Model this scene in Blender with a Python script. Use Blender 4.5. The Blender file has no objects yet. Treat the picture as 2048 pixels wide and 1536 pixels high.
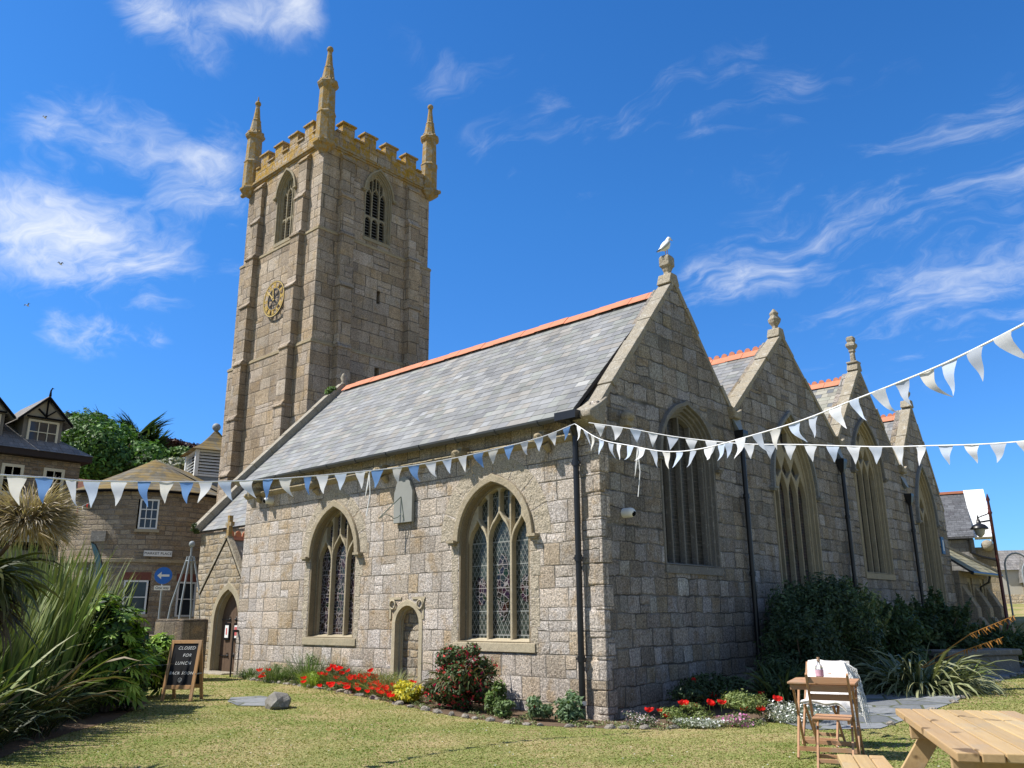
import bpy, bmesh, math, random
import numpy as np
from mathutils import Vector, Matrix
sc = bpy.context.scene
R_ = math.radians
random.seed(7); rng = np.random.default_rng(7)

# ------------------------------------------------------------------ camera
cam_d = bpy.data.cameras.new('camera'); cam = bpy.data.objects.new('camera', cam_d)
sc.collection.objects.link(cam); sc.camera = cam
yaw, pit, rol = R_(42.5), R_(15.6), R_(-0.38)
Fw = Vector((-math.sin(yaw)*math.cos(pit), math.cos(yaw)*math.cos(pit), math.sin(pit)))
Rt = Vector((math.cos(yaw), math.sin(yaw), 0)); Up = Rt.cross(Fw)
Rt, Up = Rt*math.cos(rol)+Up*math.sin(rol), -Rt*math.sin(rol)+Up*math.cos(rol)
EYE = Vector((8.31, -11.24, 1.6))
cam.matrix_world = Matrix(((Rt.x,Up.x,-Fw.x,EYE.x),(Rt.y,Up.y,-Fw.y,EYE.y),(Rt.z,Up.z,-Fw.z,EYE.z),(0,0,0,1)))
cam_d.sensor_width = 36; cam_d.lens = 1660/2048*36; cam_d.clip_start = .05; cam_d.clip_end = 3000

# ------------------------------------------------------------------ sun, sky, exposure
SUN_AZ, SUN_EL = 41, 53
sdir = Vector((-math.sin(R_(SUN_AZ))*math.cos(R_(SUN_EL)), -math.cos(R_(SUN_AZ))*math.cos(R_(SUN_EL)), math.sin(R_(SUN_EL))))
sl = bpy.data.lights.new('sun','SUN'); sl.energy = 4.9; sl.angle = R_(.53); sl.color = (1,.955,.88)
so = bpy.data.objects.new('sun', sl); sc.collection.objects.link(so); so.rotation_euler = sdir.to_track_quat('Z','Y').to_euler()
sc.view_settings.view_transform = 'Standard'; sc.view_settings.look = 'None'; sc.view_settings.exposure = 0.55; sc.view_settings.gamma = 1
SKY_STR = .1

class NT:
    """small helper to write node trees"""
    def __init__(s, tree): s.t = tree; s.n = tree.nodes; s.l = tree.links
    def node(s, typ, **kw):
        n = s.n.new(typ)
        for k, v in kw.items(): setattr(n, k, v)
        return n
    def put(s, sock, v):
        if hasattr(v, 'is_linked') or isinstance(v, bpy.types.NodeSocket): s.l.new(v, sock)
        elif v is not None: sock.default_value = v
    def m(s, op, a, b=None, c=None, clamp=False):
        n = s.n.new('ShaderNodeMath'); n.operation = op; n.use_clamp = clamp
        s.put(n.inputs[0], a); s.put(n.inputs[1], b)
        if c is not None: s.put(n.inputs[2], c)
        return n.outputs[0]
    def vm(s, op, a, b=None, out=0):
        n = s.n.new('ShaderNodeVectorMath'); n.operation = op
        s.put(n.inputs[0], a)
        if b is not None:
            s.put(n.inputs['Scale'] if op == 'SCALE' else n.inputs[1], b)
        return n.outputs['Value'] if op in ('DOT_PRODUCT','LENGTH','DISTANCE') else n.outputs[0]
    def xyz(s, x=0., y=0., z=0.):
        n = s.n.new('ShaderNodeCombineXYZ'); s.put(n.inputs[0], x); s.put(n.inputs[1], y); s.put(n.inputs[2], z); return n.outputs[0]
    def sep(s, v):
        n = s.n.new('ShaderNodeSeparateXYZ'); s.l.new(v, n.inputs[0]); return n.outputs
    def noise(s, v, scale, detail=3, rough=.5, dim='3D', w=None, dist=0, col=False):
        n = s.n.new('ShaderNodeTexNoise'); n.noise_dimensions = dim
        if v is not None: s.l.new(v, n.inputs['Vector'])
        if w is not None: s.put(n.inputs['W'], w)
        n.inputs['Scale'].default_value = scale; n.inputs['Detail'].default_value = detail
        n.inputs['Roughness'].default_value = rough; n.inputs['Distortion'].default_value = dist
        return n.outputs['Color' if col else 'Fac']
    def white(s, v=None, w=None, dim='2D', col=False):
        n = s.n.new('ShaderNodeTexWhiteNoise'); n.noise_dimensions = dim
        if v is not None: s.l.new(v, n.inputs['Vector'])
        if w is not None: s.put(n.inputs['W'], w)
        return n.outputs['Color' if col else 'Value']
    def ramp(s, f, stops, interp='LINEAR'):
        n = s.n.new('ShaderNodeValToRGB'); n.color_ramp.interpolation = interp; e = n.color_ramp.elements
        while len(e) < len(stops): e.new(.5)
        for el, (p, c) in zip(e, stops): el.position = p; el.color = (*c, 1) if len(c) == 3 else c
        s.l.new(f, n.inputs[0]); return n.outputs[0]
    def mix(s, f, a, b, blend='MIX'):
        n = s.n.new('ShaderNodeMix'); n.data_type = 'RGBA'; n.blend_type = blend
        s.put(n.inputs[0], f)
        for i, v in ((6, a), (7, b)):
            if isinstance(v, (tuple, list)): v = (*v, 1) if len(v) == 3 else v
            s.put(n.inputs[i], v)
        return n.outputs[2]
    def step(s, x, lo, hi):
        n = s.n.new('ShaderNodeMapRange'); n.interpolation_type = 'SMOOTHSTEP'
        s.put(n.inputs[0], x); s.put(n.inputs[1], lo); s.put(n.inputs[2], hi); return n.outputs[0]

world = bpy.data.worlds.new('World'); sc.world = world; world.use_nodes = True
def build_sky():
    W = NT(world.node_tree); W.n.clear()
    out = W.node('ShaderNodeOutputWorld'); bg = W.node('ShaderNodeBackground'); W.l.new(bg.outputs[0], out.inputs[0])
    sky = W.node('ShaderNodeTexSky', sky_type='NISHITA'); sky.sun_disc = False
    sky.sun_elevation = R_(SUN_EL); sky.sun_rotation = R_(180+SUN_AZ); sky.altitude = 10; sky.air_density = 1.0; sky.dust_density = .35; sky.ozone_density = 3.0
    hsv = W.node('ShaderNodeHueSaturation'); hsv.inputs['Saturation'].default_value = 1.1; hsv.inputs['Value'].default_value = 1.15
    W.l.new(sky.outputs[0], hsv.inputs['Color'])
    tc = W.node('ShaderNodeTexCoord'); d = W.vm('NORMALIZE', tc.outputs['Generated'])
    # cloud layer on a plane high above the place
    X = W.sep(d); zz = W.m('MAXIMUM', X[2], .05)
    p = W.xyz(W.m('DIVIDE', X[0], W.m('ADD', zz, .25)), W.m('DIVIDE', X[1], W.m('ADD', zz, .25)), 0)
    warp = W.vm('SCALE', W.vm('SUBTRACT', W.noise(p, 2.2, 4, .55, col=True), (.5,.5,.5)), .55)
    q = W.vm('ADD', p, warp)
    # streaks drawn out by the wind
    mp = W.node('ShaderNodeMapping'); mp.inputs['Rotation'].default_value = (0,0,R_(-25)); mp.inputs['Scale'].default_value = (1.,2.3,1); W.l.new(q, mp.inputs[0])
    fine = W.noise(mp.outputs[0], 4.2, 8, .62, dist=.2)
    soft = W.noise(q, 3.4, 7, .62)
    vfine = W.noise(mp.outputs[0], 13., 6, .65, dist=.4)
    dens = W.m('ADD', W.m('ADD', W.m('MULTIPLY', fine, .56), W.m('MULTIPLY', soft, .38)), W.m('MULTIPLY', vfine, .16))
    tot = None
    def pd(px, py): return (Fw + Rt*((px-1024)/1660) - Up*((py-768)/1660)).normalized()
    # where the cloud patches stand in the sky (two ends of each patch as directions, width, weight)
    P = [((290,20),(600,20),.05,.9),((400,95),(430,20),.05,.85),((150,120),(440,235),.034,.5),((130,270),(420,330),.075,.88),((330,380),(460,400),.05,.8),((0,420),(280,510),.085,1.0),
         ((120,650),(300,690),.036,.85),((450,530),(500,560),.03,.55),((800,60),(880,150),.05,.55),((860,160),(1010,130),.04,.5),((950,20),(1060,90),.04,.4),
         ((1390,575),(1570,560),.045,.86),((1560,520),(2040,330),.13,.72),((1750,600),(2048,540),.12,.74),((1850,430),(2048,430),.09,.7),((1600,715),(1680,715),.025,.6),((1000,630),(1080,625),.03,.5),
         ((960,300),(1600,170),.055,.60),((1100,210),(1500,110),.045,.52),((1700,130),(1950,60),.06,.5),((1150,420),(1550,330),.05,.5),((1850,660),(1990,690),.05,.5),((620,180),(690,60),.03,.4),((880,380),(1350,260),.05,.34),((60,120),(140,170),.03,.4)]
    for a, b, w, k in P:
        A = pd(*a); B = pd(*b); AB = B-A; L2 = AB.length_squared
        ap = W.vm('SUBTRACT', d, tuple(A)); t = W.m('DIVIDE', W.vm('DOT_PRODUCT', ap, tuple(AB)), L2, clamp=True)
        nn = W.node('ShaderNodeVectorMath', operation='SCALE'); nn.inputs[0].default_value = tuple(AB); W.l.new(t, nn.inputs['Scale'])
        dist = W.vm('LENGTH', W.vm('SUBTRACT', ap, nn.outputs[0]))
        g = W.m('MULTIPLY', W.m('EXPONENT', W.m('MULTIPLY', W.m('POWER', W.m('DIVIDE', dist, w), 2), -1)), k)
        tot = g if tot is None else W.m('MAXIMUM', tot, g)
    # carries on behind the photographer
    back = W.m('MULTIPLY', W.step(W.vm('DOT_PRODUCT', d, tuple(Fw)), .55, .1), .45); tot = W.m('MAXIMUM', tot, back)
    th = W.m('SUBTRACT', .84, W.m('MULTIPLY', tot, .36))
    c = W.m('MULTIPLY', W.step(dens, W.m('SUBTRACT', th, .10), W.m('ADD', th, .24)), W.step(tot, .04, .45))
    c = W.m('MULTIPLY', c, W.m('ADD', .0, W.m('MULTIPLY', tot, 1.0)), clamp=True)
    c = W.m('MULTIPLY', c, 1.0, clamp=True)
    base = W.mix(1, hsv.outputs[0], W.ramp(X[2], [(0,(.34,.66,1.10)),(.12,(.38,.70,1.12)),(.45,(.34,.79,1.17)),(.8,(.27,.72,1.12))]), 'MULTIPLY')
    away = W.step(W.vm('DOT_PRODUCT', d, tuple(Fw)), .62, .2)   # unseen sky outside the view whitened to take blue off the shaded walls
    base = W.mix(W.m('MULTIPLY', away, .55), base, (2.1,2.35,2.6))
    colr = W.mix(c, base, (6.6,6.9,7.3))
    W.l.new(colr, bg.inputs[0]); bg.inputs[1].default_value = SKY_STR
build_sky()

# ------------------------------------------------------------------ object helpers
def tag(o, label=None, cat=None, group=None, kind=None):
    if label: o['label'] = label
    if cat: o['category'] = cat
    if group: o['group'] = group
    if kind: o['kind'] = kind
    return o
def thing(name, label, cat, loc=(0,0,0), rz=0, group=None):
    o = bpy.data.objects.new(name, None); sc.collection.objects.link(o); o.location = loc; o.rotation_euler = (0,0,rz); o.empty_display_size = .1
    return tag(o, label, cat, group)
def link(name, me, parent=None):
    o = bpy.data.objects.new(name, me); sc.collection.objects.link(o)
    if parent is not None: o.parent = parent
    return o
class MB:
    """collects shapes, builds ONE mesh object"""
    def __init__(s): s.v = []; s.f = []; s.mi = []; s.c = []; s.sm = []
    def add(s, vs, fs, mi=0, col=(1,1,1), smooth=False):
        o = len(s.v); s.v += [tuple(v) for v in vs]; s.f += [tuple(i+o for i in f) for f in fs]
        s.mi += [mi]*len(fs); s.c += [col]*len(vs); s.sm += [smooth]*len(fs); return s
    def box(s, x0, x1, y0, y1, z0, z1, mi=0, col=(1,1,1), M=None):
        vs = [Vector((x,y,z)) for z in (z0,z1) for y in (y0,y1) for x in (x0,x1)]
        if M is not None: vs = [M @ v for v in vs]
        return s.add(vs, [(0,2,3,1),(4,5,7,6),(0,1,5,4),(2,6,7,3),(0,4,6,2),(1,3,7,5)], mi, col)
    def beam(s, a, b, w, h, up=(0,0,1), mi=0, col=(1,1,1)):
        a = Vector(a); b = Vector(b); d = (b-a).normalized(); u = Vector(up); sd = d.cross(u)
        if sd.length < 1e-4: sd = d.cross(Vector((1,0,0)))
        sd.normalize(); u = sd.cross(d)
        vs = [p + sd*(w/2*i) + u*(h/2*j) for p in (a,b) for j in (-1,1) for i in (-1,1)]
        return s.add(vs, [(0,1,3,2),(4,6,7,5),(0,4,5,1),(2,3,7,6),(0,2,6,4),(1,5,7,3)], mi, col)
    def tube(s, pts, r, n=8, mi=0, cap=True, col=(1,1,1), smooth=True):
        pts = [Vector(p) for p in pts]; m = len(pts); rs = r if isinstance(r, (list, tuple)) else [r]*m
        vs = []; prev = None
        for i, p in enumerate(pts):
            d = (pts[min(i+1,m-1)]-pts[max(i-1,0)]).normalized()
            if prev is None:
                a = d.cross(Vector((0,0,1)));
                if a.length < 1e-3: a = d.cross(Vector((1,0,0)))
            else: a = prev - d*prev.dot(d)
            a.normalize(); prev = a; b = d.cross(a)
            vs += [p + (a*math.cos(t)+b*math.sin(t))*rs[i] for t in [2*math.pi*k/n for k in range(n)]]
        fs = [(i*n+k, i*n+(k+1)%n, (i+1)*n+(k+1)%n, (i+1)*n+k) for i in range(m-1) for k in range(n)]
        s.add(vs, fs, mi, col, smooth)
        if cap:
            s.add(vs[:n], [tuple(range(n))[::-1]], mi, col); s.add(vs[-n:], [tuple(range(n))], mi, col)
        return s
    def lathe(s, prof, c=(0,0,0), n=16, mi=0, col=(1,1,1), smooth=True, ph=0):
        vs = []; cx, cy, cz = c
        for r, z in prof:
            vs += [(cx+r*math.cos(ph+2*math.pi*k/n), cy+r*math.sin(ph+2*math.pi*k/n), cz+z) for k in range(n)]
        fs = [(i*n+k, i*n+(k+1)%n, (i+1)*n+(k+1)%n, (i+1)*n+k) for i in range(len(prof)-1) for k in range(n)]
        s.add(vs, fs, mi, col, smooth)
        s.add(vs[:n], [tuple(range(n))[::-1]], mi, col); s.add(vs[-n:], [tuple(range(n))], mi, col); return s
    def prism(s, poly, axis, a0, a1, mi=0, col=(1,1,1)):
        """poly: 2-D outline (u,v); axis 'x': u=y v=z ; 'y': u=x v=z ; 'z': u=x v=y"""
        def P(u, v, a): return {'x':(a,u,v),'y':(u,a,v),'z':(u,v,a)}[axis]
        n = len(poly); vs = [P(u,v,a0) for u,v in poly] + [P(u,v,a1) for u,v in poly]
        return s.add(vs, [tuple(range(n))[::-1], tuple(range(n,2*n))]+[(k,(k+1)%n,n+(k+1)%n,n+k) for k in range(n)], mi, col)
    def ball(s, c, r, n=12, mi=0, col=(1,1,1)):
        k = 8; rx = r if isinstance(r, tuple) else (r,r,r)
        vs = [(c[0]+rx[0]*math.sin(math.pi*i/k)*math.cos(2*math.pi*j/n), c[1]+rx[1]*math.sin(math.pi*i/k)*math.sin(2*math.pi*j/n), c[2]+rx[2]*math.cos(math.pi*i/k)) for i in range(k+1) for j in range(n)]
        return s.add(vs, [(i*n+j,(i+1)*n+j,(i+1)*n+(j+1)%n,i*n+(j+1)%n) for i in range(k) for j in range(n)], mi, col, True)
    def build(s, name, mats, parent=None, bevel=0, fix=True):
        me = bpy.data.meshes.new(name); me.from_pydata(s.v, [], s.f); me.validate(verbose=False)
        for m in (mats if isinstance(mats, (list,tuple)) else [mats]): me.materials.append(m)
        if len(me.polygons) == len(s.f):
            me.polygons.foreach_set('material_index', s.mi); me.polygons.foreach_set('use_smooth', s.sm)
        at = me.color_attributes.new('col', 'FLOAT_COLOR', 'POINT')
        at.data.foreach_set('color', np.array([(*c,1.) for c in s.c], dtype=np.float32).ravel())
        if fix:
            b = bmesh.new(); b.from_mesh(me); bmesh.ops.recalc_face_normals(b, faces=b.faces); b.to_mesh(me); b.free()
        o = link(name, me, parent)
        if bevel:
            md = o.modifiers.new('bevel','BEVEL'); md.width = bevel; md.segments = 2; md.limit_method = 'ANGLE'; md.angle_limit = R_(40)
        return o
def fast_mesh(name, V, Fc, cols, mat, parent=None, smooth=False):
    """V (n,3) float, Fc (m,k) int, cols (n,3)"""
    me = bpy.data.meshes.new(name); V = np.asarray(V, np.float32); Fc = np.asarray(Fc, np.int32); k = Fc.shape[1]
    me.vertices.add(len(V)); me.vertices.foreach_set('co', V.ravel())
    me.loops.add(Fc.size); me.loops.foreach_set('vertex_index', Fc.ravel())
    me.polygons.add(len(Fc)); me.polygons.foreach_set('loop_start', np.arange(0, Fc.size, k, dtype=np.int32)); me.polygons.foreach_set('loop_total', np.full(len(Fc), k, np.int32))
    me.polygons.foreach_set('use_smooth', np.full(len(Fc), bool(smooth)))
    me.update(); at = me.color_attributes.new('col','FLOAT_COLOR','POINT')
    cc = np.ones((len(V),4), np.float32); cc[:,:3] = cols; at.data.foreach_set('color', cc.ravel())
    me.materials.append(mat); return link(name, me, parent)
def fill2d(outer, holes, depth, to3d, bevel=0):
    """flat plate with holes: 2-D curve filled and extruded; to3d(u,v,w) -> world, w in [-depth/2, depth/2]"""
    cu = bpy.data.curves.new('t','CURVE'); cu.dimensions = '2D'; cu.fill_mode = 'BOTH'; cu.extrude = depth/2-bevel
    if bevel: cu.bevel_depth = bevel; cu.bevel_resolution = 1; cu.offset = -bevel
    for P in [outer]+list(holes):
        sp = cu.splines.new('POLY'); sp.points.add(len(P)-1); sp.use_cyclic_u = True
        for q, (u, v) in zip(sp.points, P): q.co = (u, v, 0, 1)
    o = bpy.data.objects.new('t', cu); sc.collection.objects.link(o)
    dg = bpy.context.evaluated_depsgraph_get(); me = bpy.data.meshes.new_from_object(o.evaluated_get(dg))
    vs = [to3d(*v.co) for v in me.vertices]; fs = [tuple(p.vertices) for p in me.polygons]
    bpy.data.objects.remove(o); bpy.data.curves.remove(cu); bpy.data.meshes.remove(me)
    return vs, fs
def text_mesh(body, size, to3d, name, mat, parent, extrude=.0015, align='CENTER', bold=0, space=1.):
    cu = bpy.data.curves.new('t','FONT'); cu.body = body; cu.size = size; cu.extrude = extrude; cu.align_x = align; cu.align_y = 'CENTER'; cu.offset = bold; cu.space_character = space; cu.resolution_u = 3
    o = bpy.data.objects.new('t', cu); sc.collection.objects.link(o)
    dg = bpy.context.evaluated_depsgraph_get(); me = bpy.data.meshes.new_from_object(o.evaluated_get(dg))
    mb = MB(); mb.add([to3d(*v.co) for v in me.vertices], [tuple(p.vertices) for p in me.polygons])
    bpy.data.objects.remove(o); bpy.data.curves.remove(cu); bpy.data.meshes.remove(me)
    return mb.build(name, mat, parent, fix=False)

# ------------------------------------------------------------------ materials
def new_mat(name, rough=.8, spec=.3, metal=0):
    m = bpy.data.materials.new(name); m.use_nodes = True; T = NT(m.node_tree)
    b = T.n['Principled BSDF']; b.inputs['Roughness'].default_value = rough; b.inputs['Specular IOR Level'].default_value = spec; b.inputs['Metallic'].default_value = metal
    return m, T, b
def bump(T, b, h, strength=.5, dist=.02):
    n = T.node('ShaderNodeBump'); n.inputs['Strength'].default_value = strength; n.inputs['Distance'].default_value = dist
    T.l.new(h, n.inputs['Height']); T.l.new(n.outputs[0], b.inputs['Normal'])
def plain(name, col, rough=.6, spec=.3, metal=0, var=.12, scale=8, bmp=0, emis=None):
    m, T, b = new_mat(name, rough, spec, metal)
    tc = T.node('ShaderNodeTexCoord'); n = T.noise(tc.outputs['Object'], scale, 5, .6)
    c = T.mix(n, tuple(x*(1-var) for x in col), tuple(min(1,x*(1+var)) for x in col)); T.l.new(c, b.inputs['Base Color'])
    if bmp: bump(T, b, T.noise(tc.outputs['Object'], scale*6, 5, .6), .4, bmp)
    return m
def tinted(name, base, rough=.7, spec=.3, var=.25, scale=6, transl=0, bmp=0, tc_=(1.25,1.35,.6)):
    """base colour times the per-piece colour of the mesh"""
    m, T, b = new_mat(name, rough, spec)
    at = T.node('ShaderNodeAttribute'); at.attribute_name = 'col'; tc = T.node('ShaderNodeTexCoord')
    n = T.noise(tc.outputs['Object'], scale, 4, .6)
    c = T.mix(1, at.outputs['Color'], T.mix(n, tuple(x*(1-var) for x in base), tuple(x*(1+var) for x in base)), 'MULTIPLY')
    T.l.new(c, b.inputs['Base Color'])
    if bmp: bump(T, b, T.noise(tc.outputs['Object'], scale*5, 4, .6), .5, bmp)
    if transl:
        tr = T.node('ShaderNodeBsdfTranslucent'); T.l.new(T.mix(1, c, tc_, 'MULTIPLY'), tr.inputs[0])
        ms = T.node('ShaderNodeMixShader'); ms.inputs[0].default_value = transl
        T.l.new(b.outputs[0], ms.inputs[1]); T.l.new(tr.outputs[0], ms.inputs[2]); T.l.new(ms.outputs[0], T.n['Material Output'].inputs[0])
    return m
def masonry(name, cols, mortar, rowh=.33, bw=.62, mw=.012, rough_edge=.03, speck=.35, weather=.5, lichen=(0,(.5,.5,.5)), bumpd=.03, round_r=None, orange=0, dark=.55, orange_z=None, streak=0, stain=(.45,(.40,.28,.14))):
    """coursed granite: rows of uneven height, blocks of uneven length, each block its own tone"""
    m, T, b = new_mat(name, .88, .25)
    tc = T.node('ShaderNodeTexCoord'); P = tc.outputs['Object']; N = T.sep(tc.outputs['Normal']); p = T.sep(P)
    if round_r:
        u = T.m('MULTIPLY', T.m('ARCTAN2', p[1], p[0]), round_r); v = p[2]
    else:
        ay = T.m('GREATER_THAN', T.m('ABSOLUTE', N[0]), T.m('ABSOLUTE', N[1]))
        u = T.m('ADD', T.m('MULTIPLY', p[1], ay), T.m('MULTIPLY', p[0], T.m('SUBTRACT', 1, ay)))
        v = p[2]
    wn = T.sep(T.noise(P, 2.6, 3, .55, col=True)); wf = T.sep(T.noise(P, 11, 3, .6, col=True))
    def wob(x, i): return T.m('ADD', x, T.m('ADD', T.m('MULTIPLY', T.m('SUBTRACT', wn[i], .5), rough_edge*2.2), T.m('MULTIPLY', T.m('SUBTRACT', wf[i], .5), rough_edge)))
    u2 = wob(u, 0); v2 = wob(v, 1)
    r = T.m('DIVIDE', v2, rowh); r = T.m('ADD', r, T.m('MULTIPLY', T.noise(None, .75, 1, .5, '1D', r), .7))
    ri = T.m('FLOOR', r); rf = T.m('SUBTRACT', r, ri); ro = T.white(w=ri, dim='1D')
    sc_ = T.m('DIVIDE', T.m('ADD', .72, T.m('MULTIPLY', ro, .75)), bw)
    uu = T.m('ADD', T.m('MULTIPLY', u2, sc_), T.m('MULTIPLY', ro, 37.))
    uu = T.m('ADD', uu, T.m('MULTIPLY', T.noise(T.xyz(T.m('MULTIPLY', uu, .8), T.m('MULTIPLY', ri, 7.31), 0), 1., 1, .5), 1.25))
    ui = T.m('FLOOR', uu); uf = T.m('SUBTRACT', uu, ui)
    cell = T.xyz(ui, ri, 0); cw = T.white(cell); cc = T.sep(T.white(cell, col=True))
    # some blocks are two thin stones
    split = T.m('GREATER_THAN', cc[1], .93); half = T.m('GREATER_THAN', rf, .5)
    rf2 = T.m('SUBTRACT', T.m('MULTIPLY', rf, 2), half); rfs = T.m('ADD', T.m('MULTIPLY', rf, T.m('SUBTRACT', 1, split)), T.m('MULTIPLY', rf2, split))
    cell2 = T.xyz(ui, ri, T.m('MULTIPLY', split, T.m('ADD', half, 1))); cw = T.white(cell2, dim='3D'); cc = T.sep(T.white(cell2, dim='3D', col=True))
    eu = T.m('DIVIDE', T.m('MINIMUM', uf, T.m('SUBTRACT', 1, uf)), sc_)
    ev = T.m('MULTIPLY', T.m('MINIMUM', rfs, T.m('SUBTRACT', 1, rfs)), T.m('DIVIDE', rowh, T.m('ADD', 1, split)))
    e = T.m('MINIMUM', eu, ev)
    mwv = T.m('MULTIPLY', T.step(T.noise(P, 3.1, 4, .6), .35, .7), mw*2.2); st = T.step(e, mw*.3, T.m('ADD', mwv, mw*.8))     # 0 in the joint, 1 on the stone
    col = T.ramp(cw, [(i/max(1,len(cols)-1), c) for i, c in enumerate(cols)])
    col = T.mix(T.m('MULTIPLY', T.m('SUBTRACT', cc[2], .5), .9), col, (1,1,1), 'MIX') if False else T.mix(1, col, T.mix(cc[2], (.84,.84,.84), (1.16,1.16,1.16)), 'MULTIPLY')
    och = T.step(T.noise(P, 2.3, 4, .6), .5, .68); col = T.mix(T.m('MULTIPLY', och, stain[0]), col, stain[1])
    sp = T.noise(P, 34, 5, .8); sp2 = T.noise(P, 17, 4, .65)
    col = T.mix(speck, col, T.ramp(sp, [(.34,(.22,.20,.18)),(.48,(.95,.95,.95)),(.60,(1.75,1.7,1.62))]), 'MULTIPLY')
    col = T.mix(speck*.8, col, T.ramp(sp2, [(.34,(.6,.55,.5)),(.62,(1.3,1.3,1.3))]), 'MULTIPLY')
    mo = T.mix(T.noise(P, 3, 3), tuple(x*.6 for x in mortar), tuple(min(1,x*1.25) for x in mortar))
    jd = T.step(T.noise(P, 1.7, 3), .42, .6)
    mo = T.mix(T.m('MULTIPLY', jd, dark), mo, tuple(x*.3 for x in mortar))
    col = T.mix(st, mo, col)
    # weathering in large soft patches, grey-white lichen dots, ochre lichen
    wz = T.noise(P, .55, 5, .6)
    col = T.mix(weather, col, T.ramp(wz, [(.32,(.55,.53,.5)),(.52,(1,1,1)),(.7,(1.12,1.12,1.14))]), 'MULTIPLY')
    if streak:
        sv = T.noise(T.xyz(T.m('MULTIPLY', u, 3.5), T.m('MULTIPLY', v, .35), 0), 1, 5, .6)
        col = T.mix(streak, col, T.ramp(sv, [(.35,(.5,.48,.45)),(.55,(1,1,1))]), 'MULTIPLY')
    if lichen[0]:
        ln = T.step(T.noise(P, 12, 6, .75), .56, .64); ln = T.m('MULTIPLY', ln, T.step(T.noise(P, 1.1, 3), .38, .58))
        col = T.mix(T.m('MULTIPLY', ln, lichen[0]), col, lichen[1])
    if orange:
        on = T.step(T.noise(P, 4.5, 6, .7), .40, .56); on = T.m('MULTIPLY', on, T.step(T.noise(P, .8, 3), .34, .5))
        if orange_z is not None: on = T.m('MULTIPLY', on, T.step(T.m('ADD', v, T.m('MULTIPLY', T.noise(P, 1.5, 3), .8)), orange_z, orange_z+.9))
        col = T.mix(T.m('MULTIPLY', on, orange), col, (.42,.25,.035))
    T.l.new(col, b.inputs['Base Color'])
    pil = T.m('MULTIPLY', T.step(e, 0, .07), .2)
    h = T.m('ADD', T.m('MULTIPLY', st, .6), T.m('ADD', pil, T.m('ADD', T.m('MULTIPLY', T.noise(P, 19, 6, .78), 1.5), T.m('MULTIPLY', T.noise(P, 5, 3, .6), .7))))
    h = T.m('ADD', h, T.m('MULTIPLY', cc[0], .2))
    bump(T, b, h, 1., bumpd)
    return m
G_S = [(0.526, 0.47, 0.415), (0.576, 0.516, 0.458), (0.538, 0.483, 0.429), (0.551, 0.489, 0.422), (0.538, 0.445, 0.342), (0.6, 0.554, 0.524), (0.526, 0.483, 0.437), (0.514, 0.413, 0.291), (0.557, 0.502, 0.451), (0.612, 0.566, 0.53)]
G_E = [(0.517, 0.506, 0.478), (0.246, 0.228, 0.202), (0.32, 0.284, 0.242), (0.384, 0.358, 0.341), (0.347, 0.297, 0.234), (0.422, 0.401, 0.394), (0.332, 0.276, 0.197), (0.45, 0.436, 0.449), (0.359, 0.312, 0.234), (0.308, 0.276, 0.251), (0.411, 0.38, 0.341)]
G_T = [(0.385, 0.308, 0.22), (0.427, 0.357, 0.283), (0.354, 0.276, 0.197), (0.448, 0.388, 0.319), (0.395, 0.303, 0.202), (0.334, 0.276, 0.216), (0.438, 0.372, 0.308)]
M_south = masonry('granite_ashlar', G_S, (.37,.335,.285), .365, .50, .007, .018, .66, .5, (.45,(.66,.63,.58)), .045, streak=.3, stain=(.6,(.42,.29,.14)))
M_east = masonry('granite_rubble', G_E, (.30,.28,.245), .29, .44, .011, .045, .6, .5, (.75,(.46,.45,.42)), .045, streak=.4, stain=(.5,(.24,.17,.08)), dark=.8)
M_tower = masonry('tower_granite', G_T, (.22,.185,.135), .46, .72, .010, .016, .55, .55, (.45,(.46,.44,.38)), .035, orange=1.0, orange_z=19.2, streak=.35)
M_rubble = masonry('rubble_wall', [(.33,.28,.2),(.42,.35,.25),(.36,.27,.16),(.46,.41,.33),(.28,.24,.19)], (.40,.35,.28), .17, .30, .014, .04, .45, .35, (.3,(.6,.57,.5)), .04)
M_town = masonry('town_rubble', [(.25,.2,.145),(.31,.26,.2),(.22,.165,.11),(.34,.29,.22),(.27,.21,.15)], (.30,.26,.21), .16, .34, .014, .03, .4, .45, (.1,(.5,.5,.45)), .03)
M_round = masonry('round_house_rubble', [(.31,.25,.18),(.37,.31,.235),(.26,.2,.135),(.40,.34,.26),(.33,.27,.19)], (.35,.3,.24), .19, .42, .014, .035, .4, .4, (.1,(.5,.5,.45)), .035, round_r=3.3)
def stone(name, c, speck=.5, orange=0, scale=1, bmp=.012, lich=.3, olo=.46):
    m, T, b = new_mat(name, .9, .2); tc = T.node('ShaderNodeTexCoord'); P = tc.outputs['Object']
    col = T.mix(T.noise(P, 3*scale, 5, .6), tuple(x*.72 for x in c), tuple(x*1.22 for x in c))
    col = T.mix(speck, col, T.ramp(T.noise(P, 45, 4, .75), [(.34,(.4,.38,.36)),(.5,(1,1,1)),(.64,(1.6,1.55,1.5))]), 'MULTIPLY')
    if lich: col = T.mix(T.m('MULTIPLY', T.step(T.noise(P, 8, 6, .7), .56, .66), lich), col, (.55,.54,.5))
    if orange:
        on = T.step(T.noise(P, 5.0, 7, .75), olo, olo+.12); col = T.mix(T.m('MULTIPLY', on, orange), col, (.33,.20,.045))
    T.l.new(col, b.inputs['Base Color']); bump(T, b, T.m('ADD', T.noise(P, 20, 5, .7), T.m('MULTIPLY', T.noise(P, 6, 4, .6), 1.5)), .9, bmp*1.5); return m
M_dress = stone('dressed_stone', (.43,.37,.26), .3, lich=.12, bmp=.005)
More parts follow.
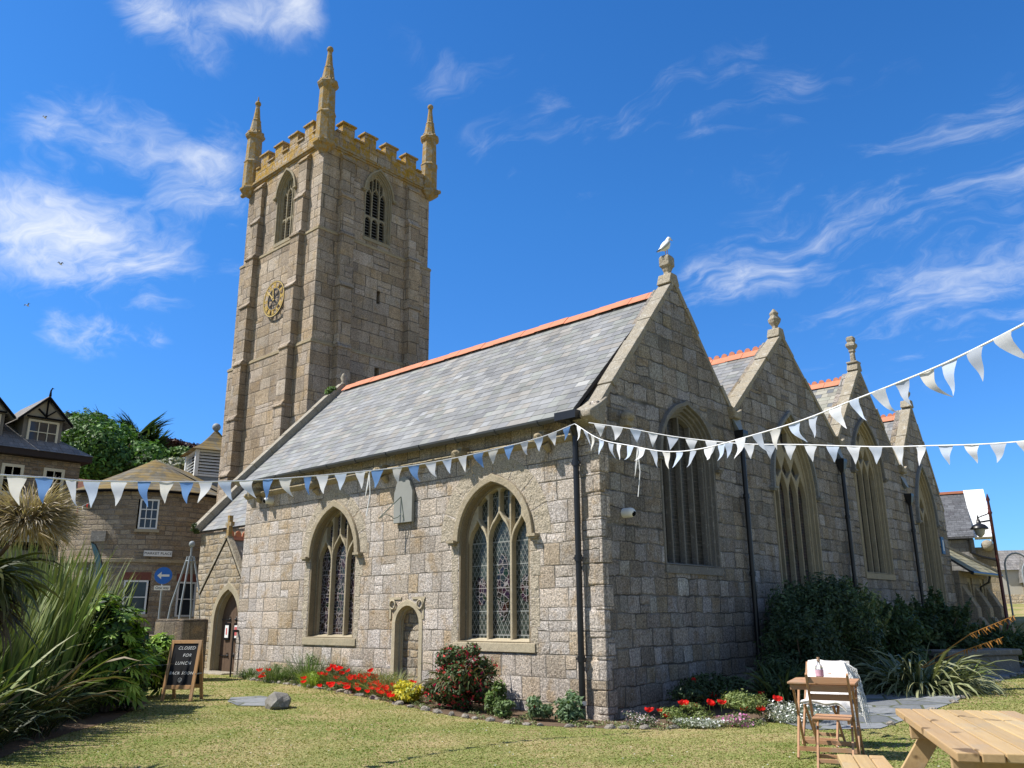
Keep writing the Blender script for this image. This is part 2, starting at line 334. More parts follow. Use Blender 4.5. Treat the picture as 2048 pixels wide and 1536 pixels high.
M_dressE = stone('weathered_dressing', (.36,.31,.215), .3, lich=.15, bmp=.006)
M_archst = stone('arch_granite', (.43,.375,.29), .8, lich=.25, bmp=.03, scale=2)
M_hoodS = stone('tan_hood_stone', (.36,.305,.215), .4, lich=.25, bmp=.01)
M_frameS = stone('shade_toned_jamb_stone', (.22,.18,.12), .35, lich=.12, bmp=.008)  # brown jamb stone darkened so the shade of the window reveals is in its colour
M_hood = stone('grey_hood_stone', (.24,.245,.24), .5, lich=.4, bmp=.015)
M_darkstone = stone('dark_stone', (.20,.19,.17), .35, lich=.3)
M_coping = stone('coping_stone', (.32,.29,.235), .6, lich=.5, orange=.08, bmp=.02)
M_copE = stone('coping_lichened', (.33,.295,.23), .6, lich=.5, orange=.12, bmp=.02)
M_string = stone('string_course_stone', (.36,.30,.2), .5, orange=.12)
M_pinn = stone('lichened_stone', (.30,.26,.19), .5, orange=.9, lich=.4, olo=.435)
M_towdress = stone('tower_dressing', (.30,.265,.19), .5, orange=.2)
M_slate = tinted('roof_slate', (.222,.220,.215), .62, .3, .5, 1.6, bmp=.004)
M_slateL = tinted('lichened_slate', (.27,.25,.17), .8, .2, .5, 3, bmp=.01)
M_deck = plain('roof_underlay', (.04,.04,.045))
M_terra = plain('terracotta', (.54,.215,.125), .8, .2, var=.25, scale=4, bmp=.006)
M_iron = plain('black_iron_paint', (.012,.012,.014), .35, .5, var=.4, scale=20)
M_gutter = plain('grey_gutter', (.07,.075,.085), .4, .4)
M_lead = plain('lead', (.25,.28,.30), .6, .3)
M_black = plain('near_black', (.006,.006,.007), .8, .1)
M_white = plain('white_paint', (.78,.78,.75), .5, .3, var=.04)
M_cream = plain('cream_paint', (.66,.62,.48), .5, .3, var=.06)
M_oakd = plain('old_oak_door', (.115,.075,.05), .75, .2, var=.35, scale=12, bmp=.004)
def wood(name, c, c2, gs=26, rough=.6, axis=1):
    m, T, b = new_mat(name, rough, .25); tc = T.node('ShaderNodeTexCoord'); p = T.sep(tc.outputs['Object']); at = T.node('ShaderNodeAttribute'); at.attribute_name = 'col'
    cs = [T.m('MULTIPLY', p[i], 1.3 if i == axis else gs) for i in range(3)]
    n = T.noise(T.xyz(*cs), 1, 5, .6, dist=.6); col = T.mix(n, c, c2)
    col = T.mix(T.step(T.noise(tc.outputs['Object'], 6, 3), .62, .70), col, tuple(x*.5 for x in c))
    col = T.mix(T.m('MULTIPLY', T.step(T.noise(tc.outputs['Object'], 2.6, 6, .65), .48, .7), .45), col, (.34,.30,.23))
    col = T.mix(1, col, at.outputs['Color'], 'MULTIPLY'); T.l.new(col, b.inputs['Base Color']); bump(T, b, n, .5, .003); return m
M_pine = wood('treated_pine', (.36,.235,.11), (.58,.42,.22), axis=1)
M_teak = wood('teak', (.34,.17,.085), (.50,.29,.16), 20, axis=0)
M_frame = wood('signboard_wood', (.42,.22,.09), (.58,.34,.16), 20, axis=2)
def leaded(name, base, lead_c, pitch=.10, rough=.18, axis='x', wires=True, figure=False):
    m, T, b = new_mat(name, rough, .5); tc = T.node('ShaderNodeTexCoord'); p = T.sep(tc.outputs['Object'])
    u = p[0] if axis == 'x' else p[1]; v = p[2]
    a = T.m('DIVIDE', T.m('ADD', T.m('MULTIPLY', u, 1.75), v), pitch*1.75); c = T.m('DIVIDE', T.m('SUBTRACT', T.m('MULTIPLY', u, 1.75), v), pitch*1.75)
    def line(x, w): f = T.m('FRACT', x); return T.m('LESS_THAN', T.m('MINIMUM', f, T.m('SUBTRACT', 1, f)), w)
    if figure:  # small irregular pieces of stained glass
        vo = T.node('ShaderNodeTexVoronoi', feature='DISTANCE_TO_EDGE'); vo.inputs['Scale'].default_value = 11; T.l.new(T.xyz(u, T.m('MULTIPLY', v, .8), 0), vo.inputs['Vector'])
        L = T.m('LESS_THAN', vo.outputs['Distance'], .045)
        v2 = T.node('ShaderNodeTexVoronoi'); v2.inputs['Scale'].default_value = 11; T.l.new(T.xyz(u, T.m('MULTIPLY', v, .8), 0), v2.inputs['Vector'])
        base_c = T.mix(1, v2.outputs['Color'], (.028,.018,.02), 'MULTIPLY')
    else:
        L = T.m('MAXIMUM', line(a, .042), line(c, .042)); ca = T.xyz(T.m('FLOOR', a), T.m('FLOOR', c), 0)
        base_c = T.mix(T.white(ca), tuple(x*.55 for x in base), tuple(x*1.7 for x in base))
    # saddle bars
    bar = line(T.m('DIVIDE', v, .42), .022); L = T.m('MAXIMUM', L, bar)
    col = T.mix(L, base_c, lead_c)
    if wires:
        w = T.m('MAXIMUM', line(T.m('DIVIDE', v, .075), .06), 0.0); col = T.mix(T.m('MULTIPLY', w, .28), col, (.30,.27,.23))
    T.l.new(col, b.inputs['Base Color']); T.l.new(T.m('ADD', rough, T.m('MULTIPLY', L, .5)), b.inputs['Roughness'])
    bump(T, b, T.m('ADD', T.m('MULTIPLY', L, 1.), T.noise(tc.outputs['Object'], 9, 2)), .4, .006); return m
M_glassD = leaded('leaded_diamond_glass', (.030,.038,.032), (.25,.26,.245))
M_glassS = leaded('stained_glass', (.02,.015,.02), (.20,.17,.175), figure=True)
M_glassE = leaded('guarded_glass', (.03,.027,.022), (.10,.09,.075), axis='y', rough=.4)
M_glassE2 = leaded('guarded_stained_glass', (.03,.02,.02), (.09,.075,.065), axis='y', rough=.4, figure=True)
def pane_mat():
    m, T, b = new_mat('window_pane', .06, .6); tc = T.node('ShaderNodeTexCoord')
    T.l.new(T.mix(T.noise(tc.outputs['Object'], 1.5, 2), (.015,.02,.028), (.05,.06,.07)), b.inputs['Base Color']); bump(T, b, T.noise(tc.outputs['Object'], 2.5, 2), .08, .02); return m
M_pane = pane_mat()
M_leaf = tinted('leaf', (1,1,1), .55, .35, .22, 4, transl=.22)
M_blade = tinted('sword_leaf', (1,1,1), .5, .28, .15, 4, transl=.12)
M_flower = tinted('petal', (1,1,1), .6, .2, .1, 4, transl=.25, tc_=(1,1,1))
M_bark = plain('bark', (.12,.085,.06), .9, .1, var=.4, scale=10, bmp=.03)
M_cloth = tinted('bunting_cloth', (.94,.95,.97), .85, .1, .10, 9, transl=.38, tc_=(1,1,1))

def ground_z(x, y):
    z = .2 - .2*math.exp(-(x/3.6)**2-(y/3.2)**2)
    if y > 26: z += 1.9*min(1, (y-26)/20)**1.5
    return z
def lawn_material():
    m, T, b = new_mat('lawn', .95, .1); tc = T.node('ShaderNodeTexCoord'); P = tc.outputs['Object']
    c = T.ramp(T.noise(P, .9, 6, .65), [(.3,(.19,.215,.06)),(.46,(.26,.25,.09)),(.56,(.36,.29,.14)),(.72,(.43,.33,.18))])
    c = T.mix(.7, c, T.ramp(T.noise(P, 30, 4, .7), [(.3,(.5,.5,.45)),(.55,(1,1,1)),(.75,(1.5,1.45,1.3))]), 'MULTIPLY')
    T.l.new(c, b.inputs['Base Color']); bump(T, b, T.noise(P, 60, 4, .8), .8, .02); return m
M_lawn = lawn_material()
M_blades = tinted('grass_blades', (1,1,1), .8, .15, .1, 3, transl=.2)
M_soil = plain('soil', (.13,.09,.06), .95, .1, var=.4, scale=9, bmp=.03)
def flag_mat():
    m, T, b = new_mat('slate_flagstones', .7, .3); tc = T.node('ShaderNodeTexCoord'); P = tc.outputs['Object']
    v = T.node('ShaderNodeTexVoronoi', feature='DISTANCE_TO_EDGE'); v.inputs['Scale'].default_value = 1.5; T.l.new(P, v.inputs['Vector'])
    v2 = T.node('ShaderNodeTexVoronoi'); v2.inputs['Scale'].default_value = 1.5; T.l.new(P, v2.inputs['Vector'])
    s = T.step(v.outputs['Distance'], .015, .035)
    c = T.mix(T.sep(v2.outputs['Color'])[0], (.13,.14,.15), (.24,.25,.26)); c = T.mix(.5, c, T.ramp(T.noise(P, 12, 5), [(.3,(.6,.6,.6)),(.6,(1.2,1.2,1.2))]), 'MULTIPLY')
    T.l.new(T.mix(s, (.09,.1,.05), c), b.inputs['Base Color']); bump(T, b, T.m('ADD', s, T.noise(P, 20, 4)), .7, .012); return m
M_flag = flag_mat()
M_road = plain('tarmac', (.10,.10,.10), .9, .2, var=.2, scale=30, bmp=.006)
M_rock = stone('edging_rock', (.30,.27,.23), .6, bmp=.03)

# ------------------------------------------------------------------ ground
def sheet(name, xs, ys, fz, mat, dz=0, parent=None, mask=None):
    X, Y = np.meshgrid(xs, ys); Z = np.vectorize(fz)(X, Y)+dz; n = len(xs)
    V = np.stack([X.ravel(), Y.ravel(), Z.ravel()], 1); F = []
    for j in range(len(ys)-1):
        for i in range(n-1):
            if mask is None or mask((xs[i]+xs[i+1])/2, (ys[j]+ys[j+1])/2): F.append((j*n+i, j*n+i+1, (j+1)*n+i+1, (j+1)*n+i))
    o = fast_mesh(name, V, F, 1., mat, parent, True); o['kind'] = 'structure'; return o
xs = np.concatenate([[-600,-300,-150,-80,-50], np.arange(-30, 14.1, .5), [20,30,50,90,180,400]]); ys = np.concatenate([[-200,-90,-50,-30,-20], np.arange(-14, 8.1, .5), np.arange(9, 52, 2), [60,90,160,300,600]])
sheet('ground', xs, ys, ground_z, M_lawn)
# ------------------------------------------------------------------ geometry of pointed arches
def arch_fn(cx, hw, zs, za):
    rise = za-zs; d = (rise*rise-hw*hw)/(2*hw); Rr = hw+d
    def f(x):
        t = Rr*Rr-(min(hw,abs(x-cx))+d)**2; return zs+math.sqrt(max(t,0))
    return f
def arch_poly(cx, hw, z0, zs, za, n=14, off=0):
    """outline of a pointed opening, starting bottom left, going clockwise; off grows it"""
    f = arch_fn(cx, hw, zs, za); pts = [(cx-hw-off, z0)]
    body = []
    for k in range(2*n+1):
        t = -1+k/n; x = cx+hw*math.sin(t*math.pi/2); body.append((x, f(x)))
    if off:
        nb = []
        for i, (x, z) in enumerate(body):
            a = body[max(0,i-1)]; c = body[min(len(body)-1,i+1)]
            dx, dz = c[0]-a[0], c[1]-a[1]; L = math.hypot(dx,dz); nx, nz = -dz/L, dx/L
            if i == 0: nx, nz = -1, 0
            if i == len(body)-1: nx, nz = 1, 0
            if i == n: nx, nz = 0, 1.25
            nb.append((x+nx*off, z+nz*off))
        body = nb
    return pts+body+[(cx+hw+off, z0)]

church = thing('parish_church', 'granite parish church with four gables, slate roofs and tall pinnacled tower', 'church')
def frame_y(y0, sgn=-1):    # plate facing -y: u=x, v=z, w outward
    return lambda u, v, w: (u, y0+sgn*w, v)
def frame_x(x0):            # plate facing +x: u=y, v=z
    return lambda u, v, w: (x0+w, u, v)
def plate(mb, outer, holes, depth, fr, mid, bevel=0, mi=0):
    vs, fs = fill2d(outer, holes, depth, lambda u, v, w: fr(u, v, w+mid), bevel); mb.add(vs, fs, mi); return mb

def make_window(fr, cx, hw, sill, zs, za, nl, style, mats, parent, name='window', hood=True, hood_mat=None, reveal=.30, voussoir=None, hood_drop=0, label=None, slim=False):
    """frame moulding + tracery + glass; fr maps (u,v,outward). hw: clear half width of the traceried opening"""
    fm, gm = mats
    mb = MB(); ring_o = arch_poly(cx, hw, sill, zs, za, off=.115); ring_i = arch_poly(cx, hw, sill, zs, za, off=.05)
    # splayed moulding in three receding steps
    plate(mb, arch_poly(cx, hw, sill-.02, zs, za, off=.15), [arch_poly(cx, hw, sill, zs, za, off=.10)], .10, fr, -.030, .012)
    plate(mb, arch_poly(cx, hw, sill-.02, zs, za, off=.112), [arch_poly(cx, hw, sill, zs, za, off=.055)], .10, fr, -.10, .012)
    plate(mb, arch_poly(cx, hw, sill-.02, zs, za, off=.07), [arch_poly(cx, hw, sill, zs, za, off=.0)], .16, fr, -.21, .012)
    if slim:
        mb = MB(); plate(mb, arch_poly(cx, hw, sill-.02, zs, za, off=.06), [arch_poly(cx, hw, sill, zs, za, off=.0)], .20, fr, -.105, .012)
        plate(mb, arch_poly(cx, hw, sill-.02, zs, za, off=.03), [arch_poly(cx, hw, sill, zs, za, off=-.045)], .06, fr, -.17, .012)
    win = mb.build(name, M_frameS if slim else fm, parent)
    if label: win['label'] = label
    # sloping sill
    s = MB(); q = [(cx-hw-.16, 0), (cx+hw+.16, 0)]
    P = [fr(cx-hw-.16, sill+.05, -reveal), fr(cx+hw+.16, sill+.05, -reveal), fr(cx+hw+.16, sill-.03, .03), fr(cx-hw-.16, sill-.03, .03),
         fr(cx-hw-.16, sill-.17, -reveal), fr(cx+hw+.16, sill-.17, -reveal), fr(cx+hw+.16, sill-.17, .03), fr(cx-hw-.16, sill-.17, .03)]
    s.add(P, [(0,1,2,3),(4,7,6,5),(3,2,6,7),(0,3,7,4),(1,5,6,2),(0,4,5,1)]); s.build('sill', fm, win)
    # tracery
    f = arch_fn(cx, hw, zs, za); lw = 2*hw/nl; t = .045 if not slim else .036; holes = []
    base = sill+.03
    def head(xc, h, z0, amp):
        return lambda x: z0+amp*((1-(abs(x-xc)/h)**2)**.5*.55+(1-abs(x-xc)/h)**1.6*.45 if abs(x-xc) < h else 0)+(.018*amp*math.cos(abs(x-xc)/h*9.5))
    def hole(xl, xr, lo, hi, n=12):
        xs_ = [xl+(xr-xl)*k/n for k in range(n+1)]
        top = [(x, hi(x)) for x in xs_]; bot = [(x, lo(x)) for x in xs_[::-1]]
        if min(a[1]-b[1] for a, b in zip(top[1:-1], bot[::-1][1:-1])) < .015:
            pr = [(x, min(hi(x), 1e9), lo(x)) for x in xs_ if hi(x)-lo(x) > .03]
            if len(pr) < 4: return None
            top = [(x, a) for x, a, _ in pr]; bot = [(x, b_) for x, _, b_ in pr[::-1]]
        return top+bot
    if style == 'perp':       # ogee-headed lights under upright panels
        zl = zs-.06*(za-zs); amp = .36*lw/.6
        for i in range(nl):
            xc = cx-hw+lw*(i+.5); h = lw/2-t/2-(.02 if i in (0,nl-1) else 0); hd = head(xc, h, zl+(.10 if i == nl//2 and nl%2 else 0), amp*1.25)
            holes.append(hole(xc-h, xc+h, lambda x: base, lambda x, hd=hd: min(hd(x), f(x)-t), 18))
        xs_ = [cx-hw+lw*(k*.5+.5) for k in range(2*nl-1)]
        for a, b_ in zip(xs_[:-1], xs_[1:]):
            xm = (a+b_)/2; up = (b_-a)/2-.022
            def lo(x, xm=xm):
                i = min(nl-1, max(0, int((x-(cx-hw))/lw))); xc = cx-hw+lw*(i+.5); z0 = zl+(.10 if i == nl//2 and nl%2 else 0)
                return head(xc, lw/2-t/2, z0, amp*1.25)(x)+.075
            def hi(x, xm=xm, up=up): return min(f(x)-.06, f(xm)-.02-.30*abs((x-xm)/up)**2*up*2.0)
            hh = hole(xm-up, xm+up, lo, hi)
            if hh: holes.append(hh)
    elif style == 'bars':     # plain mullions running up into the arch
        for i in range(nl):
            xl = cx-hw+lw*i+t/2; xr = xl+lw-t
            holes.append(hole(xl, xr, lambda x: base, lambda x: f(x)-.03, 10))
    elif style == 'cross':    # intersecting tracery: lights with small pointed heads, dagger openings above
        zl = zs-.02
        for i in range(nl):
            xc = cx-hw+lw*(i+.5); h = lw/2-t/2; hd = head(xc, h, zl, lw*1.0)
            holes.append(hole(xc-h, xc+h, lambda x: base, lambda x, hd=hd: min(hd(x), f(x)-t), 16))
        for i in range(nl-1):
            xm = cx-hw+lw*(i+1); up = lw/2-.03
            def lo(x, xm=xm, up=up): return zl+lw*.55+.09+.9*abs(x-xm)
            def hi(x, xm=xm, up=up): return min(f(x)-.06, zl+lw*1.85-1.5*abs(x-xm))
            hh = hole(xm-up, xm+up, lo, hi)
            if hh: holes.append(hh)
        if nl >= 3:
            def lo(x): return zl+lw*1.98+1.5*abs(x-cx)
            def hi(x): return min(f(x)-.07, zl+lw*3.4)
            hh = hole(cx-lw*.42, cx+lw*.42, lo, hi)
            if hh: holes.append(hh)
    holes = [h for h in holes if h]
    tr = MB(); plate(tr, arch_poly(cx, hw, sill, zs, za, off=.03), holes, .13, fr, -.23, .016); tr.build('tracery', fm, win)
    g = MB(); pl = arch_poly(cx, hw, sill, zs, za, off=.02); g.add([fr(u, v, -.285) for u, v in pl], [tuple(range(len(pl)))]); g.build('glass', gm, win)
    if hood:
        hm = hood_mat or (M_hoodS if slim else fm); h = MB(); o_ = arch_poly(cx, hw, zs-hood_drop, zs, za, off=.235 if not slim else .155); i_ = arch_poly(cx, hw, zs-hood_drop-.01, zs, za, off=.15 if not slim else .03)
        vs, fs = fill2d(o_+i_[::-1], [], .11 if not slim else .09, lambda u, v, w: fr(u, v, w+(.035 if not slim else .02)), .012); h.add(vs, fs)
        for s_ in (-1, 1):   # label stops
            a = cx+s_*(hw+(.195 if not slim else .13)); z = zs-hood_drop
            for (w, zz0, zz1, dd) in ((.10,-.03,.02,.13),(.075,-.07,-.03,.10)):
                P = [fr(a+i*w+s_*.045, z+k, j) for k in (zz0,zz1) for j in (-.02,dd) for i in (-1,1)]
                h.add(P, [(0,2,3,1),(4,5,7,6),(0,1,5,4),(2,6,7,3),(0,4,6,2),(1,3,7,5)])
        h.build('hood_mould', hm, win)
    return win
def wall_hole(cx, hw, sill, zs, za, off=.13): return arch_poly(cx, hw, sill-.06, zs, za, off=off)
def voussoirs(mb, fr, cx, hw, zs, za, off0, off1, n=9):
    a = arch_poly(cx, hw, zs, zs, za, n=n, off=off0)[1:-1]; b = arch_poly(cx, hw, zs, zs, za, n=n, off=off1)[1:-1]
    for i in range(0, len(a)-1, 2):
        j = min(i+2, len(a)-1); k = min(i+1, len(a)-1)
        def sh(p, q, s=.012):
            L = math.hypot(q[0]-p[0], q[1]-p[1]) or 1; return (p[0]+(q[0]-p[0])*s/L, p[1]+(q[1]-p[1])*s/L)
        e = off1+random.uniform(-.05,.07)
        A0, A1, B0, B1 = sh(a[i], a[j]), sh(a[j], a[i]), sh(b[i], b[j]), sh(b[j], b[i]); d = .006
        vs = [fr(*A0, d), fr(*a[k], d), fr(*A1, d), fr(*B1, d), fr(*b[k], d), fr(*B0, d), fr(*A0,-.02), fr(*a[k],-.02), fr(*A1,-.02), fr(*B1,-.02), fr(*b[k],-.02), fr(*B0,-.02)]
        mb.add(vs, [(0,1,2,3,4,5),(11,10,9,8,7,6)]+[(i_, (i_+1)%6, 6+(i_+1)%6, 6+i_) for i_ in range(6)])

# ------------------------------------------------------------------ walls
XW = -11.35
SW = frame_y(0); EW = frame_x(0)
s1 = dict(cx=-2.495, hw=.86, sill=1.16, zs=2.98, za=4.00); s2 = dict(cx=-7.47, hw=.81, sill=1.18, zs=2.92, za=3.98)
niche = arch_poly(-4.86, .38, -.4, 1.44, 1.83)
m_ = MB(); plate(m_, [(XW,-.6),(-.5,-.6),(-.5,5.0),(XW,5.0)], [wall_hole(**s1, off=.04), wall_hole(**s2, off=.04), niche], .55, SW, -.275); m_.build('wall', M_south, church)
e1 = dict(cx=2.90, hw=.86, sill=2.50, zs=4.45, za=5.42); e2 = dict(cx=7.70, hw=1.0, sill=1.35, zs=4.35, za=6.05)
e3 = dict(cx=12.66, hw=.93, sill=2.66, zs=5.35, za=6.75); e4 = dict(cx=17.40, hw=.74, sill=1.6, zs=4.35, za=5.98)
gab = [(0,4.98),(2.8,8.18),(4.89,5.75),(7.79,8.22),(10.66,6.0),(12.98,8.48),(15.52,5.85),(17.45,8.15),(19.4,4.9)]
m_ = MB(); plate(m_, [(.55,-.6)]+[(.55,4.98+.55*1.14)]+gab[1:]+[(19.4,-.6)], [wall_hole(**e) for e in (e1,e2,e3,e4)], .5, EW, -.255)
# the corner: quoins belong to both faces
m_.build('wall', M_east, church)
m_ = MB(); m_.prism([(0,-.6),(.55,-.6),(.55,5.6),(0,4.98)],'x',-.5,0.0); m_.mi[5] = 1; m_.build('wall', [M_east, M_south], church)
q = MB(); z = -.3; k = 0
while z < 4.7:        # big rough corner stones standing a little proud
    h = random.uniform(.33,.52); w = .30 if k%2 else .52; w2 = .5 if k%2 else .28
    q.box(-w*.6,.022,-.022,w2*.5,z+.006,z+h-.006); z += h; k += 1
q.build('quoin', M_south, church, bevel=.02)
m_ = MB()
for cx_, w_ in ((XW+.03,1),): m_.box(XW-.0,XW+.5,.553,4.9,-.6,4.9)
m_.box(-16.05,-15.6,4.9,19.3,-.6,4.9); m_.box(-16,0,18.9,19.38,-.6,4.9)
m_.build('wall', M_east, church)
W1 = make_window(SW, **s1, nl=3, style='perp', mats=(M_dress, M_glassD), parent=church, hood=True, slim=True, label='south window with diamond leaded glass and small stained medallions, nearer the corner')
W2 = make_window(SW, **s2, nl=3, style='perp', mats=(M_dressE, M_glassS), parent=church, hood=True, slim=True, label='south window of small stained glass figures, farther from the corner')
make_window(EW, **e1, nl=4, style='bars', mats=(M_darkstone, M_glassE), parent=church, hood_mat=M_darkstone, label='four-light east window with plain mullions under a dark arch')
make_window(EW, **e2, nl=4, style='cross', mats=(M_dressE, M_glassE2), parent=church, hood_mat=M_hood, label='tall traceried east window under a blue-grey hood')
make_window(EW, **e3, nl=4, style='cross', mats=(M_dressE, M_glassE), parent=church, hood_mat=M_darkstone)
make_window(EW, **e4, nl=3, style='cross', mats=(M_dressE, M_glassE), parent=church, hood_mat=M_hood)
# relieving arch stones over the south windows
for c_, W_, o1 in ((s1, W1, .56), (s2, W2, .44)):
    v_ = MB(); voussoirs(v_, SW, c_['cx'], c_['hw'], c_['zs'], c_['za'], .165, o1, 8); v_.build('arch_stones', M_archst, W_, bevel=.008)
# jamb stones beside the openings
for c_, col_, W_ in ((s1, M_coping, W1), (s2, M_coping, W2)):
    for s_ in (-1, 1):
        jb = MB()
        z = c_['sill']-.17
        while z < c_['zs']-.12:
            h = min(random.uniform(.3,.55), c_['zs']-.1-z); w = random.uniform(.12,.24); a = c_['cx']+s_*(c_['hw']+.06)
            jb.box(min(a,a+s_*w), max(a,a+s_*w), -.006, .05, z+.006, z+h-.006); z += h
        jb.build('jamb_stones', M_archst, W_, bevel=.008)
# bottom glass medallions
M_med = leaded('medallion_glass', (.02,.015,.03), (.22,.2,.2), figure=True, wires=True)
for i, (rx, rz, z0) in enumerate(((.15,.26,2.05),(.16,.62,2.12),(.15,.24,2.08))):
    md = MB()
    xc = s1['cx']+(i-1)*.573
    md.add([(xc+rx*math.cos(t), .275, z0+rz*math.sin(t)) for t in [2*math.pi*k/24 for k in range(24)]], [tuple(range(24))])
    md.build('medallion', M_med, W1, fix=False)
# niche (blocked door)
nb = MB(); plate(nb, arch_poly(-4.86,.38,-.4,1.44,1.83, off=.085), [arch_poly(-4.86,.38,-.45,1.44,1.83, off=-.006)], .12, SW, -.045, .012)
plate(nb, arch_poly(-4.86,.38,-.4,1.44,1.83, off=.05), [arch_poly(-4.86,.38,-.45,1.44,1.83, off=-.04)], .07, SW, -.145, .02)
dn = nb.build('blocked_doorway', M_dress, church)
nb = MB(); pl_ = arch_poly(-4.86,.42,-.4,1.44,1.86); nb.add([(u,.19,v) for u, v in pl_], [tuple(range(len(pl_)))]); nb.build('blocking_stones', M_rubble, dn)
for s_ in (-1, 1):   # carved spandrel rings
    sp = MB()
    cx_ = -4.88+s_*.42; sp.tube([(cx_+.085*math.cos(t), -.03, 1.83+.085*math.sin(t)) for t in [2*math.pi*k/14 for k in range(15)]], .02, 6, cap=False)
    sp.box(-4.88+s_*.36-.19, -4.88+s_*.36+.19, -.02, .03, 1.93, 1.975); sp.box(-4.88+s_*.50-.025,-4.88+s_*.50+.025,-.02,.03,1.55,1.93)
    sp.build('carved_spandrel', M_dress, dn)
# string course with corbels / gargoyles
st = MB(); zz = 4.60
segs = np.linspace(XW-.02, -.28, 26)
for a, b_ in zip(segs[:-1], segs[1:]):
    j = random.uniform(-.008,.008); st.prism([(-.11+j,zz+.02),(-.09,zz+.075),(.02,zz+.13),(.02,zz-.06),(-.03,zz-.045)], 'x', a+.003, b_-.003)
st.build('string_course', M_string, church, bevel=.006)
for x, zc in ((-1.08,4.64),(-3.19,4.62),(-5.62,4.58),(-8.12,4.56),(-10.66,4.62)):
    c_ = MB(); s0 = 1.0
    c_.tube([(x,.05,zc+.04),(x,-.14,zc+.03),(x-.02,-.26,zc-.01),(x-.03,-.36,zc-.05)], [.085,.10,.105,.06], 9)
    c_.ball((x-.02,-.27,zc+.02), (.075,.12,.065)); c_.ball((x-.07,-.22,zc+.07), (.025,.03,.04), 6); c_.ball((x+.04,-.22,zc+.07), (.025,.03,.04), 6); c_.box(x-.09,x+.05,-.2,.02,zc+.08,zc+.15); c_.tube([(x,-.02,zc-.2),(x,-.14,zc-.08)], [.05,.08], 7)
    c_.build('gargoyle', M_string, church)
c_ = MB(); c_.ball((.1,.75,5.0), (.14,.12,.11)); c_.box(-.02,.16,.66,.86,4.82,4.98); c_.build('gargoyle', M_copE, church, bevel=.02)
# sundial
sd = MB(); pl_ = [(-5.28,3.46),(-4.70,3.46),(-4.70,4.09),(-4.74,4.17)]+[(-5.0+.24*math.cos(t), 4.17+.24*math.sin(t)) for t in np.linspace(0.15, math.pi-.15, 9)]+[(-5.24,4.17),(-5.28,4.09)]
plate(sd, pl_, [], .07, SW, .06, .006); dial = sd.build('sundial', plain('slate_dial', (.27,.275,.255), .7, .3, var=.15, scale=5), church)
gn = MB(); gn.tube([(-5.05,-.10,4.0),(-5.35,-.42,3.55)], .012, 6); gn.tube([(-5.05,-.10,4.0),(-4.93,-.10,3.5)], .008, 5)
gn.tube([(-5.32,-.40,3.56),(-5.25,-.33,3.64),(-5.17,-.27,3.60),(-5.11,-.22,3.54),(-5.04,-.17,3.57),(-4.99,-.14,3.62),(-5.02,-.13,3.66)], .009, 5); gn.build('gnomon', plain('bronze_gnomon', (.10,.13,.10), .5), dial)
# cctv domes
for (x, y, z, nx, ny) in ((-10.14,-.09,4.40,0,-1),(.09,.66,3.29,1,0)):
    c_ = MB(); c_.tube([(x-nx*.09,y-ny*.09,z),(x+nx*.06,y+ny*.06,z)], [.085,.085], 14); c_.ball((x+nx*.06,y+ny*.06,z),.082)
    dm = c_.build('security_camera', M_white, church); c_ = MB(); c_.ball((x+nx*.105-.01,y+ny*.105,z-.015),.055); c_.build('lens', M_black, dm)

# ------------------------------------------------------------------ slate roofs
def slates(name, O, U, V, length, slope, parent, mat=None, row=.188, wid=.27, u0=None, u1=None, tones=None, seed=1, thick=.008, label=None, deck=True):
    """O eave corner, U unit along the eaves, V unit up the slope; every slate its own little slab"""
    r = np.random.default_rng(seed); U = Vector(U).normalized(); V = Vector(V).normalized(); N = U.cross(V).normalized()
    if N.z < 0: N = -N
    O = Vector(O); Vs = []; Fs = []; Cs = []; n = int(math.ceil(slope/row)); u0 = u0 or (lambda v: 0); u1 = u1 or (lambda v: length)
    tones = tones or [(.95,.97,1.0),(.90,.92,.94),(1.02,1.02,1.0),(.93,.97,.92),(1.05,1.0,.93),(.82,.84,.88)]
    for i in range(n):
        v0 = i*row; v1 = min(slope, v0+row*1.18); a = u0(v0); e = u1(v0); u = a-r.uniform(0,wid)
        while u < e-.01:
            w = wid*r.uniform(.7,1.3); p = max(u,a); q_ = min(u+w-.006, e); u += w
            if q_-p < .02: continue
            dz = r.normal(0,.0006); dv = r.normal(0,.0022); t = Vector(tones[r.integers(len(tones))])*float(r.uniform(.82,1.18)*(1.35 if r.random() < .03 else 1)); k = len(Vs)
            lo = thick*1.7+dz; hi = thick*.75+dz
            for (uu, vv, h) in ((p,v0+dv,lo),(q_,v0+dv,lo+r.normal(0,.0004)),(q_,v1,hi),(p,v1,hi)): Vs.append(O+U*uu+V*vv+N*h)
            for (uu, vv, h) in ((p,v0+dv,lo-thick),(q_,v0+dv,lo-thick),(q_,v1,hi-thick),(p,v1,hi-thick)): Vs.append(O+U*uu+V*vv+N*h)
            Cs += [tuple(t)]*8; Fs += [(k,k+1,k+2,k+3),(k,k+4,k+5,k+1),(k+1,k+5,k+6,k+2),(k+3,k+7,k+4,k)]
    ob = fast_mesh(name, [tuple(v) for v in Vs], Fs, np.array(Cs), mat or M_slate, parent)
    if label: ob['label'] = label
    if deck:
        d = MB(); P = [O+U*u0(0), O+U*u1(0), O+U*u1(slope)+V*slope, O+U*u0(slope)+V*slope]
        d.add([p-N*.004 for p in P]+[p-N*.06 for p in P], [(0,1,2,3),(7,6,5,4)]+[(i_,4+i_,4+(i_+1)%4,(i_+1)%4) for i_ in range(4)]); d.build('roof_deck', M_deck, ob)
    return ob
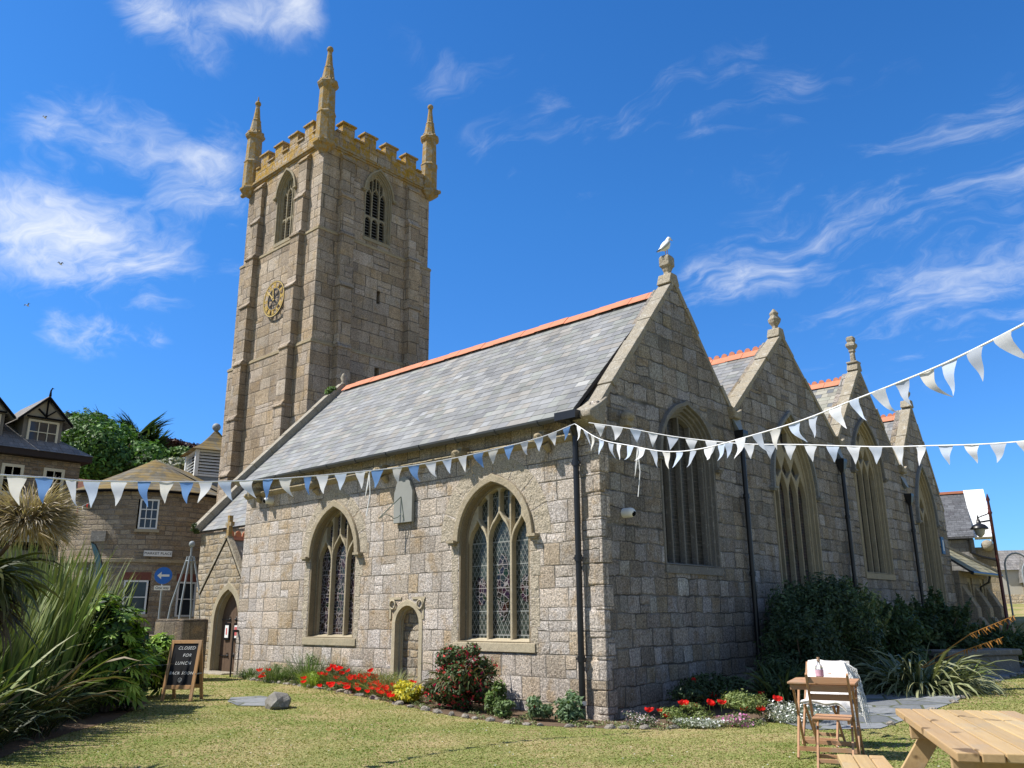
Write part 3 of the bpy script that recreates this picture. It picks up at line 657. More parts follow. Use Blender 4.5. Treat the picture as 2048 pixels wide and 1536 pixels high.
def ridge(parent, y, z, x0, x1, crest=False, seed=0):
    r = random.Random(seed); mb = MB(); x = x0
    while x < x1-.02:
        L = min(.44, x1-x); j = r.uniform(-.008,.008); xa, xb = x+.004, x+L-.004
        prof = [(y-.19,z-.145+j),(y-.18,z-.12+j),(y,z+.06+j),(y+.18,z-.12+j),(y+.19,z-.145+j),(y,z+.02+j)]
        mb.prism(prof, 'x', xa, xb)
        if crest:
            for k in range(2):
                c0 = xa+(L/2)*(k+.5)-.004
                pts = [(c0+.085*math.cos(t), z+.05+j+.095*math.sin(t)) for t in np.linspace(0, math.pi, 7)]
                mb.prism([(c0-.1,z+.03+j),(c0+.1,z+.03+j)]+pts, 'y', y-.018, y+.018)
        x += L
    return mb.build('ridge_tiles', M_terra, parent)
def gutter(parent, x0, x1, y, z):
    g = MB(); n = 8
    prof = [(.08*math.cos(t), .08*math.sin(t)) for t in np.linspace(math.pi, 2*math.pi, n)]+[(.070*math.cos(t), .070*math.sin(t)) for t in np.linspace(2*math.pi, math.pi, n)]
    g.prism([(y+a, z+b_) for a, b_ in prof], 'x', x0, x1)
    for x in np.arange(x0+.5, x1, 1.05): g.prism([(y+a*1.2, z+b_*1.2) for a, b_ in prof[:n]]+[(y+.075,z),(y-.075,z)], 'x', x-.035, x+.035)
    return g.build('gutter', M_gutter, parent)
def sl_vec(dy, dz): L = math.hypot(dy, dz); return (0, dy/L, dz/L), L
# south aisle
VY, L_ = sl_vec(3.05, 3.08); slates('roof', (XW+.12,-.26,4.96), (1,0,0), VY, -XW-.52, L_, church, seed=3, label='long south roof slope of grey slate under a plain orange ridge')
VN, Ln = sl_vec(-2.1, 2.3); slates('roof', (XW+.12,4.89,5.75), (1,0,0), VN, -XW-.5, Ln, church, seed=4, row=.3, wid=.5)
ridge(church, 2.8, 8.10, XW+.2, -.33, seed=1)
gutter(church, XW+.35, -.42, -.34, 4.92)
# nave, north aisle, outer aisle
for i, (yv0, zv0, ya, za_, yv1, zv1) in enumerate(((4.89,5.75,7.79,8.22,10.66,6.0),(10.66,6.0,12.98,8.48,15.52,5.85),(15.52,5.85,17.45,8.15,19.4,4.9))):
    za_ -= .22; zv0 -= .15; zv1 -= .15
    V_, L_ = sl_vec(ya-yv0, za_-zv0); slates('roof', (-16,yv0,zv0), (1,0,0), V_, 15.62, L_, church, seed=10+i, tones=None if i != 1 else [(1.35,1.3,1.1),(1.2,1.2,1.0),(.7,.75,.82),(1.3,1.25,1.05)])
    V_, L_ = sl_vec(ya-yv1, za_-zv1); slates('roof', (-16,yv1,zv1), (1,0,0), V_, 15.62, L_, church, seed=20+i, row=.3, wid=.5)
    ridge(church, ya, za_+.02, -16, -.36, crest=True, seed=5+i)
# body under the roofs (keeps daylight out)
m_ = MB(); m_.box(XW+.05,-.52,.6,19.3,-.6,4.9); m_.build('inner_wall', M_black, church)
m_ = MB()
for a, b_, c_ in ((gab[0],gab[1],gab[2]),(gab[2],gab[3],gab[4]),(gab[4],gab[5],gab[6]),(gab[6],gab[7],gab[8])):
    m_.prism([(a[0]+.1,4.85),(a[0]+.1,a[1]-.25),(b_[0],b_[1]-.3),(c_[0]-.1,c_[1]-.25),(c_[0]-.1,4.85)], 'x', XW if a is gab[0] else -16.05, XW+.4 if a is gab[0] else -15.6)
m_.build('wall', M_tower, church)
# copings and finials on the east gables
def coping(pts, x0, x1, mat, parent, t=.11, seed=0, kneel=(True,True)):
    r = random.Random(seed); mb = MB()
    for (a, b_) in zip(pts[:-1], pts[1:]):
        a = Vector(a); b2 = Vector(b_); d = (b2-a); L = d.length; d.normalize(); n = Vector((-d.y, d.x)); n = n if n.y > 0 else -n
        k = max(2, int(L/.62))
        for i in range(k):
            p0 = a+d*(L*i/k+.003); p1 = a+d*(L*(i+1)/k-.003); j = r.uniform(-.018,.018)
            c = [p0-n*.04, p1-n*.04, p1+n*(t-.04+j), p0+n*(t-.04+j)]
            mb.add([(x,q_.x,q_.y) for x in (x0,x1+j) for q_ in c], [(0,1,2,3),(7,6,5,4)]+[(i_,4+i_,4+(i_+1)%4,(i_+1)%4) for i_ in range(4)])
    return mb.build('coping', mat, parent, bevel=.012)
coping([(.02,5.02),(2.8,8.22),(4.85,5.83)], -.30, .015, M_coping, church, seed=1)
coping([(4.95,5.83),(7.79,8.27),(10.62,6.05)], -.30, .015, M_copE, church, seed=2)
coping([(10.7,6.05),(12.98,8.53),(15.48,5.9)], -.30, .015, M_copE, church, seed=3)
coping([(15.56,5.9),(17.45,8.2),(19.42,4.9)], -.30, .015, M_copE, church, seed=4)
k_ = MB(); k_.prism([(-.30,4.86),(.1,4.72),(.25,5.3),(.05,5.16),(-.28,4.97)], 'x', -.38, .06); k_.build('kneeler', M_coping, church, bevel=.03)
for y, z in ((4.89,5.78),(10.66,6.0),(15.52,5.86)):
    k_ = MB(); k_.prism([(y-.22,z+.13),(y-.14,z-.13),(y+.14,z-.13),(y+.22,z+.13),(y,z+.02)], 'x', -.36, .14); k_.build('kneeler', M_copE, church, bevel=.03)
def finial(y, z, kind, parent):
    f = MB(); x = -.14
    f.prism([(y-.2,z-.10),(y+.2,z-.10),(y+.11,z+.14),(y-.11,z+.14)], 'x', x-.16, x+.16)
    if kind == 'block':
        f.lathe([(.10,0),(.085,.10),(.13,.20),(.17,.24),(.17,.42),(.13,.47)], (x,y,z+.1), 4, smooth=False, ph=R_(45))
    elif kind == 'cross':
        f.box(x-.16,x+.16,y-.17,y+.17,z+.12,z+.18); f.lathe([(.10,0),(.085,.30),(.13,.34),(.10,.38),(.19,.50),(.19,.56),(.12,.62),(.15,.68),(.15,.76),(.11,.80)], (x,y,z+.17), 4, smooth=False, ph=R_(45))
    else:
        f.lathe([(.09,0),(.08,.12),(.15,.22),(.17,.30),(.10,.40),(.13,.46),(.03,.58)], (x,y,z+.1), 4, smooth=False, ph=R_(20))
    return f.build('finial', M_copE, parent, bevel=.02)
finial(2.8, 8.27, 'block', church); finial(7.79, 8.35, 'leaf', church); finial(12.98, 8.6, 'cross', church); finial(17.45, 8.28, 'leaf', church)
# west coping of the south aisle and of the porch bay
coping([(-.3,4.90),(2.8,8.12)], XW-.08, XW+.14, M_coping, church, t=.2, seed=5)
f = MB(); f.lathe([(.10,0),(.06,.1),(.10,.2),(.04,.34)], (XW+.05,2.8,8.2), 6); f.build('finial', M_coping, church)
w_ = MB(); ca, cb = (-16.,1.15,4.12), (-16.,2.75,5.87)
VB, LB_ = sl_vec(1.62, 1.75)
slates('roof', (-15.93,1.12,4.12), (1,0,0), VB, 4.7, 3.4, church, seed=31)
coping([(1.05,4.12),(3.3,6.58)], -16.12, -15.86, M_coping, church, t=.2, seed=6)
m_ = MB(); m_.box(-15.95,XW,1.2,6,-.6,4.05); m_.build('wall', M_rubble, church)
# downpipes
def downpipe(x, y, z0, z1, nx, ny, hopper=False, kink=None):
    d = MB(); ox, oy = x+nx*.10, y+ny*.10; d.tube([(ox,oy,z0),(ox,oy,z1)], .052, 12)
    for z in np.arange(z0+.9, z1, 1.6):
        d.tube([(ox,oy,z-.05),(ox,oy,z+.05)], .068, 12); d.box(ox-.09,ox+.09,oy-.02,oy+.02,z-.02,z+.02) if ny else d.box(ox-.02,ox+.02,oy-.09,oy+.09,z-.02,z+.02)
    if hopper: d.lathe([(.055,0),(.10,.12),(.15,.30),(.155,.34),(.155,.38)], (ox,oy,z1-.02), 4, smooth=False, ph=R_(45))
    if kink: d.tube([(ox,oy,z1-.02)]+kink, .052, 12)
    return d.build('downpipe', M_iron, church)
downpipe(-.42, 0, .02, 4.62, 0, -1, kink=[(-.42,-.14,4.72),(-.43,-.30,4.86),(-.43,-.33,4.93)])
downpipe(0, 5.02, -.1, 5.05, 1, 0, True); downpipe(0, 10.52, -.1, 5.15, 1, 0, True); downpipe(0, 15.62, -.1, 4.75, 1, 0, True)
b_ = MB(); b_.tube([(-.42,-.10,.22),(-.42,-.10,.28)], .068, 12); b_.build('pipe_collar', M_white, church)
d = MB(); d.box(-.62,-.16,-.42,.0,4.84,4.98); d.build('hopper_box', M_iron, church)
for y, z in ((4.98,5.42),(10.56,5.55),(15.58,5.3)):
    l = MB(); l.add([(.01,y-.22,z+.33),(.01,y+.22,z+.33),(.12,y+.1,z),(.12,y-.08,z),(.01,y,z-.05)], [(0,1,2,3),(0,3,4),(1,4,2),(3,2,4)]); l.build('lead_chute', M_lead, church)
s_ = MB(); s_.box(.005,.035,18.5,18.78,3.45,4.0); sg = s_.build('wall_sign', plain('blue_sign', (.05,.16,.35)), church); s_ = MB(); s_.box(.036,.040,18.6,18.70,3.55,3.9); s_.build('sign_panel', M_white, sg)

# ------------------------------------------------------------------ tower
tw = MB(); TX, TY, TS = -16.55, 5.08, 5.5; X0, X1, Y0, Y1 = TX-TS, TX, TY, TY+TS; XC, YC = (X0+X1)/2, (Y0+Y1)/2
bs = dict(cx=XC+.24, hw=.50, sill=16.2, zs=18.25, za=19.12); be = dict(cx=YC, hw=.54, sill=16.3, zs=18.3, za=19.22)
def tower_wall(mb, z0, z1, g, holes_s=(), holes_e=()):
    plate(mb, [(X0-g,z0),(X1+g,z0),(X1+g,z1),(X0-g,z1)], holes_s, .4, frame_y(Y0-g), -.2)
    plate(mb, [(Y0-g+.4,z0),(Y1+g,z0),(Y1+g,z1),(Y0-g+.4,z1)], holes_e, .4, frame_x(X1+g), -.2)
    mb.box(X0-g,X1+g-.4,Y1+g-.4,Y1+g,z0,z1); mb.box(X0-g,X0-g+.4,Y0-g+.4,Y1+g-.4,z0,z1)
slit = lambda c, a, b_, w=.09: [(c-w,a),(c-w,b_),(c+w,b_),(c+w,a)]
tower_wall(tw, 15.85, 19.7, 0, [wall_hole(**bs)], [wall_hole(**be)])
tower_wall(tw, 11.3, 15.85, .09, [], [slit(7.95,13.55,14.1)])
tower_wall(tw, -.6, 11.3, .18, [], [slit(7.95,10.3,10.9,.12)])
tw.box(X0+.5,X1-.5,Y0+.5,Y1-.5,19.3,19.5)
tower = tw.build('tower', M_tower, church)
inn = MB(); inn.box(X0+.42,X1-.42,Y0+.42,Y1-.42,8,19.2); inn.build('inner_wall', M_black, tower)
# buttresses: two to a corner, each face, stepping back at weathered set-offs
levels = [(-.6,6.9,.62),(6.9,9.1,.54),(9.1,11.35,.47),(11.35,13.8,.40),(13.8,15.95,.33),(15.95,17.6,.25),(17.6,19.25,.17)]
def buttress(c, face):
    b = MB(); wz = .29
    for z0, z1, pr in levels:
        def P(a0,a1,p,zz0,zz1):
            if face == 's': b.box(c-a0,c+a1,Y0-p,Y0+.05,zz0,zz1)
            elif face == 'e': b.box(X1-.05,X1+p,c-a0,c+a1,zz0,zz1)
            elif face == 'n': b.box(c-a0,c+a1,Y1-.05,Y1+p,zz0,zz1)
            else: b.box(X0-p,X0+.05,c-a0,c+a1,zz0,zz1)
        P(wz,wz,pr,z0,z1-.12)
        # weathering slab, sloping
        w2 = wz+.035; zt = z1
        nx = pr-.09
        pts = [(-.0,zt-.14),(pr+.05,zt-.14),(pr+.05,zt-.08),(nx,zt+.12),(0,zt+.12)]
        def T3(a, v, s): return {'s':(c+s*w2,Y0-a,v),'e':(X1+a,c+s*w2,v),'n':(c+s*w2,Y1+a,v),'w':(X0-a,c+s*w2,v)}[face]
        vs = [T3(a,v,-1) for a, v in pts]+[T3(a,v,1) for a, v in pts]; n = len(pts)
        b.add(vs, [tuple(range(n)), tuple(range(n,2*n))[::-1]]+[(i,n+i,n+(i+1)%n,(i+1)%n) for i in range(n)])
    b.build('buttress', M_tower, tower, bevel=.012)
for cc_ in (X1-1.15, X0+1.05): buttress(cc_, 's')
for cc_ in (Y0+1.1, Y1-1.0): buttress(cc_, 'e')
for cc_ in (Y0+1.1, Y1-1.1): buttress(cc_, 'w')
for z, g in ((15.85,.0),(11.3,.09),(19.62,.0)):
    t_ = MB(); p = .12
    for (a, b_) in ((0,.05),(.05,.1)):
        gg = g+p*(1-a*6); 
    t_.box(X0-g-p,X1+g+p,Y0-g-p,Y1+g+p,z-.05,z+.03); t_.prism([(X0-g-p+.01,Y0-g-p+.01),(X1+g+p-.01,Y0-g-p+.01),(X1+g+p-.01,Y1+g+p-.01),(X0-g-p+.01,Y1+g+p-.01)],'z',z+.03,z+.07)
    t_.box(X0-g-.06,X1+g+.06,Y0-g-.06,Y1+g+.06,z-.12,z+.11); t_.build('string_course', M_string if z < 19 else M_pinn, tower, bevel=.015)
# parapet with merlons
pp = MB()
for (a0, a1, ax) in ((X0,X1,'s'),(Y0,Y1,'e'),(X0,X1,'n'),(Y0,Y1,'w')):
    def bx(u0,u1,z0,z1,g=0,gi=0):
        if ax == 's': pp.box(u0,u1,Y0-.03-g,Y0+.32+gi,z0,z1)
        elif ax == 'e': pp.box(X1-.32-gi,X1+.03+g,u0,u1,z0,z1)
        elif ax == 'n': pp.box(u0,u1,Y1-.32-gi,Y1+.03+g,z0,z1)
        else: pp.box(X0-.03-g,X0+.32+gi,u0,u1,z0,z1)
    e_ = .32 if ax in 'ew' else 0
    bx(a0+e_,a1-e_,19.68,20.28)
    n = 4; cell = (a1-a0-1.1)/(n-.5)*1.0; pos = [a0+.55+(a1-a0-1.1)*(k+.5)/n for k in range(n)]
    if ax in 'sn' or True:
        ws = .30
        edges = [a0+.5]+[v for p_ in pos for v in (p_-ws,p_+ws)]+[a1-.5]
        for p_ in pos:
            bx(p_-ws,p_+ws,20.28,20.78); bx(p_-ws-.06,p_+ws+.06,20.78,20.86,.07,.07)
        for k in range(0,len(edges),2): bx(edges[k]+.005,edges[k+1]-.005,20.28,20.36,.06,.06)
pp.build('parapet', M_tower, tower, bevel=.015)
for sx in (0,1):
    for sy in (0,1):
        x = X1-.02 if sx else X0+.02; y = Y1-.02 if sy else Y0+.02; pn = MB(); ph = R_(22.5)
        pn.lathe([(.06,-.62),(.22,-.52),(.37,-.40),(.46,-.30),(.46,-.22),(.38,-.16),(.37,1.0),(.40,1.06),(.34,1.14),(.32,2.0),(.31,2.25),(.40,2.32),(.44,2.42),(.39,2.52),(.29,2.58),(.27,2.66),(.19,3.15),(.20,3.2),(.16,3.26),(.085,3.95),(.08,4.02)], (x,y,19.75), 8, smooth=False, ph=ph)
        for k in range(8):
            a = ph+k*math.pi/4+math.pi/8; pn.ball((x+.33*math.cos(a), y+.33*math.sin(a), 22.27), (.055,.055,.085), 6)
        pn.ball((x,y,23.83), .135); pn.lathe([(.05,0),(.10,.05),(.05,.10)], (x,y,23.62), 8)
        if not sx and not sy: pn.tube([(x,y,23.9),(x,y,24.2)], [.05,.02], 6)
        pn.build('pinnacle', M_pinn, tower)
# corbel beasts at the corners
for x, y, dx, dy in ((X1,Y0,.6,-.6),(X1,Y1,.9,.2),(X0,Y0,-.9,-.1)):
    g = MB(); L = .62; g.tube([(x,y,19.42),(x+dx*L*.6,y+dy*L*.6,19.46),(x+dx*L,y+dy*L,19.40)], [.16,.14,.09], 8); g.build('gargoyle', M_pinn, tower)
def belfry(fr, d, parent):
    w = make_window(fr, **d, nl=3, style='perp', mats=(M_towdress, M_black), parent=parent, name='belfry_window', hood=True, hood_mat=M_towdress)
    return w
wS = belfry(frame_y(Y0), bs, tower); wE = belfry(frame_x(X1), be, tower)
# transoms and louvres
for fr, d, w in ((frame_y(Y0), bs, wS), (frame_x(X1), be, wE)):
    l = MB(); ff = arch_fn(d['cx'], d['hw'], d['zs'], d['za'])
    for z in np.arange(d['sill']+.1, d['za']-.15, .13):
        hwz = d['hw'] if z < d['zs'] else max([abs(x-d['cx']) for x in np.linspace(d['cx']-d['hw'],d['cx']+d['hw'],41) if ff(x) > z]+[0])
        a, b_ = d['cx']-hwz, d['cx']+hwz
        l.add([fr(a,z,-.275),fr(b_,z,-.275),fr(b_,z-.06,-.20),fr(a,z-.06,-.20),fr(a,z-.018,-.275),fr(b_,z-.018,-.275),fr(b_,z-.078,-.20),fr(a,z-.078,-.20)], [(0,1,2,3),(7,6,5,4),(3,2,6,7),(0,4,5,1)])
    l.build('louvre', M_lead if False else stone('louvre_slate_%d' % (1 if fr is not None else 0), (.16,.15,.13)), w)
    t_ = MB(); zt = d['sill']+(d['zs']-d['sill'])*.5; lw = 2*d['hw']/3
    holes = [[(d['cx']-d['hw']+lw*i+.04, zt-.16)]+[(d['cx']-d['hw']+lw*(i+.5)+(lw/2-.04)*t, zt-.16+.17*(1-abs(t)**1.7)) for t in np.linspace(-.95,.95,9)]+[(d['cx']-d['hw']+lw*(i+1)-.04, zt-.16)] for i in range(3)]
    plate(t_, [(d['cx']-d['hw'],zt-.15),(d['cx']+d['hw'],zt-.15),(d['cx']+d['hw'],zt+.06),(d['cx']-d['hw'],zt+.06)], [[(u,max(v,zt-.1499)) for u,v in h] for h in holes] if False else [], .05, fr, -.16) if False else None
    P0 = []
    for i in range(3):
        a = d['cx']-d['hw']+lw*i; c0 = a+lw/2
        for s_ in (-1,1):
            vs2 = [(c0+s_*(lw/2), zt-.17),(c0+s_*(lw/2), zt+.05),(c0, zt+.05),(c0, zt-.0),(c0+s_*(lw/4), zt-.05),(c0+s_*(lw/2-.045), zt-.17)]
            t_.add([fr(u,v,-.185) for u,v in vs2]+[fr(u,v,-.30) for u,v in vs2], [(0,1,2,3,4,5),(11,10,9,8,7,6)]+[(i_,(i_+1)%6,6+(i_+1)%6,6+i_) for i_ in range(6)])
    t_.build('transom', M_towdress, w)
# clock: open skeleton dial
ck = MB(); cx_, cz_ = -19.06, 13.6; yk = Y0-.09-.10; n = 48
def ringk(r0, r1, mi, y_=0, th=.03):
    vs = []
    for r in (r0, r1):
        for yy in (yk-th+y_, yk+y_): vs += [(cx_+r*math.cos(2*math.pi*k/n), yy, cz_+r*math.sin(2*math.pi*k/n)) for k in range(n)]
    F = []
    for k in range(n):
        j = (k+1)%n; F += [(k,j,2*n+j,2*n+k),(n+k,3*n+k,3*n+j,n+j),(2*n+k,2*n+j,3*n+j,3*n+k),(k,n+k,n+j,j)]
    ck.add(vs, F, mi)
ringk(.70,.755,0); ringk(.685,.70,1); ringk(.40,.445,0); ringk(.445,.46,1); ringk(.71,.735,1,-.008)
M_gold = plain('gilding', (.62,.44,.12), .4, .5, var=.15)
M_clk = plain('clock_iron', (.05,.05,.05), .5, .4)
for h in range(60):
    a = R_(90-h*6); r0, r1 = (.655,.675)
    ck.beam((cx_+r0*math.cos(a),yk-.02,cz_+r0*math.sin(a)),(cx_+.69*math.cos(a),yk-.02,cz_+.69*math.sin(a)),.012,.02,(0,1,0),0)
for h in range(12):   # roman numerals standing in the ring
    num = ['XII','I','II','III','IIII','V','VI','VII','VIII','IX','X','XI'][h]; a = R_(90-h*30); er = Vector((math.cos(a),0,math.sin(a))); et = Vector((er.z,0,-er.x))
    wd = {'I':.032,'V':.075,'X':.075}; tot = sum(wd[c] for c in num)+.012*(len(num)-1); u = -tot/2; c0 = Vector((cx_,yk-.02,cz_))
    for ch in num:
        w = wd[ch]; 
        def bm(ua, ra, ub, rb): ck.beam(c0+et*ua+er*ra, c0+et*ub+er*rb, .026, .03, (0,1,0), 1)
        if ch == 'I': bm(u+w/2,.475,u+w/2,.655)
        elif ch == 'V': bm(u,.655,u+w/2,.475); bm(u+w,.655,u+w/2,.475)
        else: bm(u,.655,u+w,.475); bm(u+w,.655,u,.475)
        u += w+.012
for k in range(8):
    a = k*math.pi/4; ck.beam((cx_,yk-.01,cz_),(cx_+.42*math.cos(a),yk-.01,cz_+.42*math.sin(a)),.03,.02,(0,1,0),0)
clk = ck.build('clock_face', [M_clk, M_gold], tower)
hd = MB()
for a, L in ((R_(90-52*6),.62),(R_(90-36*6-0),.0),(R_(90-11.87*30),.40)):
    if L: hd.beam((cx_-.1*math.cos(a),yk-.06,cz_-.1*math.sin(a)),(cx_+L*math.cos(a),yk-.06,cz_+L*math.sin(a)),.04,.02,(0,1,0))
hd.build('clock_hand', M_gold, clk)

# ------------------------------------------------------------------ little gabled porch with the arched door
py0, pcx, phw, pez, paz = .55, -13.22, 1.22, 2.28, 3.72
pd_ = dict(cx=-12.90, hw=.60, sill=.2, zs=1.50, za=2.30)
def doorway(off): return arch_poly(pd_['cx'], pd_['hw'], -.4, pd_['zs'], pd_['za'], off=off)
pm = MB(); plate(pm, [(pcx-phw,-.5),(pcx-phw,pez),(pcx,paz),(pcx+phw,pez),(pcx+phw,-.5)], [doorway(.12)], .45, frame_y(py0), -.225)
pm.box(pcx-phw,pcx-phw+.3,py0+.46,1.6,-.5,pez); pm.box(pcx+phw-.3,pcx+phw,py0+.46,1.6,-.5,pez)
porch = pm.build('porch', M_rubble, church)
pm = MB(); plate(pm, doorway(.19), [doorway(.05)], .14, frame_y(py0), -.05, .02); plate(pm, doorway(.12), [doorway(-.01)], .34, frame_y(py0), -.24, .015); pm.build('door_surround', M_dressE, porch)
pm = MB(); W_ = pd_['hw']; f_ = arch_fn(pd_['cx'], W_, pd_['zs'], pd_['za'])
for k in range(8):    # upright boards
    a = pd_['cx']-W_+2*W_*k/8+.004; b_ = pd_['cx']-W_+2*W_*(k+1)/8-.004
    top = [(x, f_(x)+.02) for x in (b_, (a+b_)/2, a)]
    pm.prism([(a,.2),(b_,.2)]+top, 'y', py0+.22-(.0 if k not in (3,4) else .006), py0+.28)
door = pm.build('door', M_oakd, porch)
for zz in (.62, 1.55):
    for s_ in (-1,1):
        pm = MB(); x0_ = pd_['cx']+s_*W_*.95; pm.beam((x0_,py0+.205,zz),(pd_['cx']+s_*.14,py0+.205,zz),.02,.035,(0,1,0)); pm.ball((pd_['cx']+s_*.14,py0+.20,zz),.035,8)
        pm.tube([(pd_['cx']+s_*.22,py0+.20,zz),(pd_['cx']+s_*.19,py0+.20,zz+.06),(pd_['cx']+s_*.13,py0+.20,zz+.07)],.012,5); pm.build('hinge', M_iron, door)
M_pink = plain('red_print', (.55,.12,.12), .6)
for s_ in (-1,1):
    pm = MB(); cx_ = pd_['cx']+s_*.24; pm.box(cx_-.13,cx_+.13,py0+.18,py0+.21,1.02,1.46); nbd = pm.build('notice_board', M_black, door)
    pm = MB(); pm.box(cx_-.09,cx_+.09,py0+.172,py0+.179,1.08,1.40); pm.build('notice', M_white, nbd)
    pm = MB(); pm.box(cx_-.075,cx_+.075,py0+.168,py0+.1715,1.27 if s_<0 else 1.14,1.36) if s_ > 0 else pm.box(cx_-.03,cx_+.03,py0+.168,py0+.1715,1.16,1.33); pm.build('print', M_pink, nbd)
pm = MB(); pm.box(pd_['cx']-.95,pd_['cx']+.75,py0-.42,py0+.1,-.1,.24); pm.build('door_step', M_coping, porch, bevel=.03)
for s_ in (-1,1):
    O_ = (pcx+s_*(phw+.03), py0-.0, pez-.02); L_ = math.hypot(phw,paz-pez)
    slates('roof', O_, (0,1,0), (-s_*phw/L_,0,(paz-pez)/L_), 2.3, L_+.02, porch, seed=50+s_, row=.2, wid=.28)
    d_ = Vector((-s_*phw/L_,0,(paz-pez)/L_)); n_ = Vector((s_*(paz-pez)/L_,0,phw/L_)); mbp = MB(); a = Vector((pcx+s_*(phw+.06),py0-.02,pez-.06)); b_ = Vector((pcx,py0-.02,paz+.02))
    P = [a, b_, b_+n_*.07, a+n_*.07]; P2 = [p+Vector((0,.16,0)) for p in P]
    mbp.add(P+P2, [(0,1,2,3),(7,6,5,4)]+[(i_,4+i_,4+(i_+1)%4,(i_+1)%4) for i_ in range(4)]); mbp.build('coping', M_copE, porch)
rt = MB()
for k in range(5):
    y = py0+.02+k*.42
    rt.prism([(pcx-.12,paz-.05),(pcx,paz+.08),(pcx+.12,paz-.05)], 'y', y, y+.41)
    for j in range(2): c0 = y+.1+j*.21; rt.prism([(c0-.09,paz+.06),(c0+.09,paz+.06)]+[(c0+.085*math.cos(t),paz+.10+.12*math.sin(t)) for t in np.linspace(0,math.pi,7)], 'x', pcx-.018, pcx+.018)
rt.build('ridge_tiles', M_terra, porch)
cr = MB(); cr.box(pcx-.055,pcx+.055,py0+.0,py0+.11,paz+.05,paz+.62); cr.box(pcx-.15,pcx-.056,py0+.0,py0+.11,paz+.33,paz+.44); cr.box(pcx+.056,pcx+.15,py0+.0,py0+.11,paz+.33,paz+.44); cr.box(pcx-.09,pcx+.09,py0-.03,py0+.14,paz+.0,paz+.05); cr.build('stone_cross', M_pinn, porch)
rp = MB(); rp.tube([(-11.28,-.12,.1),(-11.28,-.12,1.28)], .022, 8); rp.beam((-11.28,-.14,1.28),(-11.28,.0,1.28),.05,.06); rp.build('iron_post', M_iron, church)

# ------------------------------------------------------------------ vestry beyond the gables
VS = thing('vestry', 'low stone vestry with sloping slate roof and stepped buttresses beyond the fourth gable', 'vestry', (0,19.4,0))
def vst(mb, *a, **k): return mb
m_ = MB(); vy = 19.42; 
def vb(mb, x0,x1,y0,y1,z0,z1): return mb.box(x0,x1,y0-19.4,y1-19.4,z0,z1)
M_vest = masonry('vestry_granite', [(.24,.20,.145),(.28,.24,.18),(.26,.22,.15),(.22,.185,.135)], (.20,.175,.14), .38, .7, .008, .012, .4, .4, (.2,(.45,.45,.42)), .015)
vm = MB(); plate(vm, [(19.45,-.6),(23.1,-.6),(23.1,2.95),(19.45,2.95)], [[(20.35,1.6),(20.35,2.75),(20.91,2.75),(20.91,1.6)],[(21.85,1.6),(21.85,2.75),(22.41,2.75),(22.41,1.6)]], .4, lambda u,v,w: (.15+w,u-19.4,v), -.2)
vb(vm,-6,-.26,22.7,23.1,-.6,2.95); vm.build('wall', M_vest, VS)
for y in (20.63,22.13):
    w = MB(); plate(w, [(y-.28,1.6),(y+.28,1.6),(y+.28,2.75),(y-.28,2.75)], [arch_poly(y-.0,.2,1.7,2.3,2.62)], .1, lambda u,v,w_: (.05+w_,u-19.4,v), 0, .015); ww = w.build('window', M_dressE, VS)
    g = MB(); g.box(-.08,-.05,y-.3-19.4,y+.3-19.4,1.62,2.73); g.build('glass', M_glassE, ww)
for y in (19.85,21.35,22.8):
    b_ = MB(); 
    b_.add([(x_,yy-19.4,z_) for yy in (y-.22,y+.22) for x_, z_ in ((.1,-.6),(.78,-.6),(.78,1.05),(.58,1.45),(.52,1.45),(.52,1.75),(.12,2.55))], [tuple(range(7)),tuple(range(7,14))[::-1]]+[(i,7+i,7+(i+1)%7,(i+1)%7) for i in range(7)])
    b_.build('buttress', M_vest, VS, bevel=.02)
Vv, Lv = Vector((-2.6,0,1.95)), math.hypot(2.6,1.95)
slates('roof', (.55,.02,2.92), (0,1,0), Vv/Lv, 3.75, Lv, VS, row=.24, wid=.34, mat=M_slateL, tones=[(1,1,.95),(.85,.85,.8),(1.15,1.1,1.0)], u1=lambda v: 3.75-v*1.05, seed=61)
sv = MB(); sv.tube([(.58,0,2.86),(.58,3.7,2.86)], .06, 8); sv.tube([(.58,2.2,2.84),(.5,2.2,2.6),(.25,2.1,2.45),(.22,2.1,1.9)], .04, 8); sv.build('gutter', M_iron, VS)
hp = MB(); a = Vector((.55,3.75,2.95)); b_ = a+Vector((-2.6,-Lv*1.05,1.95)); hp.beam(a, b_, .16, .08); hp.build('hip_tiles', M_coping, VS)

def at(px, D):      # point on the ground D metres from the photographer, on the bearing of a picture column
    d = Fw + Rt*((px-1024)/1660) - Up*((1100-768)/1660); d = Vector((d.x,d.y,0)).normalized(); p = EYE+d*D; return Vector((p.x,p.y,ground_z(p.x,p.y)))
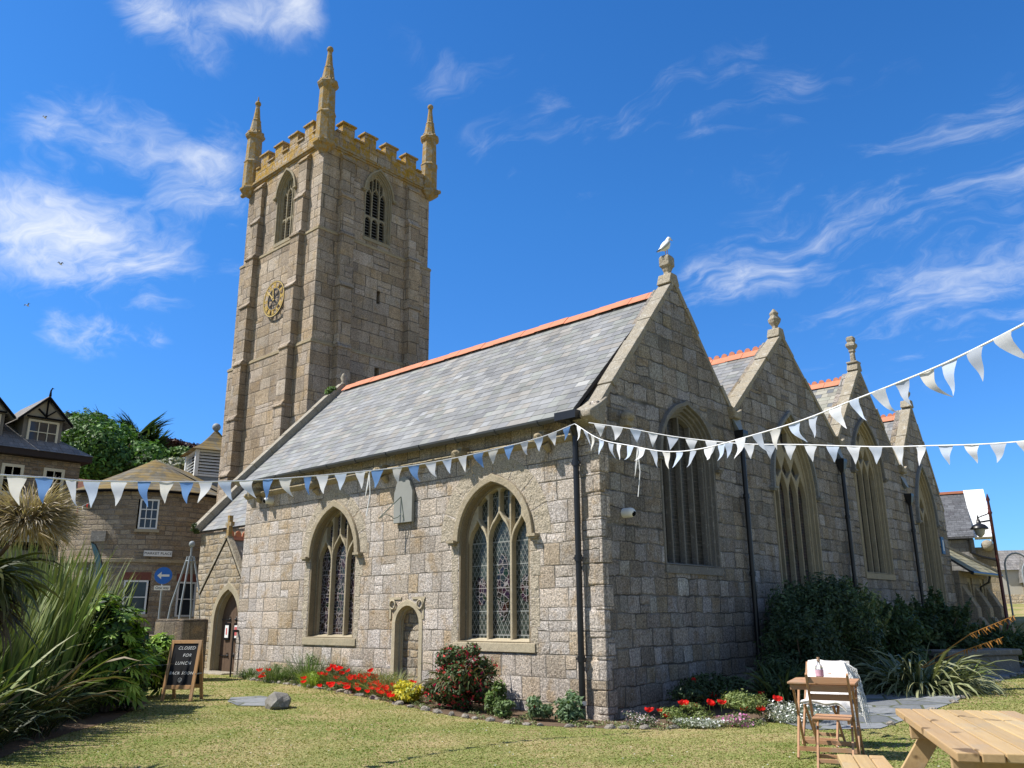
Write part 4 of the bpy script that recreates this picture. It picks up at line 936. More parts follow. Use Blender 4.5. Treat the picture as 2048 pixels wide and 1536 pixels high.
# ------------------------------------------------------------------ town houses
def sash(parent, O, U, w, h, nx=2, ny=2, frame=M_white, name='window', depth=.12, pane=M_pane, fw=.07, sill=True, rowsplit=None):
    """window standing in a wall: O bottom-left corner on the wall face, U unit along; local frame outward = U x Z reversed"""
    O = Vector(O); U = Vector(U).normalized(); Z = Vector((0,0,1)); N = U.cross(Z)
    fr = lambda u, v, w_: tuple(O+U*u+Z*v+N*w_)
    holes = []; cw = (w-fw*2-.03*(nx-1))/nx; chh = (h-fw*2-.035*(ny-1))/ny
    for i in range(nx):
        for j in range(ny):
            x = fw+i*(cw+.03); y = fw+j*(chh+.035); holes.append([(x,y),(x+cw,y),(x+cw,y+chh),(x,y+chh)])
    m = MB(); plate(m, [(0,0),(w,0),(w,h),(0,h)], holes, .07, fr, .02); wo = m.build(name, frame, parent)
    g = MB(); P = [fr(.02,.02,.0),fr(w-.02,.02,.0),fr(w-.02,h-.02,.0),fr(.02,h-.02,.0)]; g.add(P, [(0,1,2,3)]); g.build('pane', pane, wo)
    if sill:
        s = MB(); P = [fr(a,b,c) for c in (-.02,.12) for a,b in ((-.1,-.12),(w+.1,-.12),(w+.1,0),(-.1,0))]; s.add(P, [(0,3,2,1),(4,5,6,7),(0,1,5,4),(3,7,6,2),(0,4,7,3),(1,2,6,5)]); s.build('sill', M_dressE, wo)
    return wo
# three-storey building, face towards +x
TB = thing('town_building', 'three storey granite building with gabled dormers across the street', 'building', (-30,2.5,0))
def L(x, y, z): return (x+30, y-2.5, z)
m_ = MB(); m_.box(-8,0,-14,0,-1,8.15); m_.build('wall', M_town, TB)
m_ = MB(); m_.box(-8.3,.45,-14.3,.3,8.16,8.42); m_.build('eaves_board', plain('dark_eaves', (.03,.022,.02), .7), TB)
M_slateT = masonry('town_slates', [(.21,.20,.19),(.25,.24,.23),(.18,.175,.17),(.23,.215,.20)], (.10,.09,.09), .2, .3, .006, .003, .3, .35, (.5,(.4,.4,.38)), .01, stain=(.2,(.2,.17,.12)))
m_ = MB(); m_.add([(.5,-14.3,8.42),(.5,.35,8.42),(-3.6,-3.1,10.9),(-3.6,-14.3,10.9),(-8.3,.35,8.42),(-8.3,-14.3,8.42)], [(0,1,2,3),(1,4,2),(4,5,3,2),(0,3,5),(0,5,4,1)]); m_.build('roof', M_slateT, TB)
M_cream2 = plain('stone_band', (.42,.38,.29))
def dormer(yc, seed):
    m = MB(); m.box(-3.2,-.55,yc-.78,yc+.78,8.6,10.0); m.add([(-.45,yc-.9,9.95),(-.45,yc+.9,9.95),(-.45,yc,10.85),(-3.6,yc-.9,9.95),(-3.6,yc+.9,9.95),(-3.6,yc,10.85)], [(0,1,2),(3,5,4)]); dm = m.build('dormer', plain('dormer_cladding_%d' % seed, (.20,.19,.17)), TB)
    m = MB()
    for s_ in (-1,1):
        P = [(-.2,yc,10.98),(-.2,yc+s_*1.12,9.82),(-3.9,yc+s_*1.12,9.82),(-3.9,yc,10.98)]; m.add(P+[(a,b_,c-.07) for a,b_,c in P], [(0,1,2,3),(7,6,5,4)]+[(i_,4+i_,4+(i_+1)%4,(i_+1)%4) for i_ in range(4)])
    m.build('dormer_roof', M_slateT, dm)
    m = MB()
    for s_ in (-1,1):
        m.beam((-.24,yc,10.9),(-.24,yc+s_*1.08,9.78),.06,.14,(1,0,0)); m.beam((-.3,yc,10.05),(-.3,yc+s_*.35,10.35),.06,.07,(1,0,0)) 
    m.beam((-.3,yc-.75,9.98),(-.3,yc+.75,9.98),.06,.1,(1,0,0)); m.beam((-.3,yc,10.0),(-.3,yc,10.8),.06,.07,(1,0,0)); m.tube([(-.2,yc,10.95),(-.2,yc,11.2),(-.2,yc+.05,11.33),(-.2,yc+.12,11.3)],[.06,.035,.03,.015],6); m.build('bargeboard', M_black, dm)
    m = MB(); m.add([(-.43,yc-.8,9.97),(-.43,yc+.8,9.97),(-.43,yc,10.78)],[(0,1,2)]); m.build('gable_panel', M_cream2, dm)
    sash(dm, (-.5,yc-.62,8.85), (0,1,0), 1.24, 1.05, 3, 2, M_cream, sill=False, fw=.09)
dormer(-1.55, 1); dormer(-3.85, 2); dormer(-7.3, 3)
for y0_ in (-1.45,-3.05,-5.6): sash(TB, (.0,y0_,6.55), (0,1,0), .84, 1.25, 2, 2, M_cream, fw=.12)
m_ = MB(); m_.box(0.0,.12,-14,0,6.28,6.4); m_.build('string_course', M_cream2, TB)
m_ = MB(); m_.box(0.01,.75,-2.9,-.25,4.45,6.0); 
bay = m_.build('bay_window', M_black, TB)
m_ = MB(); m_.add([(.0,-3.1,6.35),(.0,-.05,6.35),(.85,-.15,5.98),(.85,-3.0,5.98)], [(0,1,2,3)]); m_.add([(.0,-3.1,5.95),(.0,-.05,5.95),(.85,-.15,5.95),(.85,-3.0,5.95)], [(3,2,1,0)]); m_.build('roof', M_slateT, bay)
M_brightpane = plain('curtained_pane', (.50,.50,.46), .25, .5, var=.2, scale=2)
sash(bay, (.76,-1.3,4.6), (0,1,0), .95, 1.3, 1, 1, M_cream, fw=.13, sill=False, pane=M_brightpane); sash(bay, (.76,-2.7,4.6), (0,1,0), 1.2, 1.3, 1, 1, M_cream, fw=.12, sill=False, pane=M_brightpane)
m_ = MB(); m_.box(.0,.35,-3.3,-.1,3.95,4.3); sf = m_.build('shop_fascia', M_cream2, TB)
m_ = MB(); m_.box(.01,.08,-3.2,-.15,.2,3.9); m_.build('shopfront', M_black, TB)
for y in (-3.2,-1.7,-.2):
    m_ = MB(); m_.box(.08,.2,y-.07,y+.07,.2,3.94); m_.build('pilaster', M_cream2, TB)
# lower red roof between
m_ = MB(); hb = thing('low_house', 'low house with a dull red tiled roof between the granite building and round house', 'house', (-31,5.5,0))
m_.box(-5,0,-3,3,-1,6.2); m_.build('wall', M_town, hb); m_ = MB(); m_.add([(.3,-3.2,6.2),(.3,3.2,6.2),(-2.3,3.2,8.0),(-2.3,-3.2,8.0),(-5.3,-3.2,6.2),(-5.3,3.2,6.2)], [(0,1,2,3),(3,2,5,4),(0,3,4),(1,5,2)])
m_.build('roof', plain('old_red_tiles', (.20,.09,.06), .9, var=.4, scale=6, bmp=.03), hb)
# round market house
RC = EYE+((Fw + Rt*((304-1024)/1660) - Up*((1000-768)/1660))*1.0).normalized()*1.0
dirh = Vector((RC.x-EYE.x, RC.y-EYE.y, 0)).normalized(); C0 = EYE+dirh*38.5; RZ = math.atan2(-dirh.y,-dirh.x)-R_(28); RH = thing('round_market_house', 'round-ended rubble market house with conical mossy slate roof, beside the tower', 'building', (C0.x, C0.y, 0), RZ)
Rr = 3.32; EZ = 6.35   # local +x points to the photographer
def rpt(a, r, z): return (r*math.cos(a), r*math.sin(a), z)
def ring_wall(mb, r, z0, z1, openings, a0=-math.pi/2, a1=math.pi/2, n=72, th=.35):
    A = np.linspace(a0, a1, n+1); Z = sorted(set([z0, z1]+[z for o in openings for z in (o[2],o[3])]))
    for a, b_ in zip(A[:-1], A[1:]):
        am = (a+b_)/2
        for za_, zb in zip(Z[:-1], Z[1:]):
            if any(o[0] < am < o[1] and o[2]-.01 <= za_ and zb <= o[3]+.01 for o in openings): 
                mb.add([rpt(a,r-th,za_),rpt(b_,r-th,za_),rpt(b_,r-th,zb),rpt(a,r-th,zb)], [(0,1,2,3)]); continue
            mb.add([rpt(a,r,za_),rpt(b_,r,za_),rpt(b_,r,zb),rpt(a,r,zb)], [(0,1,2,3)], smooth=True)
    for o in openings:
        for aa in (o[0],o[1]): mb.add([rpt(aa,r,o[2]),rpt(aa,r-th,o[2]),rpt(aa,r-th,o[3]),rpt(aa,r,o[3])], [(0,1,2,3)])
        for zc in (o[2],o[3]): mb.add([rpt(o[0],r,zc),rpt(o[1],r,zc),rpt(o[1],r-th,zc),rpt(o[0],r-th,zc)], [(0,1,2,3)])
    return mb
def ang_of(px, r=Rr):   # bearing on the drum for a sight line (used to place openings)
    d = (Fw + Rt*((px-1024)/1660) - Up*((1100-768)/1660)); d = Vector((d.x,d.y)).normalized(); c = Vector((EYE.x-C0.x, EYE.y-C0.y)); b_ = c.dot(d); q = b_*b_-(c.length_squared-r*r)
    t = -b_-math.sqrt(max(q,0)); p = c+d*t; return math.atan2(p.y,p.x)-RZ
def nrm(a): return (a+math.pi)%(2*math.pi)-math.pi
ops = [(nrm(ang_of(270)),nrm(ang_of(309)),4.90,6.05),(nrm(ang_of(256)),nrm(ang_of(304)),1.75,2.98),(nrm(ang_of(362)),nrm(ang_of(399)),1.65,2.95)]
ops = [(min(a,b_),max(a,b_),c,d) for a,b_,c,d in ops]
m_ = MB(); ring_wall(m_, Rr, -1, EZ, ops)
m_.add([(-0,Rr,-1),(-9,Rr,-1),(-9,Rr,EZ),(0,Rr,EZ)],[(0,1,2,3)]); m_.add([(-0,-Rr,-1),(-9,-Rr,-1),(-9,-Rr,EZ),(0,-Rr,EZ)],[(3,2,1,0)]); m_.build('wall', M_round, RH, fix=False)
for z, h in ((3.62,.17),): 
    m_ = MB(); A = np.linspace(-math.pi/2, math.pi/2, 49)
    for a, b_ in zip(A[:-1], A[1:]): m_.add([rpt(a,Rr-.02,z),rpt(b_,Rr-.02,z),rpt(b_,Rr+.10,z+.03),rpt(a,Rr+.10,z+.03),rpt(a,Rr-.02,z+h),rpt(b_,Rr-.02,z+h),rpt(b_,Rr+.10,z+h-.02),rpt(a,Rr+.10,z+h-.02)], [(0,1,2,3),(4,7,6,5),(3,2,6,7)])
    m_.build('string_course', M_string, RH)
m_ = MB(); A = np.linspace(-math.pi/2, math.pi/2, 49)
for a, b_ in zip(A[:-1], A[1:]): m_.add([rpt(a,Rr,EZ-.02),rpt(b_,Rr,EZ-.02),rpt(b_,Rr+.25,EZ-.06),rpt(a,Rr+.25,EZ-.06),rpt(a,Rr+.25,EZ+.06),rpt(b_,Rr+.25,EZ+.06)], [(0,1,2,3),(3,2,5,4)])
m_.build('eaves', M_black, RH)
def mossy():
    m, T, b = new_mat('mossy_slate', .9, .15); tc = T.node('ShaderNodeTexCoord'); P = tc.outputs['Object']; p = T.sep(P)
    u = T.m('MULTIPLY', T.m('ARCTAN2', p[1], p[0]), 2.6); r = T.m('DIVIDE', p[2], .16); ri = T.m('FLOOR', r); rf = T.m('FRACT', r); ui = T.m('FLOOR', T.m('ADD', T.m('DIVIDE', u, .28), T.m('MULTIPLY', ri, .5)))
    cw = T.white(T.xyz(ui, ri, 0)); c = T.mix(cw, (.10,.092,.07), (.19,.17,.13)); n = T.step(T.noise(P, 1.1, 6, .7), .42, .58)
    c = T.mix(T.m('MULTIPLY', n, .8), c, (.22,.15,.045)); c = T.mix(T.m('MULTIPLY', T.m('LESS_THAN', rf, .14), .6), c, (.03,.03,.03))
    T.l.new(c, b.inputs['Base Color']); bump(T, b, T.m('SUBTRACT', 1, rf), .6, .03); return m
M_moss = mossy()
m_ = MB(); RA = 8.15; A = np.linspace(-math.pi/2, math.pi/2, 61); Rl = Rr+.28; K = 5
for i in range(60):
    for k in range(K):
        t0, t1 = k/K, (k+1)/K; g = lambda t: (Rl*(1-t), EZ+.04+(RA-EZ)*(t**1.12))
        r0, z0 = g(t0); r1, z1 = g(t1); m_.add([rpt(A[i],r0,z0),rpt(A[i+1],r0,z0),rpt(A[i+1],r1,z1),rpt(A[i],r1,z1)], [(0,1,2,3)], smooth=False)
m_.add([(0,-Rl,EZ+.04),(0,0,RA),(-9,0,RA),(-9,-Rl,EZ+.04)], [(0,1,2,3)]); m_.add([(0,Rl,EZ+.04),(-9,Rl,EZ+.04),(-9,0,RA),(0,0,RA)], [(0,1,2,3)])
m_.build('roof', M_moss, RH, fix=False)
def drum_window(o, nx, ny, arch=False, mat=M_white):
    am = (o[0]+o[1])/2; w = 2*Rr*math.sin((o[1]-o[0])/2); cw_ = Vector((math.cos(am),math.sin(am),0)); t = Vector((-cw_.y,cw_.x,0)); O = cw_*(Rr*math.cos((o[1]-o[0])/2)-.02)-t*(w/2); O.z = o[2]
    return sash(RH, O, t, w, o[3]-o[2], nx, ny, mat, fw=.06)
drum_window(ops[0],3,3); w1_ = drum_window(ops[1],1,2); w2_ = drum_window(ops[2],1,2)
M_brick = plain('red_brick', (.19,.07,.05), .9, var=.35, scale=12)
for o in ops[1:]:
    m_ = MB(); A = np.linspace(o[0]-.02,o[1]+.02,9)
    for a, b_ in zip(A[:-1], A[1:]): m_.add([rpt(a,Rr+.02,o[3]+.02),rpt(b_,Rr+.02,o[3]+.02),rpt(b_,Rr+.02,o[3]+.3),rpt(a,Rr+.02,o[3]+.3),rpt(a,Rr-.05,o[3]+.3),rpt(b_,Rr-.05,o[3]+.3)], [(0,1,2,3),(3,2,5,4)])
    m_.build('brick_lintel', M_brick, RH)
# street name plate on the drum
am = nrm(ang_of(316)); cw_ = Vector((math.cos(am),math.sin(am),0)); t_v = Vector((-cw_.y,cw_.x,0)); O = cw_*(Rr+.12); O.z = 3.98
m_ = MB(); P = [O+t_v*a+Vector((0,0,b_))+cw_*c for c in (-.1,0.02) for a,b_ in ((-.50,-.105),(.50,-.105),(.50,.105),(-.50,.105))]; m_.add(P, [(0,3,2,1),(4,5,6,7),(0,1,5,4),(3,7,6,2),(0,4,7,3),(1,2,6,5)]); npl = m_.build('street_name_plate', M_white, RH)
text_mesh('MARKET PLACE', .135, lambda u,v,w: tuple(O+t_v*u+Vector((0,0,v))+cw_*(.024+w)), 'lettering', M_black, npl, space=1.05)
am = nrm(ang_of(195)); cw_ = Vector((math.cos(am),math.sin(am),0)); t_v = Vector((-cw_.y,cw_.x,0)); O2 = cw_*(Rr+.05); O2.z = 4.62
m_ = MB(); P = [O2+t_v*a+Vector((0,0,b_))+cw_*c for c in (-.1,0.02) for a,b_ in ((-.3,-.2),(.3,-.2),(.3,.2),(-.3,.2))]; m_.add(P, [(0,3,2,1),(4,5,6,7),(0,1,5,4),(3,7,6,2),(0,4,7,3),(1,2,6,5)]); m_.build('slate_plaque', M_darkstone, RH)
# louvred cupola
CU = EYE+Vector((RC.x-EYE.x,RC.y-EYE.y,0)).normalized()*0
dcu = (Fw + Rt*((427-1024)/1660) - Up*((920-768)/1660)); dcu = Vector((dcu.x,dcu.y,0)).normalized(); CU = EYE+dcu*41.5
Mi = RH.matrix_basis.inverted() if False else None
lx = Vector((math.cos(RZ), math.sin(RZ),0)); ly = Vector((-lx.y,lx.x,0)); rel = CU-Vector((C0.x,C0.y,0)); cu = (rel.dot(lx), rel.dot(ly))
m_ = MB(); rot = Matrix.Translation((cu[0],cu[1],0)) @ Matrix.Rotation(R_(38),4,'Z')
m_.box(-.98,.98,-.98,.98,6.2,7.85,M=rot); base_ = m_.build('cupola', M_lead, RH)
m_ = MB()
for sx in (-1,1):
    for sy in (-1,1): m_.box(sx*.98-.08,sx*.98+.08,sy*.98-.08,sy*.98+.08,7.85,9.1,M=rot)
for z in (7.86,9.0): m_.box(-1.02,1.02,-1.02,1.02,z,z+.09,M=rot)
for k in range(7):
    z = 8.0+k*.145
    for s_ in (-1,1):
        for ax in (0,1):
            P = [(-.9,.88,z+.10),(.9,.88,z+.10),(.9,1.0,z),(-.9,1.0,z)]; P = [((a, b_*s_, c) if ax == 0 else (b_*s_, a, c)) for a,b_,c in P]; m_.add([rot @ Vector(p) for p in P]+[rot @ Vector((p[0],p[1],p[2]-.02)) for p in P], [(0,1,2,3),(7,6,5,4),(3,2,6,7)])
m_.build('louvre', M_white, base_); m_ = MB(); m_.box(-.8,.8,-.8,.8,7.86,9.0,M=rot); m_.build('dark_inside', M_black, base_)
m_ = MB()
prof = [(1.28,9.08),(.95,9.3),(.55,9.62),(.25,9.98),(.06,10.25)]
m_.lathe([(r*1.414,z) for r,z in prof], (0,0,0), 4, smooth=False, ph=R_(45)); m_.v = [tuple(rot @ Vector(v)) for v in m_.v]; m_.build('cupola_roof', M_moss, base_)
m_ = MB(); m_.ball((cu[0],cu[1],10.42), .2); m_.lathe([(.07,10.15),(.05,10.3)], (cu[0],cu[1],0), 8); m_.build('finial', M_lead, base_)

# white gabled house on the right, beyond
WG = thing('white_gabled_house', 'slate roofed house with a white clad gable edge beyond the church', 'house', (-2.64,32.82,0), R_(15))
dW = Vector((math.cos(R_(14)), math.sin(R_(14)), 0))
m_ = MB(); m_.box(-9,.95,-.2,6,-.5,4.55); m_.build('wall', M_vest, WG)
m_ = MB(); m_.add([(-9,-.75,5.05),(.15,-.75,5.05),(.02,2.6,7.45),(-9,2.6,7.45),(-9,-.75,4.95),(.15,-.75,4.95)], [(0,1,2,3),(5,4,0,1)]); m_.add([(-9,2.6,7.45),(.2,2.6,7.45),(.2,6,5.05),(-9,6,5.05)],[(0,1,2,3)])
m_.build('roof', masonry('far_slates', [(.10,.105,.115),(.13,.135,.145),(.09,.09,.10),(.115,.12,.13)], (.05,.05,.05), .11, .3, .006, .003, .3, .3, (.4,(.4,.4,.4)), .01, stain=(0,(.1,.1,.1))), WG, fix=False)
m_ = MB(); m_.add([(.15,-.45,5.0),(1.0,-.45,5.0),(.92,2.6,7.6),(.02,2.6,7.6),(.15,-.22,4.9),(1.0,-.22,4.9)],[(0,1,2,3),(4,5,1,0)]); m_.add([(1.0,-.45,5.0),(1.0,6,5.0),(.92,2.6,7.6)],[(0,1,2)]); vg = m_.build('white_gable', M_white, WG, fix=False)
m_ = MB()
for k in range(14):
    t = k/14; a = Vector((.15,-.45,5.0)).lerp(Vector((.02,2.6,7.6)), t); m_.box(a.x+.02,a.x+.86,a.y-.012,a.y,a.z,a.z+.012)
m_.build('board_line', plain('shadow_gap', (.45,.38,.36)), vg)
m_ = MB(); m_.beam((-9,2.6,7.5),(.02,2.6,7.5),.25,.12); m_.build('ridge_tiles', M_terra, WG)
m_ = MB(); m_.box(-6,.1,-.5,-.21,2.3,4.9); m_.build('slate_hanging', M_slateT, WG)
m_ = MB(); m_.ball((.62,-.42,4.6),.26); m_.build('corbel_stone', M_copE, WG); m_ = MB(); m_.tube([(-.1,-.65,4.9),(-.1,-.6,4.3),(.3,-.55,4.1),(1.0,-.5,3.9)],.06,6); m_.build('downpipe', M_iron, WG)
# lamp posts
def lamp_victorian():
    t = thing('street_lamp', 'tall dark red lamp post with a lantern, in front of the white gabled house', 'lamp post', (1.68,18.05,-.35))
    m = MB(); m.lathe([(.11,0),(.10,.9),(.06,1.0),(.05,2.6),(.045,4.9),(.07,4.95),(.05,5.0),(.035,5.3),(.06,5.36),(.01,5.55)], (0,0,0), 10); m.build('post', plain('dark_red_paint', (.09,.02,.018), .4, .5), t)
    m = MB(); m.beam((0,0,4.72),(-.3,-.27,4.66),.04,.05); m.beam((0,0,4.95),(-.3,-.27,4.8),.025,.03); m.lathe([(.05,.32),(.07,.20),(.17,.16),(.26,.06),(.26,.03)], (-.3,-.27,4.42), 10); m.lathe([(.02,.30),(.03,.38),(.01,.46)],(-.3,-.27,4.42),6); m.build('lamp_arm', M_iron, t)
    m = MB(); m.lathe([(.15,.05),(.16,0),(.12,-.14),(.03,-.22)], (-.3,-.27,4.42), 12); m.build('lamp_shade', plain('lamp_glass', (.45,.45,.40), .2, .5), t)
lamp_victorian()
def swan(x, y, h, s, label):
    t = thing('swan_neck_lamp', label, 'lamp post', (x,y,0), 0, 'swan neck lamps by the harbour'); m = MB()
    m.tube([(0,0,-1),(0,0,h)]+[(s*.62*(1-math.cos(a))*.75,s*.62*(1-math.cos(a))*.67,h+s*.62*math.sin(a)) for a in np.linspace(.15,math.pi,9)], .045*s, 8); m.build('post', M_lead, t)
    m = MB(); cx_ = s*.93; m.lathe([(.05,.25),(.08,.12),(.28,.02),(.30,0),(.16,-.04),(.12,-.22),(.03,-.28)], (cx_,cx_*.89,h-.12), 10); m.build('lamp_shade', M_iron, t)
swan(-2.45,37.6,3.9,1.0,'nearer and taller swan neck lamp at the right edge'); swan(-3.7,47.3,3.95,1.05,'farther lower swan neck lamp at the right edge')
# far houses, harbour wall
def far_house(x, y, w, d, z0, h, rh, rz, wall, roof, label, wins=()):
    t = thing('far_house', label, 'house', (x,y,0), rz); m = MB(); m.box(-w/2,w/2,-d/2,d/2,z0-2,z0+h); m.build('wall', wall, t)
    m = MB(); m.prism([(-d/2-.3,z0+h-.05),(d/2+.3,z0+h-.05),(0,z0+h+rh)],'x',-w/2-.2,w/2+.2); m.build('roof', roof, t)
    for (a, z, ww, hh) in wins: sash(t, (a,-d/2-.02,z0+z), (1,0,0), ww, hh, 2, 2, M_white, sill=False)
M_render = plain('pale_render', (.55,.53,.48)); M_slateF = M_slateT
far_house(-4.0,62,5.0,5,1.9,1.9,1.9,R_(20),M_vest,M_slateF,'far stone house with a big grey roof at the right edge, below the lamps',((-1,.4,.8,1),(.6,.4,.8,1)))
far_house(1.2,70,8,6,2.5,4.2,2.6,R_(12),M_render,M_slateF,'far pale house with a tall slate roof at the right edge',((-3,2.4,.9,1.2),(-1,2.4,.9,1.2),(1,2.4,.9,1.2)))
far_house(-7.5,66,5,5,2.2,2.6,1.6,R_(30),M_render,M_slateF,'small far rendered house half behind the round lamp posts',((0,1.0,.8,1),))
hw_ = MB(); hw_.box(-14,30,-.3,.3,0,3.0); hwo = hw_.build('churchyard_wall', M_rubble, None); hwo.location = (-2,47.6,-.35); tag(hwo, 'low dry stone wall behind the grass bank at the far right', 'stone wall')

# pier of wall by the porch, with iron frame on it
pw = MB(); pw.box(-.56,.56,-.35,.35,-.4,1.38); pier = pw.build('stone_pier', masonry('pier_stone', [(.16,.13,.10),(.20,.17,.13),(.14,.11,.085)], (.14,.12,.10), .5, .6, .01, .02, .5, .5, (.3,(.4,.38,.33)), .04), None, bevel=.05); pier.location = (-11.35,-1.45,.2); pier.rotation_euler = (0,0,R_(8)); tag(pier, 'dark block-built stone pier beside the porch door', 'stone pier')
pt = MB(); pt.box(-2.8,-.57,-.22,.22,-.4,1.0); wl = pt.build('boundary_wall', M_rubble, None); wl.location = (-11.35,-1.5,.2); wl.rotation_euler = (0,0,R_(8)); tag(wl, 'low rubble wall running left from the stone pier', 'stone wall')
ob_ = thing('iron_obelisk', 'slender iron obelisk frame with a ball top in front of the round house', 'iron frame', (at(383,26).x, at(383,26).y, 1.55))
for i, (sx, sy) in enumerate(((-1,-1),(1,-1),(1,1),(-1,1))):
    m_ = MB(); m_.tube([(sx*.42,sy*.42,-1.2),(sx*.30,sy*.30,.4),(sx*.06,sy*.06,1.75)], .028, 6); m_.build('leg', M_lead, ob_)
m_ = MB(); m_.tube([(0,0,1.7),(0,0,2.05)], .03, 6); m_.ball((0,0,2.1), .09, 8); m_.tube([(.12*math.cos(t),.12*math.sin(t),1.62) for t in np.linspace(0,2*math.pi,13)], .02, 5, cap=False); m_.build('ball_top', M_lead, ob_)
# one way sign
so_ = thing('one_way_sign', 'round blue traffic sign with a white left arrow on a grey pole', 'road sign', tuple(at(332,31)), 0)
vdir = math.atan2(EYE.y-so_.location.y, EYE.x-so_.location.x); so_.rotation_euler = (0,0,vdir+math.pi/2)
m_ = MB(); m_.tube([(0,.03,-.5),(0,.03,3.05)], .035, 8); m_.build('pole', M_lead, so_)
def disc(mb, cx_, cz_, r, y, th, mi=0): mb.tube([(cx_,y+th,cz_),(cx_,y,cz_)], r, 32, mi, smooth=False)
m_ = MB(); disc(m_,0,2.78,.28,-.03,.03); m_.build('disc', plain('sign_blue', (.02,.14,.55), .4, .4), so_)
m_ = MB(); m_.prism([(-.19,2.78),(-.06,2.90),(-.06,2.815),(.19,2.815),(.19,2.745),(-.06,2.745),(-.06,2.66)], 'y', -.038, -.034); m_.build('arrow', M_white, so_)
m_ = MB(); m_.box(-.25,.25,-.03,0,2.30,2.45); pl2 = m_.build('plate', M_white, so_)
text_mesh('One way', .115, lambda u,v,w: (u,-.033-w,v+2.375), 'lettering', M_black, pl2)
# back of a round sign and feather banner by the flax
bs_ = thing('road_sign', 'grey back of a round road sign half hidden by the sword-leaved plants', 'road sign', tuple(at(190,30.5)), 0)
vdir = math.atan2(EYE.y-bs_.location.y, EYE.x-bs_.location.x); bs_.rotation_euler = (0,0,vdir+math.pi/2)
m_ = MB(); m_.tube([(0,.0,-.3),(0,.0,3.1)], .04, 8); m_.build('pole', M_lead, bs_); m_ = MB(); disc(m_,-.02,2.55,.32,-.04,.03); m_.box(-.45,.5,-.05,-.02,2.92,2.97); m_.build('disc', M_lead, bs_)
fb = thing('feather_banner', 'narrow blue-grey feather banner curving above the plants', 'banner', tuple(at(202,30))); fb.rotation_euler = (0,0,vdir+math.pi/2)
cv = [(.25,1.6),(.20,2.4),(.10,3.0),(-.02,3.4),(-.18,3.68),(-.32,3.75)]
m_ = MB(); m_.tube([(a,0,b_) for a,b_ in [(.25,-.3)]+cv], .02, 6); m_.build('pole', M_iron, fb)
m_ = MB(); inn = [(-.0,1.7),(-.02,2.4),(-.08,2.95),(-.16,3.3),(-.26,3.55)]; PL = cv+inn[::-1]; m_.prism(PL, 'y', -.006, .006); m_.build('cloth', plain('banner_cloth', (.10,.20,.27), .8), fb)

# ------------------------------------------------------------------ plants
def blades_np(n, base, spread, L, elev, droop, width, cols, seed, az=None, segs=6, zb=0., tipcol=None, lean=None):
    r = np.random.default_rng(seed); a = r.uniform(0,2*math.pi,n) if az is None else r.normal(az[0],az[1],n)
    rr = np.sqrt(r.uniform(0,1,n))*spread; th = a+r.normal(0,.5,n); B = np.stack([base[0]+rr*np.cos(th), base[1]+rr*np.sin(th), np.full(n, base[2]+zb)],1)
    Ls = r.uniform(L[0],L[1],n); el = np.radians(r.uniform(elev[0],elev[1],n)); dr = r.uniform(droop[0],droop[1],n); w = r.uniform(width[0],width[1],n)
    t = np.linspace(0,1,segs+1); P = np.zeros((n,segs+1,3)); P[:,0] = B; ang = el.copy(); st = Ls/segs
    for k in range(segs):
        P[:,k+1,0] = P[:,k,0]+np.cos(ang)*np.cos(a)*st; P[:,k+1,1] = P[:,k,1]+np.cos(ang)*np.sin(a)*st; P[:,k+1,2] = P[:,k,2]+np.sin(ang)*st; ang = ang-dr*(k+1)/segs*(2.2/segs)
    side = np.stack([-np.sin(a), np.cos(a), np.zeros(n)],1); rot = r.normal(0,.5,n); side = side*np.cos(rot)[:,None]+np.array([0,0,1])*np.sin(rot)[:,None]
    prof = np.minimum(1, .55+1.6*t)*(1-t**3)**.8; prof[-1] = .02
    V = np.zeros((n,segs+1,2,3)); V[:,:,0] = P-side[:,None]*(w[:,None]*prof/2)[:,:,None]; V[:,:,1] = P+side[:,None]*(w[:,None]*prof/2)[:,:,None]
    idx = (np.arange(n)*(segs+1)*2)[:,None]+np.arange(segs)[None]*2; F = np.stack([idx, idx+1, idx+3, idx+2],2).reshape(-1,4)
    c = np.array(cols)[r.integers(0,len(cols),n)]*r.uniform(.75,1.25,(n,1)); C = np.repeat(c[:,None], (segs+1), 1)
    if tipcol is not None: C = C*(1-(t**3)[None,:,None]*.6)+np.array(tipcol)*(t**3)[None,:,None]*.6
    C = np.repeat(C[:,:,None],2,2); return V.reshape(-1,3), F, C.reshape(-1,3)
